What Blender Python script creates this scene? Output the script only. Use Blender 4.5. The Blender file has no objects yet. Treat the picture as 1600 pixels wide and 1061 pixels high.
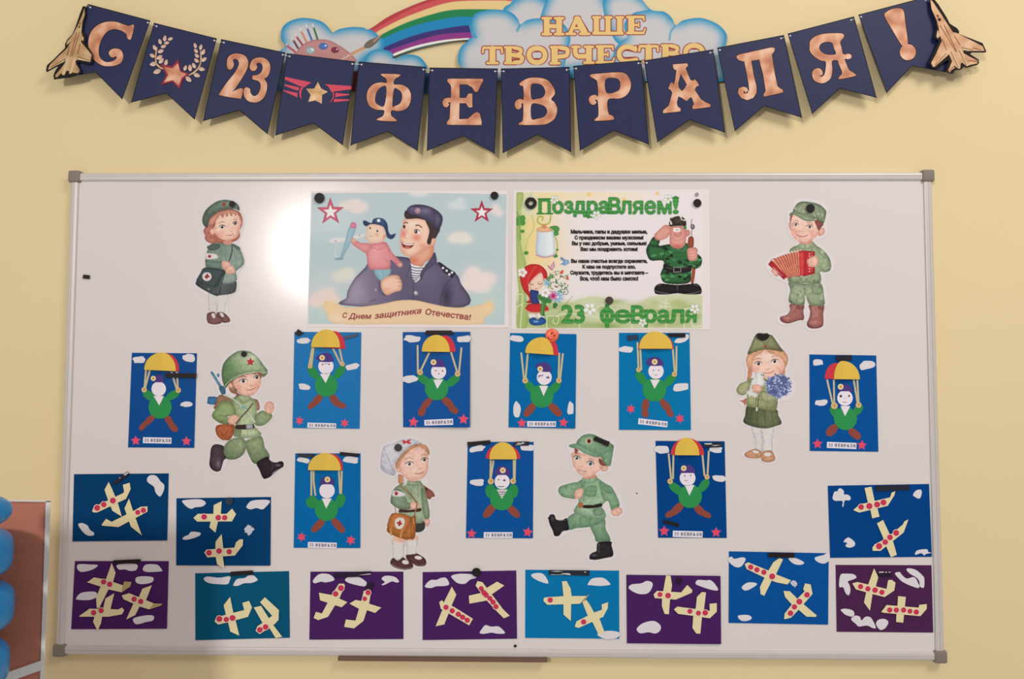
import bpy, math, random
import numpy as np
from mathutils import Vector, geometry

WORLD_S = 0.40
KEY_LOC = (-1.58, -4.4, 2.52); KEY_TGT = (0.0, 0, 1.4); KEY_P = 66.0
FILL_P = 42.0
# ------------------------------------------------------------------ camera, light, exposure
scene = bpy.context.scene
COL = scene.collection
F_PIX, W_PIX, H_PIX = 1180.0, 1600.0, 1061.0
CAM_LOC = (0.04976, -1.56799, 1.5175)
CAM_YAW, CAM_PITCH, CAM_ROLL = 0.01297, 0.05103, 0.00248
cam_data = bpy.data.cameras.new('camera')
cam = bpy.data.objects.new('camera', cam_data)
COL.objects.link(cam)
cam.location = CAM_LOC
from mathutils import Matrix
_M = (Matrix.Rotation(CAM_YAW, 3, 'Z') @ Matrix.Rotation(math.pi / 2 + CAM_PITCH, 3, 'X') @ Matrix.Rotation(CAM_ROLL, 3, 'Z'))
cam.rotation_euler = _M.to_euler()
cam_data.sensor_width = 36.0
cam_data.lens = F_PIX / W_PIX * 36.0
cam_data.clip_start = 0.02
scene.camera = cam

world = bpy.data.worlds.new('room_light')
scene.world = world
world.use_nodes = True
bg = world.node_tree.nodes['Background']
bg.inputs[0].default_value = (1.0, 0.905, 0.90, 1)
bg.inputs[1].default_value = WORLD_S

def area_lamp(name, loc, target, size, power, color, shape='DISK', size_y=None):
    ld = bpy.data.lights.new(name, 'AREA')
    ld.shape = shape; ld.size = size; ld.energy = power; ld.color = color
    if size_y: ld.size_y = size_y
    lo = bpy.data.objects.new(name, ld); COL.objects.link(lo)
    lo.location = loc
    lo.rotation_euler = (Vector(target) - Vector(loc)).to_track_quat('-Z', 'Y').to_euler()
    return lo
area_lamp('ceiling_lamp_near_window', KEY_LOC, KEY_TGT, 0.40, KEY_P, (1.0, 0.92, 0.88), 'RECTANGLE', 0.5)
area_lamp('fill_light_upper_right', (1.8, -2.2, 3.6), (0.8, 0, 1.3), 1.2, FILL_P, (1.0, 0.90, 0.86))  # added fill light to even out the right side, no known lamp
vs = scene.view_settings
vs.view_transform = 'Standard'; vs.look = 'None'; vs.gamma = 1.0
vs.use_curve_mapping = False
vs.exposure = 0.0

# ------------------------------------------------------------------ geometry helpers
_R = np.array(_M)
_C = np.array(CAM_LOC)
def PA(px, dep):
    """points of the photograph carried onto the plane standing dep metres in front of the wall"""
    px = np.asarray(px, float); dep = np.broadcast_to(np.asarray(dep, float), px.shape[:-1])
    d = np.stack([(px[..., 0] - W_PIX / 2) / F_PIX, -(px[..., 1] - H_PIX / 2) / F_PIX, -np.ones(px.shape[:-1])], -1) @ _R.T
    t = (-dep - _C[1]) / d[..., 1]
    return _C + d * t[..., None]
def srgb(c):
    c = np.asarray(c, float) / 255.0
    return np.where(c <= 0.04045, c / 12.92, ((c + 0.055) / 1.055) ** 2.4)
LEVEL = np.array([0.88, 0.80, 0.81])          # how a perfect white shows in this room's light
def hexc(h):
    return np.array([int(h[i:i + 2], 16) for i in (0, 2, 4)], float)
def alb(c):
    if isinstance(c, str): c = hexc(c)
    return np.clip(srgb(c) / LEVEL, 0.0, 0.93)
_mats = {}
def mat(name, c, rough=0.75, spec=0.2, vary=0.05, scale=120.0, bump=0.15, metal=0.0, bscale=700.0, bdist=0.0002):
    key = (name, str(c), rough)
    if key in _mats: return _mats[key]
    m = bpy.data.materials.new(name); m.use_nodes = True
    nt = m.node_tree; b = nt.nodes['Principled BSDF']; L = nt.links.new
    b.inputs['Roughness'].default_value = rough
    b.inputs['Specular IOR Level'].default_value = spec
    b.inputs['Metallic'].default_value = metal
    a = alb(c)
    tc = nt.nodes.new('ShaderNodeTexCoord')
    n = nt.nodes.new('ShaderNodeTexNoise'); n.inputs['Scale'].default_value = scale; n.inputs['Detail'].default_value = 4
    L(tc.outputs['Object'], n.inputs['Vector'])
    mx = nt.nodes.new('ShaderNodeMix'); mx.data_type = 'RGBA'
    mx.inputs['A'].default_value = (*np.clip(a * (1 - vary), 0, 1), 1)
    mx.inputs['B'].default_value = (*np.clip(a * (1 + vary), 0, 1), 1)
    L(n.outputs['Fac'], mx.inputs['Factor']); L(mx.outputs['Result'], b.inputs['Base Color'])
    if bump:
        n2 = nt.nodes.new('ShaderNodeTexNoise'); n2.inputs['Scale'].default_value = bscale; n2.inputs['Detail'].default_value = 3
        L(tc.outputs['Object'], n2.inputs['Vector'])
        bp = nt.nodes.new('ShaderNodeBump'); bp.inputs['Strength'].default_value = bump; bp.inputs['Distance'].default_value = bdist
        L(n2.outputs['Fac'], bp.inputs['Height']); L(bp.outputs['Normal'], b.inputs['Normal'])
    _mats[key] = m
    return m
def print_mat(name, rough=0.6, spec=0.25):
    m = bpy.data.materials.new(name); m.use_nodes = True
    nt = m.node_tree; b = nt.nodes['Principled BSDF']
    b.inputs['Roughness'].default_value = rough; b.inputs['Specular IOR Level'].default_value = spec
    a = nt.nodes.new('ShaderNodeAttribute'); a.attribute_name = 'ink'
    nt.links.new(a.outputs['Color'], b.inputs['Base Color'])
    return m
def link(name, me, parent=None, m=None):
    o = bpy.data.objects.new(name, me); COL.objects.link(o)
    if m is not None: me.materials.append(m)
    if parent is not None:
        o.parent = parent
        o.matrix_parent_inverse = parent.matrix_world.inverted() if False else Matrix.Translation(-parent.location)
    return o
def mesh(name, verts, faces, parent=None, m=None, smooth=False, origin=None):
    verts = np.asarray(verts, float)
    if origin is None: origin = verts.mean(0)
    me = bpy.data.meshes.new(name)
    me.from_pydata([tuple(v) for v in (verts - origin)], [], faces)
    if smooth:
        for p in me.polygons: p.use_smooth = True
    me.update()
    o = link(name, me, parent, m)
    o.location = origin
    return o
def tag(o, label=None, cat=None, group=None, kind=None):
    if label: o['label'] = label
    if cat: o['category'] = cat
    if group: o['group'] = group
    if kind: o['kind'] = kind
    return o
def pts(s):
    return [tuple(float(v) for v in q.split(',')) for q in s.split()]
def catmull(p, n=5, closed=True):
    p = np.asarray(p, float); N = len(p); out = []
    t = np.linspace(0, 1, n, endpoint=False)[:, None]
    for i in range(N if closed else N - 1):
        if closed: a, b, c, d = p[i - 1], p[i], p[(i + 1) % N], p[(i + 2) % N]
        else: a, b, c, d = p[max(i - 1, 0)], p[i], p[i + 1], p[min(i + 2, N - 1)]
        out.append(0.5 * (2 * b + (c - a) * t + (2 * a - 5 * b + 4 * c - d) * t * t + (3 * b - a - 3 * c + d) * t ** 3))
    out = np.concatenate(out)
    if not closed: out = np.vstack([out, p[-1]])
    return out
def plate(name, loops, back, front, m, parent=None, origin=None, smooth=False):
    """flat sheet of real thickness; loops = outline (+ holes) in photo pixels, back/front = depths or functions"""
    if not isinstance(loops, list) or np.ndim(loops[0]) == 1: loops = [loops]
    loops = [np.asarray(l, float) for l in loops]
    allp = np.concatenate(loops)
    f = front(allp) if callable(front) else front
    k = back(allp) if callable(back) else back
    vf, vb = PA(allp, f), PA(allp, k)
    tris = geometry.tessellate_polygon([[Vector((x, -y, 0)) for x, y in l] for l in loops])
    n = len(allp); faces = []
    for t in tris:
        a, b, c = t
        cr = (allp[b][0] - allp[a][0]) * (allp[c][1] - allp[a][1]) - (allp[b][1] - allp[a][1]) * (allp[c][0] - allp[a][0])
        if cr > 0: a, b, c = a, c, b
        faces.append((a, b, c)); faces.append((n + c, n + b, n + a))
    s = 0
    for l in loops:
        q = len(l)
        for i in range(q):
            a, b = s + i, s + (i + 1) % q
            faces.append((a, b, n + b, n + a))
        s += q
    o = mesh(name, np.vstack([vf, vb]), faces, parent, m, smooth, origin)
    return o
def circ(cx, cy, r, n=20, ry=None):
    ry = r if ry is None else ry
    a = np.linspace(0, 2 * math.pi, n, endpoint=False)
    return np.stack([cx + r * np.cos(a), cy + ry * np.sin(a)], 1)
# ------------------------------------------------------------------ painter for the flat printed pictures
class Canvas:
    def __init__(s, ox, oy, k, w, h, res, bg='d9ced0'):
        s.ox, s.oy, s.k, s.w, s.h, s.res = ox, oy, k, w, h, res
        s.W, s.H = int(w * res) + 1, int(h * res) + 1
        s.q = res / k
        s.img = np.zeros((s.H, s.W, 3)) + hexc(bg)
        s.last = None; s.d = np.zeros(2)
    def frame(s, ox, oy, k):
        s.q = s.res / k; s.d = np.array([ox - s.ox, oy - s.oy]) * s.res
    def P(s, p, sm=0, closed=True):
        if isinstance(p, str): p = pts(p)
        p = np.asarray(p, float)
        if sm and len(p) > 2: p = catmull(p, 6, closed)
        return p * s.q + s.d
    def cover(s, loops):
        m = np.zeros((s.H * 3, s.W))
        for p in loops:
            p = p + 0.5
            x0 = max(int(p[:, 0].min()) - 1, 0); x1 = min(int(p[:, 0].max()) + 2, s.W)
            if x1 <= x0: continue
            j = np.arange(x0, x1)[None, :]
            for a, b in zip(p, np.roll(p, -1, 0)):
                if a[1] == b[1]: continue
                sg = 1.0 if b[1] > a[1] else -1.0
                lo, hi = (a, b) if sg > 0 else (b, a)
                r0 = max(int(math.ceil(lo[1] * 3 - 0.5)), 0); r1 = min(int(math.ceil(hi[1] * 3 - 0.5)), s.H * 3)
                if r1 <= r0: continue
                y = (np.arange(r0, r1) + 0.5) / 3
                x = lo[0] + (hi[0] - lo[0]) * (y - lo[1]) / (hi[1] - lo[1])
                m[r0:r1, x0:x1] += sg * np.clip(j + 1 - x[:, None], 0, 1)
        m = np.clip(np.abs(m), 0, 1)
        return m.reshape(s.H, 3, s.W).mean(1)
    @staticmethod
    def blur(m, r):
        r = max(int(round(r)), 1)
        for _ in range(2):
            for ax in (0, 1):
                pw = [(0, 0), (0, 0)]; pw[ax] = (r + 1, r)
                c = np.cumsum(np.pad(m, pw, mode='edge'), ax)
                n = m.shape[ax]
                a = np.take(c, np.arange(2 * r + 1, 2 * r + 1 + n), ax); b = np.take(c, np.arange(0, n), ax)
                m = (a - b) / (2 * r + 1)
        return m
    def put(s, m, c, a=1.0):
        c = hexc(c) if isinstance(c, str) else c
        m = (m * a)[..., None]
        s.img = s.img * (1 - m) + c * m
    def p(s, p, c, sm=1, e=None, er=1.6, ea=0.55, a=1.0, g=None, clip=None):
        """filled shape; e = rim colour (soft), g = (colour, u0, v0, u1, v1) gradient towards colour"""
        L = p if isinstance(p, list) and not isinstance(p[0], tuple) else [p]
        m = s.cover([s.P(q, sm) for q in L])
        if clip is not None: m = m * clip
        s.put(m, c, a)
        if g is not None:
            gc, u0, v0, u1, v1 = g
            yy, xx = np.mgrid[0:s.H, 0:s.W]; xx = (xx - s.d[0]) / s.q; yy = (yy - s.d[1]) / s.q
            t = ((xx - u0) * (u1 - u0) + (yy - v0) * (v1 - v0)) / ((u1 - u0) ** 2 + (v1 - v0) ** 2)
            s.put(m * np.clip(t, 0, 1), gc, a)
        if e is not False:
            ec = hexc(e) if e else (hexc(c) * 0.5)
            rim = m * np.clip((1 - s.blur(m, er * s.res)) * 1.9, 0, 1)
            s.put(rim, ec, ea)
        s.last = m
        return m
    def o(s, cx, cy, rx, ry=None, c='000000', rot=0, **kw):
        q = circ(0, 0, rx, 28, ry); r = math.radians(rot)
        q = q @ np.array([[math.cos(r), math.sin(r)], [-math.sin(r), math.cos(r)]]) + (cx, cy)
        kw.setdefault('e', False)
        return s.p([q], c, sm=0, **kw)
    def s(s, p, w, c, sm=1, a=1.0, closed=False, clip=None, w2=None):
        q = s.P(p, sm, closed)
        if closed: q = np.vstack([q, q[0]])
        yy, xx = np.mgrid[0:s.H, 0:s.W]
        n = len(q) - 1; m = np.zeros((s.H, s.W))
        for i in range(n):
            wi = (w if w2 is None else w + (w2 - w) * i / max(n - 1, 1)) * s.q
            A, B = q[i], q[i + 1]
            pad = wi / 2 + 2
            x0, x1 = max(int(min(A[0], B[0]) - pad), 0), min(int(max(A[0], B[0]) + pad) + 1, s.W)
            y0, y1 = max(int(min(A[1], B[1]) - pad), 0), min(int(max(A[1], B[1]) + pad) + 1, s.H)
            if x1 <= x0 or y1 <= y0: continue
            X, Y = xx[y0:y1, x0:x1], yy[y0:y1, x0:x1]
            d = B - A; L2 = max(d @ d, 1e-9)
            t = np.clip(((X - A[0]) * d[0] + (Y - A[1]) * d[1]) / L2, 0, 1)
            D = np.hypot(X - A[0] - t * d[0], Y - A[1] - t * d[1])
            v = np.clip(wi / 2 - D + 0.5, 0, 1) * min(1.0, max(wi, 0.45))
            m[y0:y1, x0:x1] = np.maximum(m[y0:y1, x0:x1], v)
        if clip is not None: m = m * clip
        if c is not None: s.put(m, c, a)
        return m
    def g(s, cx, cy, rx, ry, c, a=0.5, clip='last'):
        yy, xx = np.mgrid[0:s.H, 0:s.W]; xx = (xx - s.d[0]) / s.q; yy = (yy - s.d[1]) / s.q
        m = np.exp(-(((xx - cx) / rx) ** 2 + ((yy - cy) / ry) ** 2) * 1.5)
        if clip is None: pass
        elif isinstance(clip, str): m = m * s.last
        else: m = m * clip
        s.put(m, c, a)
    def eye(s, cx, cy, rx, ry, iris='4a3a34', rot=0, lid='3a2a26'):
        s.o(cx, cy, rx, ry, 'e6dcd8', rot)
        s.o(cx, cy + ry * 0.05, ry * 0.8, ry * 0.85, iris)
        s.o(cx, cy + ry * 0.1, ry * 0.4, ry * 0.45, '1c1412')
        s.o(cx - ry * 0.3, cy - ry * 0.35, ry * 0.22, ry * 0.22, 'ffffff')
        a = math.radians(rot)
        q = [(cx + rx * 1.1 * math.cos(t) * math.cos(a) + ry * math.sin(t) * math.sin(a), cy + rx * 1.1 * math.cos(t) * math.sin(a) - ry * math.sin(t) * math.cos(a)) for t in np.linspace(0, math.pi, 7)]
        s.s(q, ry * 0.32, lid)
    def text(s, body, x0, y0, x1, y1, c, bold=0.02, shear=0.0, warp=None, e=False, er=1.0, ea=0.6, grow=None):
        loops = text_loops(body)
        A = np.concatenate(loops); mn, mx = A.min(0), A.max(0)
        out = []
        for l in loops:
            u = (l - mn) / (mx - mn)
            X = x0 + u[:, 0] * (x1 - x0) + shear * u[:, 1] * (y1 - y0)
            Y = y1 - u[:, 1] * (y1 - y0)
            if warp: Y = Y + np.array([warp(x) for x in X])
            out.append(np.stack([X, Y], 1))
        m = s.cover([l * s.q + s.d for l in out])
        wd = bold * 2 * (y1 - y0)
        for l in out:
            m = np.maximum(m, s.s([tuple(p) for p in l], wd, None, sm=0, closed=True))
        if grow:
            s.put(np.clip(s.blur(m, max(1, grow[1] * s.res)) * grow[2], 0, 1), grow[0])
        s.put(m, c)
        if e:
            s.put(m * np.clip((1 - s.blur(m, er * s.res)) * 1.9, 0, 1), e, ea)
        s.last = m
        return m
_tl = {}
def text_loops(body):
    """outline loops of the built-in typeface"""
    if body in _tl: return _tl[body]
    cu = bpy.data.curves.new('lettering', 'FONT'); cu.body = body; cu.resolution_u = 3; cu.fill_mode = 'NONE'
    ob = bpy.data.objects.new('lettering', cu); COL.objects.link(ob)
    me = ob.to_mesh()
    V = np.array([v.co[:2] for v in me.vertices]); adj = {}
    for e in me.edges:
        a, b = e.vertices; adj.setdefault(a, []).append(b); adj.setdefault(b, []).append(a)
    ob.to_mesh_clear(); bpy.data.objects.remove(ob); bpy.data.curves.remove(cu)
    loops, seen = [], set()
    for st in sorted(adj):
        if st in seen: continue
        l = [st]; seen.add(st); cur = st
        while True:
            n = [k for k in adj[cur] if k not in seen]
            if not n: break
            cur = min(n, key=lambda k: abs(k - cur)) if len(l) > 1 else min(n); seen.add(cur); l.append(cur)
        if len(l) > 2: loops.append(V[l])
    _tl[body] = loops
    return loops
# a slab-serif alphabet drawn as strokes in unit boxes: (path, weight)
SLAB = {'Н': [('.26,.12 .26,.88', .32), ('.74,.12 .74,.88', .32), ('.26,.5 .74,.5', .24), ('.10,.10 .42,.10', .17), ('.58,.10 .90,.10', .17), ('.10,.90 .42,.90', .17), ('.58,.90 .90,.90', .17)],
    'А': [('.47,.12 .22,.85', .22), ('.50,.12 .76,.85', .34), ('.30,.62 .65,.62', .16), ('.08,.90 .40,.90', .17), ('.60,.90 .94,.90', .17), ('.42,.10 .55,.10', .16)],
    'Ш': [('.17,.12 .17,.86', .30), ('.5,.12 .5,.86', .28), ('.83,.12 .83,.86', .30), ('.10,.90 .90,.90', .20), ('.08,.10 .28,.10', .16), ('.42,.10 .60,.10', .16), ('.74,.10 .93,.10', .16)],
    'Е': [('.30,.12 .30,.88', .34), ('.12,.10 .85,.10', .17), ('.85,.10 .88,.26', .13), ('.12,.90 .85,.90', .17), ('.93,.70 .85,.90', .13), ('.30,.5 .62,.5', .15), ('.64,.38 .64,.60', .11)],
    'Т': [('.5,.12 .5,.88', .34), ('.12,.12 .88,.12', .17), ('.10,.14 .08,.36', .15), ('.90,.14 .92,.36', .15), ('.28,.90 .72,.90', .17)],
    'В': [('.28,.12 .28,.88', .34), ('.12,.10 .60,.10', .17), ('.12,.90 .62,.90', .17), ('.55,.12 .80,.20 .82,.34 .70,.46 .40,.48', .22), ('.50,.50 .82,.56 .88,.70 .80,.84 .55,.90', .24)],
    'О': [('.5,.15 .34,.18 .21,.30 .16,.5 .21,.70 .34,.83 .5,.86 .66,.83 .79,.70 .84,.5 .79,.30 .66,.18 .5,.15', .27)],
    'Р': [('.28,.12 .28,.88', .34), ('.12,.10 .60,.10', .17), ('.55,.12 .84,.20 .88,.36 .80,.52 .45,.58', .24), ('.10,.90 .50,.90', .17)],
    'Ч': [('.76,.12 .76,.88', .32), ('.22,.12 .22,.42 .35,.58 .70,.56', .26), ('.10,.10 .38,.10', .17), ('.60,.10 .92,.10', .17), ('.58,.90 .94,.90', .17)],
    'С': [('.84,.26 .60,.13 .36,.16 .17,.34 .15,.62 .32,.84 .60,.90 .88,.80', .27), ('.88,.12 .88,.34', .13)],
    'Ф': [('.5,.08 .5,.92', .28), ('.34,.08 .66,.08', .14), ('.34,.92 .66,.92', .14), ('.5,.24 .24,.30 .14,.5 .24,.70 .5,.76 .76,.70 .86,.5 .76,.30 .5,.24', .20)],
    'Л': [('.38,.12 .34,.55 .26,.86 .12,.86', .20), ('.74,.12 .74,.88', .30), ('.28,.10 .92,.10', .15), ('.58,.90 .92,.90', .15)],
    'Я': [('.72,.12 .72,.88', .30), ('.90,.10 .45,.10', .15), ('.56,.90 .92,.90', .15), ('.55,.12 .24,.20 .18,.34 .28,.48 .66,.52', .22), ('.55,.52 .30,.70 .14,.88', .22)],
    '2': [('.18,.30 .32,.14 .62,.12 .78,.30 .66,.52 .22,.86', .22), ('.16,.88 .86,.88', .20)],
    '3': [('.20,.20 .45,.10 .72,.20 .72,.38 .42,.46', .20), ('.42,.46 .80,.56 .80,.78 .50,.92 .16,.82', .22)]}
def slab(C, ch, x0, x1, y0, y1, k=1.0, add=0.0):
    m = np.zeros((C.H, C.W))
    for q, w in SLAB[ch]:
        r = w * k / 2 + add / 2 / (y1 - y0)
        qq = [(a, min(max(b, r + .02), .98 - r)) if w >= .22 and k > 1 else (a, b) for a, b in pts(q)]
        P_ = [(x0 + a * (x1 - x0), y0 + b * (y1 - y0)) for a, b in qq]
        m = np.maximum(m, C.s(P_, w * (y1 - y0) * k + add, None, sm=1 if len(P_) > 3 else 0))
    return m
def inside(P, loops):
    r = np.zeros(len(P), bool)
    for l in loops:
        for a, b in zip(l, np.roll(l, -1, 0)):
            if a[1] == b[1]: continue
            c = ((a[1] > P[:, 1]) != (b[1] > P[:, 1]))
            r ^= c & (P[:, 0] < (b[0] - a[0]) * (P[:, 1] - a[1]) / (b[1] - a[1]) + a[0])
    return r
def print_sheet(name, C, dep, parent, m, loops=None, quad=None):
    """the picture as a fine sheet of printed paper, ink kept as a colour of the sheet itself; trimmed along the loops (photo pixels)"""
    yy, xx = np.mgrid[0:C.H, 0:C.W]
    P = np.stack([C.ox + xx / C.res, C.oy + yy / C.res], -1).reshape(-1, 2)
    idx = np.arange(C.H * C.W).reshape(C.H, C.W)
    a, b, c, d = idx[:-1, :-1].ravel(), idx[:-1, 1:].ravel(), idx[1:, 1:].ravel(), idx[1:, :-1].ravel()
    Fq = np.stack([a, d, c, b], 1)
    if loops is not None:
        ins = inside(P, loops)
        Fq = Fq[ins[Fq].any(1)]
        need = np.zeros(len(P), bool); need[Fq.ravel()] = True
        out = np.where(need & ~ins)[0]
        best = np.full(len(out), 1e9); Q = P[out].copy()
        for l in loops:
            for s0, s1 in zip(l, np.roll(l, -1, 0)):
                dd = s1 - s0; L2 = max(dd @ dd, 1e-9)
                t = np.clip(((P[out] - s0) @ dd) / L2, 0, 1); q = s0 + t[:, None] * dd
                D = ((q - P[out]) ** 2).sum(1); k = D < best
                best[k] = D[k]; Q[k] = q[k]
        P[out] = Q
        remap = np.cumsum(need) - 1; Fq = remap[Fq]; P = P[need]; colr = C.img.reshape(-1, 3)[need]
    else:
        colr = C.img.reshape(-1, 3)
    if quad is not None:
        u = (P - (C.ox, C.oy)) / (C.w, C.h); U, Vv = u[:, :1], u[:, 1:]; q = np.asarray(quad, float)
        P = (1 - U) * (1 - Vv) * q[0] + U * (1 - Vv) * q[1] + U * Vv * q[2] + (1 - U) * Vv * q[3]
    f = dep(P) if callable(dep) else dep
    V = PA(P, f); org = V.mean(0)
    me = bpy.data.meshes.new(name)
    me.vertices.add(len(V)); me.vertices.foreach_set('co', (V - org).astype(np.float32).ravel())
    me.loops.add(Fq.size); me.loops.foreach_set('vertex_index', Fq.astype(np.int32).ravel())
    me.polygons.add(len(Fq)); me.polygons.foreach_set('loop_start', np.arange(0, Fq.size, 4, dtype=np.int32))
    at = me.color_attributes.new('ink', 'FLOAT_COLOR', 'POINT')
    rgba = np.ones((len(V), 4), np.float32); rgba[:, :3] = np.clip(srgb(colr) / LEVEL, 0, 0.93)
    at.data.foreach_set('color', rgba.ravel())
    me.update(calc_edges=True)
    o = link(name, me, parent, m); o.location = org
    return o
# ------------------------------------------------------------------ wall
M_WALL = mat('yellow_painted_wallpaper', 'dcc59a', rough=0.85, spec=0.15, vary=0.035, scale=3.0, bump=0.35, bscale=420.0, bdist=0.0006)
wall = mesh('wall_back', [(-5.0, 0, 0), (5.0, 0, 0), (5.0, 0, 3.2), (-5.0, 0, 3.2), (-5.0, .12, 0), (5.0, .12, 0), (5.0, .12, 3.2), (-5.0, .12, 3.2)],
            [(0, 1, 2, 3), (5, 4, 7, 6), (0, 3, 7, 4), (1, 5, 6, 2), (3, 2, 6, 7), (0, 4, 5, 1)], None, M_WALL)
tag(wall, 'plain pale yellow wall behind the whiteboard and garland', kind='structure')

# ------------------------------------------------------------------ whiteboard
M_ALU = mat('satin_aluminium', 'c6bbb7', rough=0.42, spec=0.4, vary=0.05, scale=30, bump=0.03, metal=0.12)
M_CAP = mat('grey_plastic_cap', '7d7168', rough=0.5, spec=0.35, vary=0.05, bump=0.05)
M_ENAMEL = mat('white_enamel', 'd6cac8', rough=0.17, spec=0.4, vary=0.012, scale=2.0, bump=0.0)
M_LEDGE = mat('brown_grey_ledge', '6e5145', rough=0.6, spec=0.2)
DB = 0.0140
BX, BH, BZ = 0.9, 0.49924, 1.45
board = bpy.data.objects.new('whiteboard', None); COL.objects.link(board); board.location = (0, 0, BZ - BH)
tag(board, 'large magnetic whiteboard in a grey aluminium frame on the yellow wall', 'whiteboard')
def boxm(name, x0, x1, y0, y1, z0, z1, m, parent, bev=0.0):
    import bmesh
    bm = bmesh.new()
    bmesh.ops.create_cube(bm, size=1)
    for v in bm.verts: v.co = Vector(((v.co.x) * (x1 - x0), v.co.y * (y1 - y0), v.co.z * (z1 - z0)))
    if bev: bmesh.ops.bevel(bm, geom=bm.edges[:], offset=bev, segments=3, profile=0.6, affect='EDGES')
    me = bpy.data.meshes.new(name); bm.to_mesh(me); bm.free()
    if bev:
        for p in me.polygons: p.use_smooth = True
    o = link(name, me, parent, m); o.location = ((x0 + x1) / 2, (y0 + y1) / 2, (z0 + z1) / 2)
    return o
boxm('writing_surface', -BX + .006, BX - .006, -DB, -.001, BZ - BH + .006, BZ + BH - .006, M_ENAMEL, board)
# rails: one rounded, grooved profile swept along each side; (distance inwards from the outer edge, depth)
PROF = [(0.0, 0.0005), (0.0, 0.0135), (0.0012, 0.0165), (0.0035, 0.0182), (0.0065, 0.0190), (0.0082, 0.0190), (0.0086, 0.0180), (0.0092, 0.0180), (0.0096, 0.0190),
        (0.0125, 0.0188), (0.0150, 0.0184), (0.0166, 0.0176), (0.0170, 0.0160), (0.0172, 0.0142), (0.0172, 0.0005)]
def rail(side):
    V = []; n = len(PROF); i0 = .004
    for e in (0, 1):
        for a, d in PROF:
            if side in 'tb':
                x = (-BX + .012, BX - .012)[e]; z = BZ + (BH - i0 - a if side == 't' else -BH + i0 + a); V.append((x, -d, z))
            else:
                z = BZ + (-BH + .012, BH - .012)[e]; x = (-BX + i0 + a if side == 'l' else BX - i0 - a); V.append((x, -d, z))
    Fc = [(i, i + 1, n + i + 1, n + i) for i in range(n - 1)] + [tuple(range(n)), tuple(range(2 * n - 1, n - 1, -1))]
    if side in 'tl': Fc = [tuple(reversed(f)) for f in Fc]
    o = mesh('frame_rail', V, Fc, board, M_ALU)
    return o
for s_ in 'tblr': rail(s_)
for sx in (-1, 1):
    for sz in (-1, 1):
        cx, cz = sx * (BX - .0125), BZ + sz * (BH - .0125)
        boxm('corner_cap', cx - .0125, cx + .0125, -.0215, -.0005, cz - .0125, cz + .0125, M_CAP, board, bev=.0045)
q = PA([(528, 1033), (855, 1033)], 0.02)
boxm('pen_ledge', q[0][0], q[1][0], -.0215, -.001, BZ - BH - .0028, BZ - BH + .0048, M_LEDGE, board, bev=.0008)

# ------------------------------------------------------------------ furniture panel and balloons at lower left
M_WOODP = mat('reddish_brown_veneer', 'b06c58', rough=0.5, spec=0.3, vary=0.14, scale=9.0, bump=0.1)
nt = M_WOODP.node_tree
mp = nt.nodes.new('ShaderNodeMapping'); mp.inputs['Scale'].default_value = (1.0, 1.0, 14.0)
tcn = [n for n in nt.nodes if n.type == 'TEX_COORD'][0]; nz = [n for n in nt.nodes if n.type == 'TEX_NOISE' and abs(n.inputs['Scale'].default_value - 9) < .1][0]
nt.links.new(tcn.outputs['Object'], mp.inputs['Vector']); nt.links.new(mp.outputs['Vector'], nz.inputs['Vector'])
M_WHITE = mat('white_edge_trim', 'd3cac4', rough=0.45, spec=0.3)
DP = 0.42
panel = plate('furniture_panel', [(-260, 779), (73, 784), (70, 900), (63, 1200), (-260, 1200)], DP - .018, DP, M_WOODP)
tag(panel, 'reddish brown wooden panel with white edge trim left of the whiteboard', 'furniture panel')
plate('edge_trim', [(71.5, 783), (79.5, 783), (74, 930), (70, 1030), (67, 1200), (58, 1200), (63.5, 1030), (67, 930)], DP - .021, DP + .003, M_WHITE, panel)
plate('top_trim', [(-260, 776.5), (79.5, 782), (79.5, 784.5), (-260, 779.5)], DP - .021, DP + .003, M_WHITE, panel)
plate('shelf_edge', [(-260, 1168), (-60, 1076), (64.5, 1032), (65, 1047), (-60, 1092), (-260, 1190)], DP - .015, DP + .005, M_WHITE, panel)
M_BALL = mat('blue_latex', '0a76b4', rough=0.28, spec=0.5, vary=0.03, bump=0.0)
def balloon(cx, cy, rx, ry, dep, label, up=1, sq=0.55):
    import bmesh
    c = PA([(cx, cy)], dep)[0]; ex = PA([(cx + rx, cy)], dep)[0] - c; ez = PA([(cx, cy - ry)], dep)[0] - c
    RX, RZ = np.linalg.norm(ex), np.linalg.norm(ez)
    V = []; Fc = []; nu, nv = 28, 18
    for j in range(nv + 1):
        t = math.pi * j / nv
        pinch = 1 - 0.04 * max(0, math.cos(t) * -up) ** 3
        for i in range(nu):
            p = 2 * math.pi * i / nu
            st_, ct_ = max(math.sin(t), 0) ** sq, math.copysign(abs(math.cos(t)) ** sq, math.cos(t))
            V.append((RX * st_ * math.cos(p) * pinch, RX * st_ * math.sin(p) * pinch, RZ * ct_))
    for j in range(nv):
        for i in range(nu):
            a, b = j * nu + i, j * nu + (i + 1) % nu
            Fc.append((a, b, b + nu, a + nu)[::-1])
    o = mesh('balloon', np.array(V) + c, Fc, None, M_BALL, True, origin=c)
    tag(o, label, 'balloon', 'blue balloons at the left edge')
    # tied neck
    k = c + np.array([0, 0, -up * RZ])
    V2, F2 = [], []
    for j, (r, h) in enumerate([(0.002, 0.0), (0.0035, .004), (0.0028, .007), (0.008, .012)]):
        for i in range(10):
            p = 2 * math.pi * i / 10; V2.append(k + np.array([r * math.cos(p), r * math.sin(p), -up * (h - .003)]))
    for j in range(3):
        for i in range(10):
            a, b = j * 10 + i, j * 10 + (i + 1) % 10; F2.append((a, b, b + 10, a + 10))
    mesh('neck', V2, F2, o, M_BALL, True)
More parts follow.
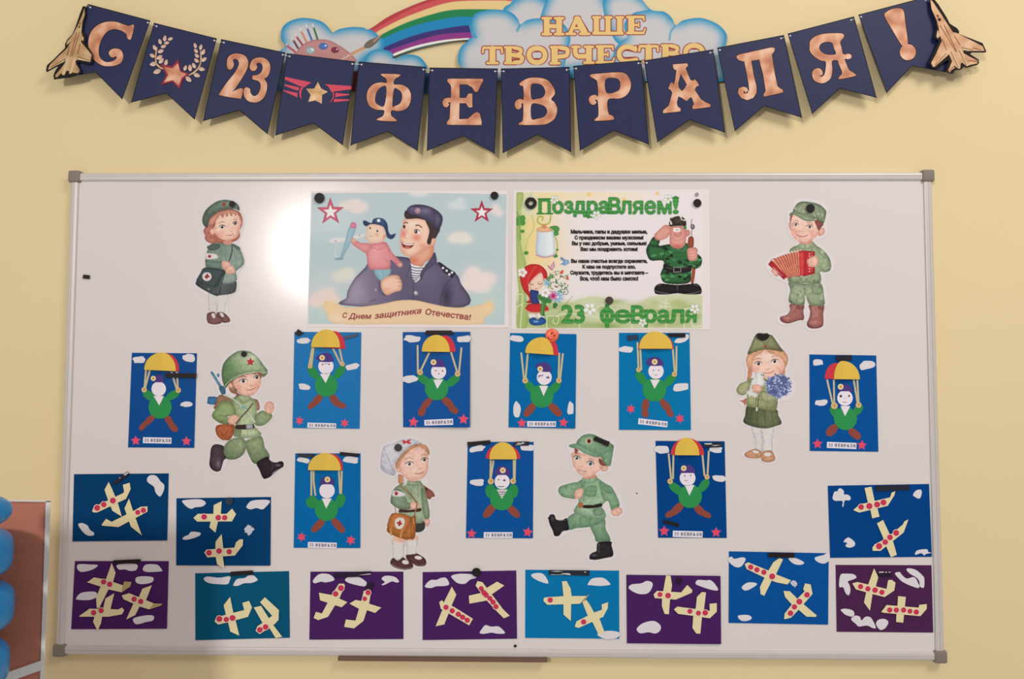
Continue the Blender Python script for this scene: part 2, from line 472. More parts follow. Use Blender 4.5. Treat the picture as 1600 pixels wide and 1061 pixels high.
balloon(-33, 800, 44, 26.5, 0.56, 'small round blue balloon at top of the left edge', sq=.95)
balloon(-66, 869, 73, 40.3, 0.50, 'blue balloon below the small round one, in front of the brown panel')
balloon(-69, 955, 77, 41.6, 0.50, 'large blue balloon second from the bottom of the left edge column')
balloon(-72, 1046, 73, 43, 0.50, 'lowest blue balloon in the bottom left corner', sq=.6)
# ------------------------------------------------------------------ handmade cards
class Sheet:
    """a card: four photo corners, each standing a little off the board"""
    def __init__(s, c, lift):
        s.c = np.asarray(c, float); s.lift = lift
        A = []; B = []
        for (x, y), (u, v) in zip(s.c, [(0, 0), (1, 0), (1, 1), (0, 1)]):
            A.append([x, y, 1, 0, 0, 0, -u * x, -u * y]); B.append(u)
            A.append([0, 0, 0, x, y, 1, -v * x, -v * y]); B.append(v)
        s.h = np.linalg.solve(np.array(A), np.array(B))
    def d(s, p):
        p = np.asarray(p, float); h = s.h
        w = h[6] * p[..., 0] + h[7] * p[..., 1] + 1
        u = np.clip((h[0] * p[..., 0] + h[1] * p[..., 1] + h[2]) / w, -.05, 1.05); v = np.clip((h[3] * p[..., 0] + h[4] * p[..., 1] + h[5]) / w, -.05, 1.05)
        a, b, c, e = s.lift
        return DB + .0002 + (a * (1 - u) * (1 - v) + b * u * (1 - v) + c * u * v + e * (1 - u) * v) * 0.001
    def off(s, k):
        return lambda p: s.d(p) + k * 0.001
T_CARD = 0.35
def make_card(name, corners, lift, m):
    sh = Sheet(corners, lift)
    n, k = 10, 8
    c = sh.c; V = []; px = []
    for j in range(k + 1):
        for i in range(n + 1):
            u, v = i / n, j / k
            px.append((1 - u) * (1 - v) * c[0] + u * (1 - v) * c[1] + u * v * c[2] + (1 - u) * v * c[3])
    px = np.array(px); N = len(px)
    V = np.vstack([PA(px, sh.d(px) + T_CARD * .001), PA(px, sh.d(px))])
    Fc = []
    for j in range(k):
        for i in range(n):
            a = j * (n + 1) + i; b = a + 1; d = a + n + 1; e = d + 1
            Fc.append((a, d, e, b)); Fc.append((N + a, N + b, N + e, N + d))
    ring = [i for i in range(n + 1)] + [j * (n + 1) + n for j in range(1, k + 1)] + [k * (n + 1) + i for i in range(n - 1, -1, -1)] + [j * (n + 1) for j in range(k - 1, 0, -1)]
    for a, b in zip(ring, ring[1:] + ring[:1]): Fc.append((a, b, N + b, N + a))
    o = mesh(name, V, Fc, None, m)
    return o, sh
def capsule(x1, y1, x2, y2, w, n=8):
    a = math.atan2(y2 - y1, x2 - x1); r = w / 2; out = []
    L = math.hypot(x2 - x1, y2 - y1)
    # an oval running from end to end
    t = np.linspace(0, 2 * math.pi, 24, endpoint=False)
    X = (L / 2) * np.sign(np.cos(t)) * np.abs(np.cos(t)) ** 0.9; Y = r * np.sign(np.sin(t)) * np.abs(np.sin(t)) ** 0.8
    return np.stack([(x1 + x2) / 2 + X * math.cos(a) - Y * math.sin(a), (y1 + y2) / 2 + X * math.sin(a) + Y * math.cos(a)], 1)
def starpoly(cx, cy, r, rot=0, n=5, inner=0.45):
    out = []
    for i in range(n * 2):
        rr = r if i % 2 == 0 else r * inner
        a = math.radians(rot - 90 + 180.0 * i / n); out.append((cx + rr * math.cos(a), cy + rr * math.sin(a)))
    return out
def blob(cx, cy, rx, ry, rot, rnd):
    a = np.linspace(0, 2 * math.pi, 11, endpoint=False); k = np.array([rnd.uniform(.8, 1.1) for _ in a])
    # clouds are wider than high with blunt ends and a slight waist
    X = rx * k * np.sign(np.cos(a)) * np.abs(np.cos(a)) ** .75; Y = ry * k * np.sign(np.sin(a)) * np.abs(np.sin(a)) ** .75
    r = math.radians(rot)
    return catmull(np.stack([cx + X * math.cos(r) - Y * math.sin(r), cy + X * math.sin(r) + Y * math.cos(r)], 1), 4)
CARDC = {'blue': '004588', 'blue2': '0463a0', 'deep': '033a68', 'teal': '06506f', 'light': '0870a6', 'sky': '0f6cab', 'purple': '47205a', 'plum': '4a2349', 'royal': '033f80', 'mid': '034c92'}
def cmat(c):
    gl = c in ('blue', 'mid', 'sky')
    return mat('card_' + {'purple': 'purple', 'plum': 'plum'}.get(c, c), CARDC[c], rough=0.4 if gl else 0.6, spec=0.1 if gl else 0.05, vary=0.06, scale=60, bump=0.12)
M_COT = mat('white_paper_cloud', 'd8cfd3', rough=0.9, spec=0.1, vary=0.05, scale=300, bump=0.8, bscale=900, bdist=.0006)
M_TORN = mat('cotton_tuft', 'c9c6d2', rough=0.95, spec=0.05, vary=0.2, scale=500, bump=1.0, bscale=1200, bdist=.001)
M_YEL = mat('yellow_paper', 'd9b24a', rough=0.7, spec=0.2, vary=0.05, bump=0.2)
M_RED = mat('red_paper', 'c63440', rough=0.7, spec=0.2)
M_CORD = mat('beige_paper_strip', 'c0b18c', rough=0.8, vary=0.1)
M_HAND = mat('tan_paper', 'cfae7c', rough=0.8)
M_HEAD = mat('white_paper', 'e3d6de', rough=0.8, spec=0.15)
M_BERET = mat('violet_paper', '4b3579', rough=0.75, vary=0.12, scale=90)
M_BADGE = mat('pale_badge_paper', 'e4cd9d', rough=0.7)
M_BADG2 = mat('ochre_badge_print', 'b98f52', rough=0.7)
M_GREEN = mat('green_paper', '2a8a4a', rough=0.75)
M_GREEN2 = mat('green_sleeve_paper', '288446', rough=0.75)
M_BOOT = mat('brown_paper', '8a4438', rough=0.8, vary=0.08)
M_STAR = mat('pink_foil_star', 'e0405c', rough=0.5, spec=0.4)
M_STARE = mat('dark_pink_star_edge', 'b04a86', rough=0.5, spec=0.4)
M_LAB = mat('white_label_paper', 'dfd6e2', rough=0.8)
M_INK = mat('dark_ink', '3d3442', rough=0.7)
M_PAPERY = mat('cream_yellow_paper', 'ddcda2', rough=0.75, vary=0.05, bump=0.2)
M_DOT = mat('crimson_foam_dot', 'cf2f52', rough=0.6)
M_DOTR = mat('dark_red_dot_rim', 'a5263a', rough=0.6)
M_DOTP = mat('pale_pink_sticker', 'edc4b8', rough=0.7)
M_MAG = mat('black_magnet', '1e1818', rough=0.5, spec=0.22, vary=0.1)
M_MAG2 = mat('dark_navy_magnet', '15192a', rough=0.3, spec=0.5, vary=0.1)
M_TEARGLINT = mat('white_tear_and_glint', 'cfc5c0', rough=0.8)

def caption_print():
    C = Canvas(0, 0, 1.0, 280, 56, 0.5, bg='dfd6e2')
    x = 16
    for ch, w in (('2', 21), ('3', 21), (None, 12), ('Ф', 34), ('Е', 27), ('В', 28), ('Р', 28), ('А', 29), ('Л', 31), ('Я', 30)):
        if ch: C.put(slab(C, ch, x, x + w - 3, 13, 43, .62), '2e2632')
        x += w
    return C
CAP = caption_print()
M_CAP = print_mat('caption_ink', .8, .15)

def para(o, c, corners, col, where, canopy, red, cords, hands, head, beret, badge, collar, body, sleeves, boots, clouds, stars, cap, face=(), stripes=(), lift=(0, 0, .8, .8)):
    S = 811 / 130.0; ox, oy = o
    X = lambda p: np.asarray(p, float) / S + (ox, oy)
    rnd = random.Random(int(ox * 7 + oy))
    card, sh = make_card('parachutist_card', X(corners), lift, cmat(col))
    tag(card, where, 'card', 'handmade parachutist cards on the whiteboard')
    d = T_CARD
    def P(name, poly, z, m, th=0.25, parent=card, hole=None):
        L = [X(poly)] + ([X(hole)] if hole is not None else [])
        return plate(name, L, sh.off(z), sh.off(z + th), m, parent)
    for q in clouds:
        P('cloud', blob(*q[:5], rnd) if not isinstance(q, str) else catmull(pts(q), 4), d, M_COT, 0.7)
    for i, q in enumerate(cords):
        x1, y1, x2, y2 = q; a = math.atan2(y2 - y1, x2 - x1); nx, ny = -math.sin(a) * 9, math.cos(a) * 9
        P('cord', [(x1 + nx, y1 + ny), (x2 + nx, y2 + ny), (x2 - nx, y2 - ny), (x1 - nx, y1 - ny)], d + .3 + .28 * (i % 2), M_CORD)
    for i, q in enumerate(boots): P('boot', capsule(*q), d + .28 * (i % 2 if len(boots) > 2 else 0), M_BOOT, .25)
    for i, q in enumerate(sleeves): P('sleeve', capsule(*q), d + .02, M_GREEN2, .25)
    P('jumper', circ(*body, 28), d + .3, M_GREEN)
    cl = P('collar', collar, d + .58, M_HEAD)
    for q in stripes: P('stripe', q, d + .84, M_INK, .04, cl)
    for q in hands: P('hand', circ(*q, 14), d + .9, M_HAND)
    for q in hands:
        P('finger_mark', circ(q[0] + 2, q[1] - 2, q[2] * .45, 10), d + 1.16, M_BADG2, .03)
    hd = P('head', circ(*head, 26), d + .58, M_HEAD)
    cx, cy, r = head
    for f in face:
        k = f[0]
        if k == 'e': P('eye', capsule(cx + f[1] - f[3], cy + f[2], cx + f[1] + f[3], cy + f[2], f[4]), d + .84, M_INK, .03, hd)
        if k == 'm':
            a = [(cx + f[1] + t * f[3], cy + f[2] + (1 - t * t) * f[4]) for t in np.linspace(-1, 1, 7)]
            P('mouth', a + [(x, y + f[5]) for x, y in a[::-1]], d + .84, M_INK, .03, hd)
        if k == 'k':
            for (x1, y1, x2, y2) in f[1]:
                aa = math.atan2(y2 - y1, x2 - x1); nx, ny = -math.sin(aa) * f[2], math.cos(aa) * f[2]
                P('pen_line', [(x1 + nx, y1 + ny), (x2 + nx, y2 + ny), (x2 - nx, y2 - ny), (x1 - nx, y1 - ny)], d + .84, mat('violet_pen', '6a5a8c', rough=.7), .03, hd)
    br = P('beret', catmull(beret, 3) if len(beret) > 6 else beret, d + .86, M_BERET)
    bd = P('badge', circ(*badge, 16), d + 1.12, M_BADGE)
    P('badge_centre', circ(badge[0], badge[1], badge[2] * .5, 10), d + 1.37, M_BADG2, .05, bd)
    # parachute canopy: folded half discs standing off the card
    def half(xl, xr, xt, yt, ybl, ybr, z0, z1, m, name):
        t = np.linspace(0, math.pi / 2, 9)
        L = [(xt - (xt - xl) * math.cos(a), ybl - (ybl - yt) * math.sin(a) ** .95) for a in t]
        Rr = [(xt + (xr - xt) * math.cos(a), ybr - (ybr - yt) * math.sin(a) ** .95) for a in t[::-1][1:]]
        top = L + Rr; n = len(top)
        bot = [(xl + (xr - xl) * i / (n - 1), ybl + (ybr - ybl) * i / (n - 1)) for i in range(n)]
        bot = [(b[0] if 0 < i < n - 1 else tp[0], b[1]) for i, (b, tp) in enumerate(zip(bot, top))]
        bot = [(tp[0], ybl + (ybr - ybl) * (tp[0] - xl) / (xr - xl)) for tp in top]
        zz = np.array([z0 + (z1 - z0) * (1 - abs(tp[0] - xt) / max((xt - xl) if tp[0] < xt else (xr - xt), 1)) for tp in top])
        A, B = X(top), X(bot)
        V = np.vstack([PA(A, sh.d(A) + zz * .001 * .75), PA(B, sh.d(B) + zz * .001), PA(A, sh.d(A) + d * .001), PA(B, sh.d(B) + d * .001)])
        Fc = []
        for i in range(n - 1):
            Fc.append((i, n + i, n + i + 1, i + 1)); Fc.append((2 * n + i, 2 * n + i + 1, i + 1, i)[::-1]); Fc.append((n + i, 3 * n + i, 3 * n + i + 1, n + i + 1))
            Fc.append((2 * n + i, 2 * n + i + 1, 3 * n + i + 1, 3 * n + i))
        ob = mesh(name, V, Fc, card, m)
        return ob
    half(*red, d + .8, d + 3.2, M_RED, 'red_canopy_panel')
    half(*canopy, d + 3.4, d + 10.5, M_YEL, 'yellow_canopy_panel')
    for q in stars:
        st = P('star', starpoly(q[0], q[1], q[2], q[3] if len(q) > 3 else 0, q[4] if len(q) > 4 else 5, .5), d, M_STARE, .25)
        P('star_centre', starpoly(q[0], q[1], q[2] * .78, q[3] if len(q) > 3 else 0, q[4] if len(q) > 4 else 5, .56), d + .25, M_STAR, .08, st)
    cq = np.array(cap, float)
    lb = P('caption_label', cq, d + .3, M_LAB, .3)
    print_sheet('printed_caption', CAP, lambda p: sh.d(p) + (d + .62) * .001, lb, M_CAP, None, X(cq))
    return card, sh

DOME = lambda xl, xr, yt, yb: [(xl, yb), (xl + 2, (yt + yb) / 2 + 4), ((xl * 3 + xr) / 4, yt + 10), ((xl + xr) / 2, yt), ((xl + xr * 3) / 4, yt + 10), (xr - 2, (yt + yb) / 2 + 4), (xr, yb), ((xl + xr) / 2, yb + 1)]

SMILE = (('e', -26, -10, 6, 10), ('e', 26, -10, 6, 10), ('m', -2, 30, 16, 5, 5))
SH = []
SH.append(para((190, 540), 1, [(100, 70), (735, 75), (707, 997), (63, 992)], 'blue', 'parachutist card farthest left, a black bar magnet crossing its right-hand cords',
     (220, 530, 395, 68, 236, 250), (330, 562, 445, 80, 240, 250), [(238, 235, 222, 425), (275, 240, 228, 420), (485, 255, 542, 440), (538, 255, 550, 430)],
     [(220, 430, 27), (553, 435, 27)], (362, 422, 71), [(318, 358), (322, 300), (370, 282), (405, 300), (412, 358)], (309, 320, 25), [(310, 490), (412, 492), (367, 583)],
     (375, 600, 113), [(212, 445, 325, 530, 82), (560, 445, 440, 520, 76)], [(320, 680, 225, 770, 62), (250, 740, 175, 822, 55), (428, 680, 495, 780, 66), (462, 750, 540, 835, 66)],
     [(173, 138, 66, 33, -4), (658, 122, 68, 38, 8), (635, 572, 60, 30, 0)], [(138, 927, 52, -2), (632, 932, 52, 0)], [(209, 893), (487, 898), (485, 957), (207, 951)]))
SH.append(para((448, 508), 2, [(75, 65), (728, 70), (710, 1010), (57, 1003)], 'sky', 'parachutist card below the soldier poster, a white tuft cloud at mid left',
     (237, 520, 390, 42, 215, 217), (360, 572, 462, 58, 222, 232), [(250, 220, 218, 400), (262, 220, 240, 400), (450, 225, 530, 390), (515, 225, 548, 390)],
     [(228, 402, 22), (545, 380, 22)], (382, 402, 75), [(280, 320), (325, 285), (390, 270), (437, 295), (452, 355), (330, 358), (315, 345)], (345, 318, 27), [(323, 476), (425, 468), (380, 565)],
     (385, 588, 112), [(215, 400, 300, 520, 82), (560, 400, 470, 515, 78)], [(340, 680, 260, 775, 72), (290, 745, 210, 810, 56), (430, 680, 505, 785, 74), (465, 755, 578, 798, 60)],
     [(165, 153, 68, 27, -3), (640, 406, 70, 30, -12), (178, 603, 62, 30, 12)], [(125, 932, 48, 8, 6), (565, 955, 48, 5, 6)], [(203, 950), (482, 958), (481, 1007), (200, 1000)],
     face=(('e', -32, -18, 8, 12), ('e', 30, -20, 8, 12), ('m', 0, -26, 18, -3, 4)), lift=(0, 0, 1, 1)))
SH.append(para((618, 508), 3, [(70, 68), (727, 65), (725, 997), (75, 995)], 'mid', 'parachutist card with splayed cords reaching outside the yellow canopy, right of centre-left row',
     (255, 530, 400, 95, 258, 262), (380, 585, 480, 100, 252, 262), [(215, 195, 218, 470), (330, 268, 242, 450), (540, 262, 602, 460), (643, 218, 618, 470)],
     [(240, 460, 28), (605, 475, 28)], (420, 452, 74), [(345, 408), (350, 370), (385, 340), (430, 330), (465, 350), (490, 410)], (370, 362, 28), [(368, 532), (465, 530), (407, 622)],
     (400, 618, 115), [(215, 490, 345, 580, 80), (620, 495, 500, 590, 80)], [(350, 710, 255, 820, 66), (275, 800, 240, 885, 74), (455, 705, 560, 800, 72), (520, 790, 608, 855, 66)],
     [(162, 135, 80, 33, 4), (670, 137, 75, 33, -6), (143, 525, 74, 37, -4)], [(175, 945, 56, 5), (662, 918, 56, 3)], [(280, 925), (560, 912), (562, 972), (282, 980)],
     face=(('e', -27, -8, 9, 9), ('e', 38, -6, 6, 16), ('e', 2, 22, 5, 14)), lift=(0, 2.5, 5.5, 1.0)))
SH[-1][0]['label'] = 'parachutist card with splayed cords and winking face, lifting off the board'
SH.append(para((785, 508), 4, [(75, 77), (722, 88), (710, 1008), (60, 997)], 'blue2', 'parachutist card with violet scribbled eyes, held by the orange smiley magnet',
     (222, 498, 385, 118, 270, 290), (380, 545, 472, 130, 284, 297), [(183, 268, 210, 520), (247, 275, 226, 520), (555, 270, 547, 530), (590, 275, 562, 530)],
     [(222, 540, 29), (550, 540, 27)], (408, 510, 73), [(318, 405), (345, 375), (400, 363), (450, 378), (475, 450), (370, 450), (345, 415)], (368, 428, 27), [(360, 592), (445, 592), (402, 692)],
     (385, 693, 113), [(225, 550, 330, 670, 80), (560, 555, 455, 670, 78)], [(320, 760, 215, 890, 74), (450, 760, 572, 885, 76)],
     [(140, 130, 62, 34, 4), (143, 820, 35, 74, 0), (663, 813, 30, 70, 2)], [(190, 955, 52, -4), (595, 950, 52, 8)], [(242, 936), (523, 938), (521, 992), (241, 990)],
     face=(('k', [(345, 515, 372, 485), (355, 500, 385, 490), (350, 490, 362, 505), (385, 500, 398, 480), (428, 505, 455, 520), (430, 520, 455, 500), (440, 498, 450, 524), (425, 512, 460, 510)], 3.5),), lift=(0, 1, 2.5, .6)))
SH.append(para((958, 508), 5, [(57, 75), (745, 75), (758, 1023), (58, 1020)], 'light', 'widest bright blue parachutist card, tilted caption and stars at uneven heights',
     (253, 578, 405, 62, 230, 230), (244, 590, 415, 69, 233, 236), [(237, 168, 248, 430), (265, 235, 275, 440), (582, 235, 600, 460), (618, 205, 615, 460)],
     [(248, 435, 24), (598, 478, 26)], (418, 450, 75), [(320, 362), (350, 322), (415, 310), (470, 338), (488, 392), (340, 394), (335, 375)], (405, 358, 28), [(363, 532), (457, 532), (403, 620)],
     (403, 630, 116), [(230, 455, 320, 580, 80), (605, 485, 495, 595, 80)], [(325, 720, 305, 845, 72), (300, 825, 325, 900, 70), (462, 725, 560, 845, 72), (525, 825, 580, 890, 60)],
     [(128, 235, 72, 32, 2), '598,160 625,130 690,120 710,90 735,95 735,130 700,160 650,175 605,172', (663, 605, 76, 42, -6)], [(172, 818, 50, 6, 6), (650, 912, 52, -6, 6)], [(247, 908), (533, 940), (527, 997), (243, 965)],
     face=SMILE, lift=(0, 0, 1.5, 1)))
SH.append(para((1255, 545), 6, [(60, 55), (712, 65), (733, 1003), (65, 995)], 'mid', 'parachutist card farthest right, the red half of its canopy on the left',
     (300, 552, 382, 118, 296, 298), (210, 400, 320, 138, 293, 296), [(232, 300, 288, 540), (298, 300, 303, 540), (492, 300, 530, 530), (527, 300, 540, 525)],
     [(303, 555, 33), (540, 548, 29)], (407, 480, 76), [(345, 414), (348, 365), (390, 342), (450, 355), (490, 414)], (365, 370, 28), [(363, 558), (460, 558), (408, 657)],
     (412, 680, 113), [(275, 560, 345, 670, 86), (570, 545, 500, 640, 78)], [(325, 745, 232, 845, 84), (445, 782, 556, 875, 78)],
     [(145, 132, 55, 32, 0), (622, 160, 76, 42, -12), (177, 527, 62, 31, -4)], [(140, 927, 54, -2), (572, 940, 52, 4)], [(232, 907), (520, 918), (518, 978), (230, 966)],
     face=(('e', -40, -18, 12, 26), ('e', 40, -20, 9, 20), ('m', -4, 34, 18, 5, 5), ('e', 0, 2, 3, 8))))
SH.append(para((448, 698), 7, [(83, 65), (720, 65), (717, 988), (68, 985)], 'blue2', 'parachutist card in the lower row with a blank face and no hands',
     (207, 528, 378, 62, 228, 232), (330, 548, 445, 70, 226, 230), [(240, 235, 240, 478), (262, 235, 262, 345), (262, 340, 280, 478), (508, 235, 521, 460), (537, 235, 530, 460)],
     [], (393, 428, 75), DOME(328, 462, 285, 365), (397, 320, 28), [(342, 505), (438, 505), (385, 603)],
     (387, 612, 113), [(205, 500, 290, 580, 118), (545, 462, 500, 592, 92)], [(365, 705, 248, 830, 74), (442, 700, 560, 835, 72)],
     [(168, 133, 68, 26, 8), (628, 128, 78, 35, 3)], [(145, 880, 50, 8, 6), (625, 912, 54, 8, 6)], [(207, 928), (488, 936), (486, 992), (205, 984)]))
SH.append(para((718, 680), 8, [(80, 65), (722, 65), (715, 1005), (63, 1003)], 'mid', 'parachutist card in the lower row with a striped collar and drawn smile',
     (290, 558, 420, 68, 235, 236), (256, 592, 420, 84, 228, 230), [(305, 240, 300, 430), (332, 245, 305, 420), (528, 240, 530, 430), (542, 240, 538, 430)],
     [(305, 450, 30), (522, 448, 29)], (415, 452, 74), DOME(345, 490, 300, 386), (422, 343, 28), [(365, 532), (467, 530), (412, 620)],
     (412, 618, 115), [(295, 480, 310, 612, 100), (528, 480, 520, 612, 96)], [(345, 670, 240, 800, 80), (470, 688, 582, 798, 76)],
     [(172, 130, 80, 31, -12), '604,98 718,98 718,148 660,150 604,142', (175, 460, 68, 33, 0)], [(118, 960, 52, 3), (665, 945, 54, 10)], [(237, 945), (518, 945), (516, 1003), (235, 1002)],
     face=(('e', -34, -18, 5, 18), ('e', 22, -12, 12, 18), ('m', -10, 42, 32, 5, 7)), stripes=[[(378, 545), (455, 540), (455, 545), (378, 550)], [(382, 558), (450, 553), (448, 560), (384, 565)], [(392, 575), (440, 570), (438, 577), (394, 582)], [(400, 592), (426, 590), (424, 596), (402, 598)]]))
SH.append(para((1015, 678), 9, [(58, 68), (732, 72), (752, 1015), (83, 1012)], 'royal', 'parachutist card in the lower row with red canopy on both sides of the yellow',
     (245, 485, 355, 38, 207, 209), (205, 532, 365, 42, 203, 206), [(185, 190, 210, 440), (232, 205, 228, 440), (515, 205, 535, 410), (577, 165, 564, 410)],
     [(200, 462, 27), (560, 420, 25)], (370, 430, 77), DOME(296, 438, 300, 379), (333, 335, 27), [(343, 498), (437, 498), (388, 602)],
     (395, 608, 115), [(195, 485, 325, 585, 84), (572, 445, 485, 560, 80)], [(325, 675, 215, 785, 78), (255, 750, 155, 805, 62), (440, 695, 530, 790, 74), (500, 760, 598, 808, 60)],
     [(125, 155, 75, 37, 3), (650, 155, 62, 32, 4), (678, 437, 66, 33, 8)], [(142, 948, 56, 0), (648, 960, 54, 0)], [(227, 943), (518, 950), (516, 1012), (225, 1004)],
     face=(('e', -28, -22, 6, 14), ('e', 30, -24, 6, 14), ('m', -14, 20, 16, 5, 5)), lift=(.5, 0, .6, .6)))

def planes(o, S, corners, col, label, pl, clouds, lift=(0, 0, .8, .8), tufts=()):
    ox, oy = o; X = lambda p: np.asarray(p, float) / S + (ox, oy)
    card, sh = make_card('airplane_card', X(corners), lift, cmat(col))
    tag(card, label, 'card', 'handmade airplane cards along the foot of the whiteboard')
    d = T_CARD
    P = lambda name, poly, z, m, th=.3, parent=card: plate(name, X(poly), sh.off(z), sh.off(z + th), m, parent)
    for q in clouds: P('cloud', catmull(pts(q), 4), d, M_COT, .8)
    rnd = random.Random(int(ox))
    for (cx, cy, r) in tufts:
        q = [(cx + r * rnd.uniform(.45, 1.1) * math.cos(a), cy + r * rnd.uniform(.45, 1.1) * math.sin(a)) for a in np.linspace(0, 6.28, 19)[:-1]]
        P('cotton_tuft', q, d, M_TORN, 1.6)
    for i, a in enumerate(pl):
        z = d + (1.1 if clouds else .1) + i * .75
        fu = P('paper_airplane', pts(a['f']), z + .35, M_PAPERY, .3)
        P('wing', pts(a['w']), z + (.0 if a.get('under', 1) else .7), M_PAPERY, .3, fu)
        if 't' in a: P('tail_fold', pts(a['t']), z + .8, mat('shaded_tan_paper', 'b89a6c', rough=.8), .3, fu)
        for (x, y, r) in a['d']:
            if not a.get('nop'): P('pink_sticker', circ(x, y, r * 1.28, 16), z + 1.02, M_DOTP, .06, fu)
        for (x, y, r) in a['d']:
            P('red_dot', circ(x, y, r, 16), z + 1.1, M_DOTR, .35, fu); P('red_dot_face', circ(x, y, r * .72, 14), z + 1.45, M_DOT, .12, fu)
    return card, sh
S1 = 1443 / 170.0
SA = []
SA.append(planes((105, 730), S1, [(90, 93), (1347, 82), (1327, 972), (70, 985)], 'deep', 'dark blue airplane card at left end of the row, two planes pointing opposite ways', [
    dict(w='550,195 600,300 670,470 725,655 600,580 540,430 495,300', f='330,585 350,530 740,345 755,325 738,235 828,205 842,290 780,420 400,600 345,600', d=[(397, 540, 38), (484, 496, 35), (605, 443, 38)]),
    dict(w='820,415 880,600 990,905 845,790 805,680 760,545', f='1065,520 1065,590 680,795 465,775 455,765 515,685 590,725 900,570 975,525', d=[(935, 600, 32), (1010, 572, 34)])],
    ['1060,150 1100,108 1180,115 1240,190 1285,235 1280,310 1230,390 1170,330 1150,260 1070,200', '145,760 200,742 270,775 300,830 355,870 345,905 270,905 200,850']))
SA.append(planes((265, 765), S1, [(90, 115), (1345, 98), (1335, 1010), (88, 1005)], 'deep', 'dark blue airplane card overlapped by nothing, its lower plane wing poking past the bottom edge', [
    dict(w='585,205 690,155 680,320 640,430 608,572 527,500 545,425 580,320', f='315,375 375,322 755,322 828,252 882,325 828,422 365,425', d=[(457, 362, 36), (645, 372, 36), (730, 373, 34)]),
    dict(w='690,590 712,780 705,885 728,1050 630,990 605,860 610,690', f='460,835 490,795 860,770 880,700 930,660 975,660 970,740 865,875 500,900', d=[(523, 838, 36), (656, 815, 36), (790, 824, 34)])],
    ['165,155 230,135 380,128 450,145 480,185 430,225 340,235 290,255 230,230', '1020,220 1100,145 1328,145 1260,245 1220,262 1150,245 1080,262 1035,250', '170,655 200,620 250,600 290,560 400,570 405,605 330,640 230,665'],
    tufts=[(1050, 530, 78)], lift=(0, 0, 2.0, .6)))
SA[-1][0]['label'] = 'dark blue airplane card, second from left, with a grey scribbled cotton tuft'
SA.append(planes((100, 868), S1, [(145, 75), (1390, 75), (1365, 972), (95, 978)], 'purple', 'purple airplane card at bottom left with three planes', [
    dict(w='632,100 685,230 650,350 580,470 470,690 435,700 425,560 490,400 555,320', f='305,355 400,290 560,320 780,395 800,345 895,350 880,410 765,488 590,450 480,410', t='780,395 800,345 895,350 880,410 765,488', d=[(525, 350, 34), (605, 382, 34)]),
    dict(w='668,500 640,610 615,720 510,790 490,900 445,1000 385,880 410,790 520,700 550,570', f='205,800 340,705 720,715 770,690 798,725 770,780 590,812 205,812', d=[(392, 760, 34), (492, 730, 34)]),
    dict(w='1165,395 1085,600 1000,680 945,790 825,848 920,640 990,560 1040,440', f='765,530 865,500 1000,555 1190,635 1130,715 1000,675 790,580', t='1190,635 1305,640 1285,665 1130,715', d=[(930, 578, 34), (1017, 610, 34)])],
    ['170,150 200,115 330,118 450,130 370,190 240,218 190,195', '715,120 955,112 960,190 880,205 810,185 725,185', '1045,180 1070,130 1130,115 1240,125 1298,190 1290,210 1120,220 1060,205', '955,295 1050,275 1180,290 1165,355 1040,380 960,360', '165,560 230,495 390,478 440,510 420,560 320,592 175,585', '915,860 940,825 1080,795 1185,800 1180,860 1080,885 960,912'], lift=(.6, 0, 1, .4)))
SA.append(planes((295, 882), S1, [(85, 118), (1330, 88), (1340, 972), (88, 1005)], 'teal', 'teal airplane card in the bottom row, right plane folded like an open V', [
    dict(w='548,430 590,640 625,760 670,945 550,890 520,760 490,660 462,540', f='340,755 365,700 735,605 710,510 800,482 838,570 785,695 560,755 390,798', d=[(405, 722, 38), (497, 730, 34), (580, 710, 38)]),
    dict(w='862,570 960,550 1060,710 1110,790 1240,960 1150,975 1080,860 980,780', f='945,500 1010,435 1195,605 1190,735 1140,790 940,925 885,880 910,820 1000,760 1105,680', d=[(942, 868, 36), (1018, 830, 36)])],
    ['200,185 250,160 400,175 545,158 540,220 510,262 400,262 280,250 215,220', '592,280 610,230 650,190 740,180 790,148 860,148 910,195 905,215 830,245 730,250 660,280']))
SA.append(planes((473, 882), S1, [(102, 95), (1335, 95), (1335, 990), (88, 998)], 'purple', 'purple airplane card in the bottom row, both planes climbing with hooked tails', [
    dict(w='215,375 385,405 490,455 592,500 515,568 430,540 230,475', f='480,255 548,255 560,285 485,450 335,695 205,738 145,710 175,628 255,650 385,405', d=[(507, 313, 38), (436, 390, 36)]),
    dict(w='620,520 700,470 775,485 880,520 1042,572 960,643 850,605 740,585', f='810,350 880,345 905,370 880,520 805,750 680,848 550,828 572,730 700,745 775,490', d=[(868, 373, 34), (822, 455, 30)])],
    ['135,215 200,140 280,120 370,140 420,205 310,238 240,228 160,250', '562,200 620,162 740,165 830,220 850,255 820,290 720,275 600,240', '1045,190 1100,150 1220,165 1278,225 1240,240 1180,225 1080,272 1045,265 1090,235']))
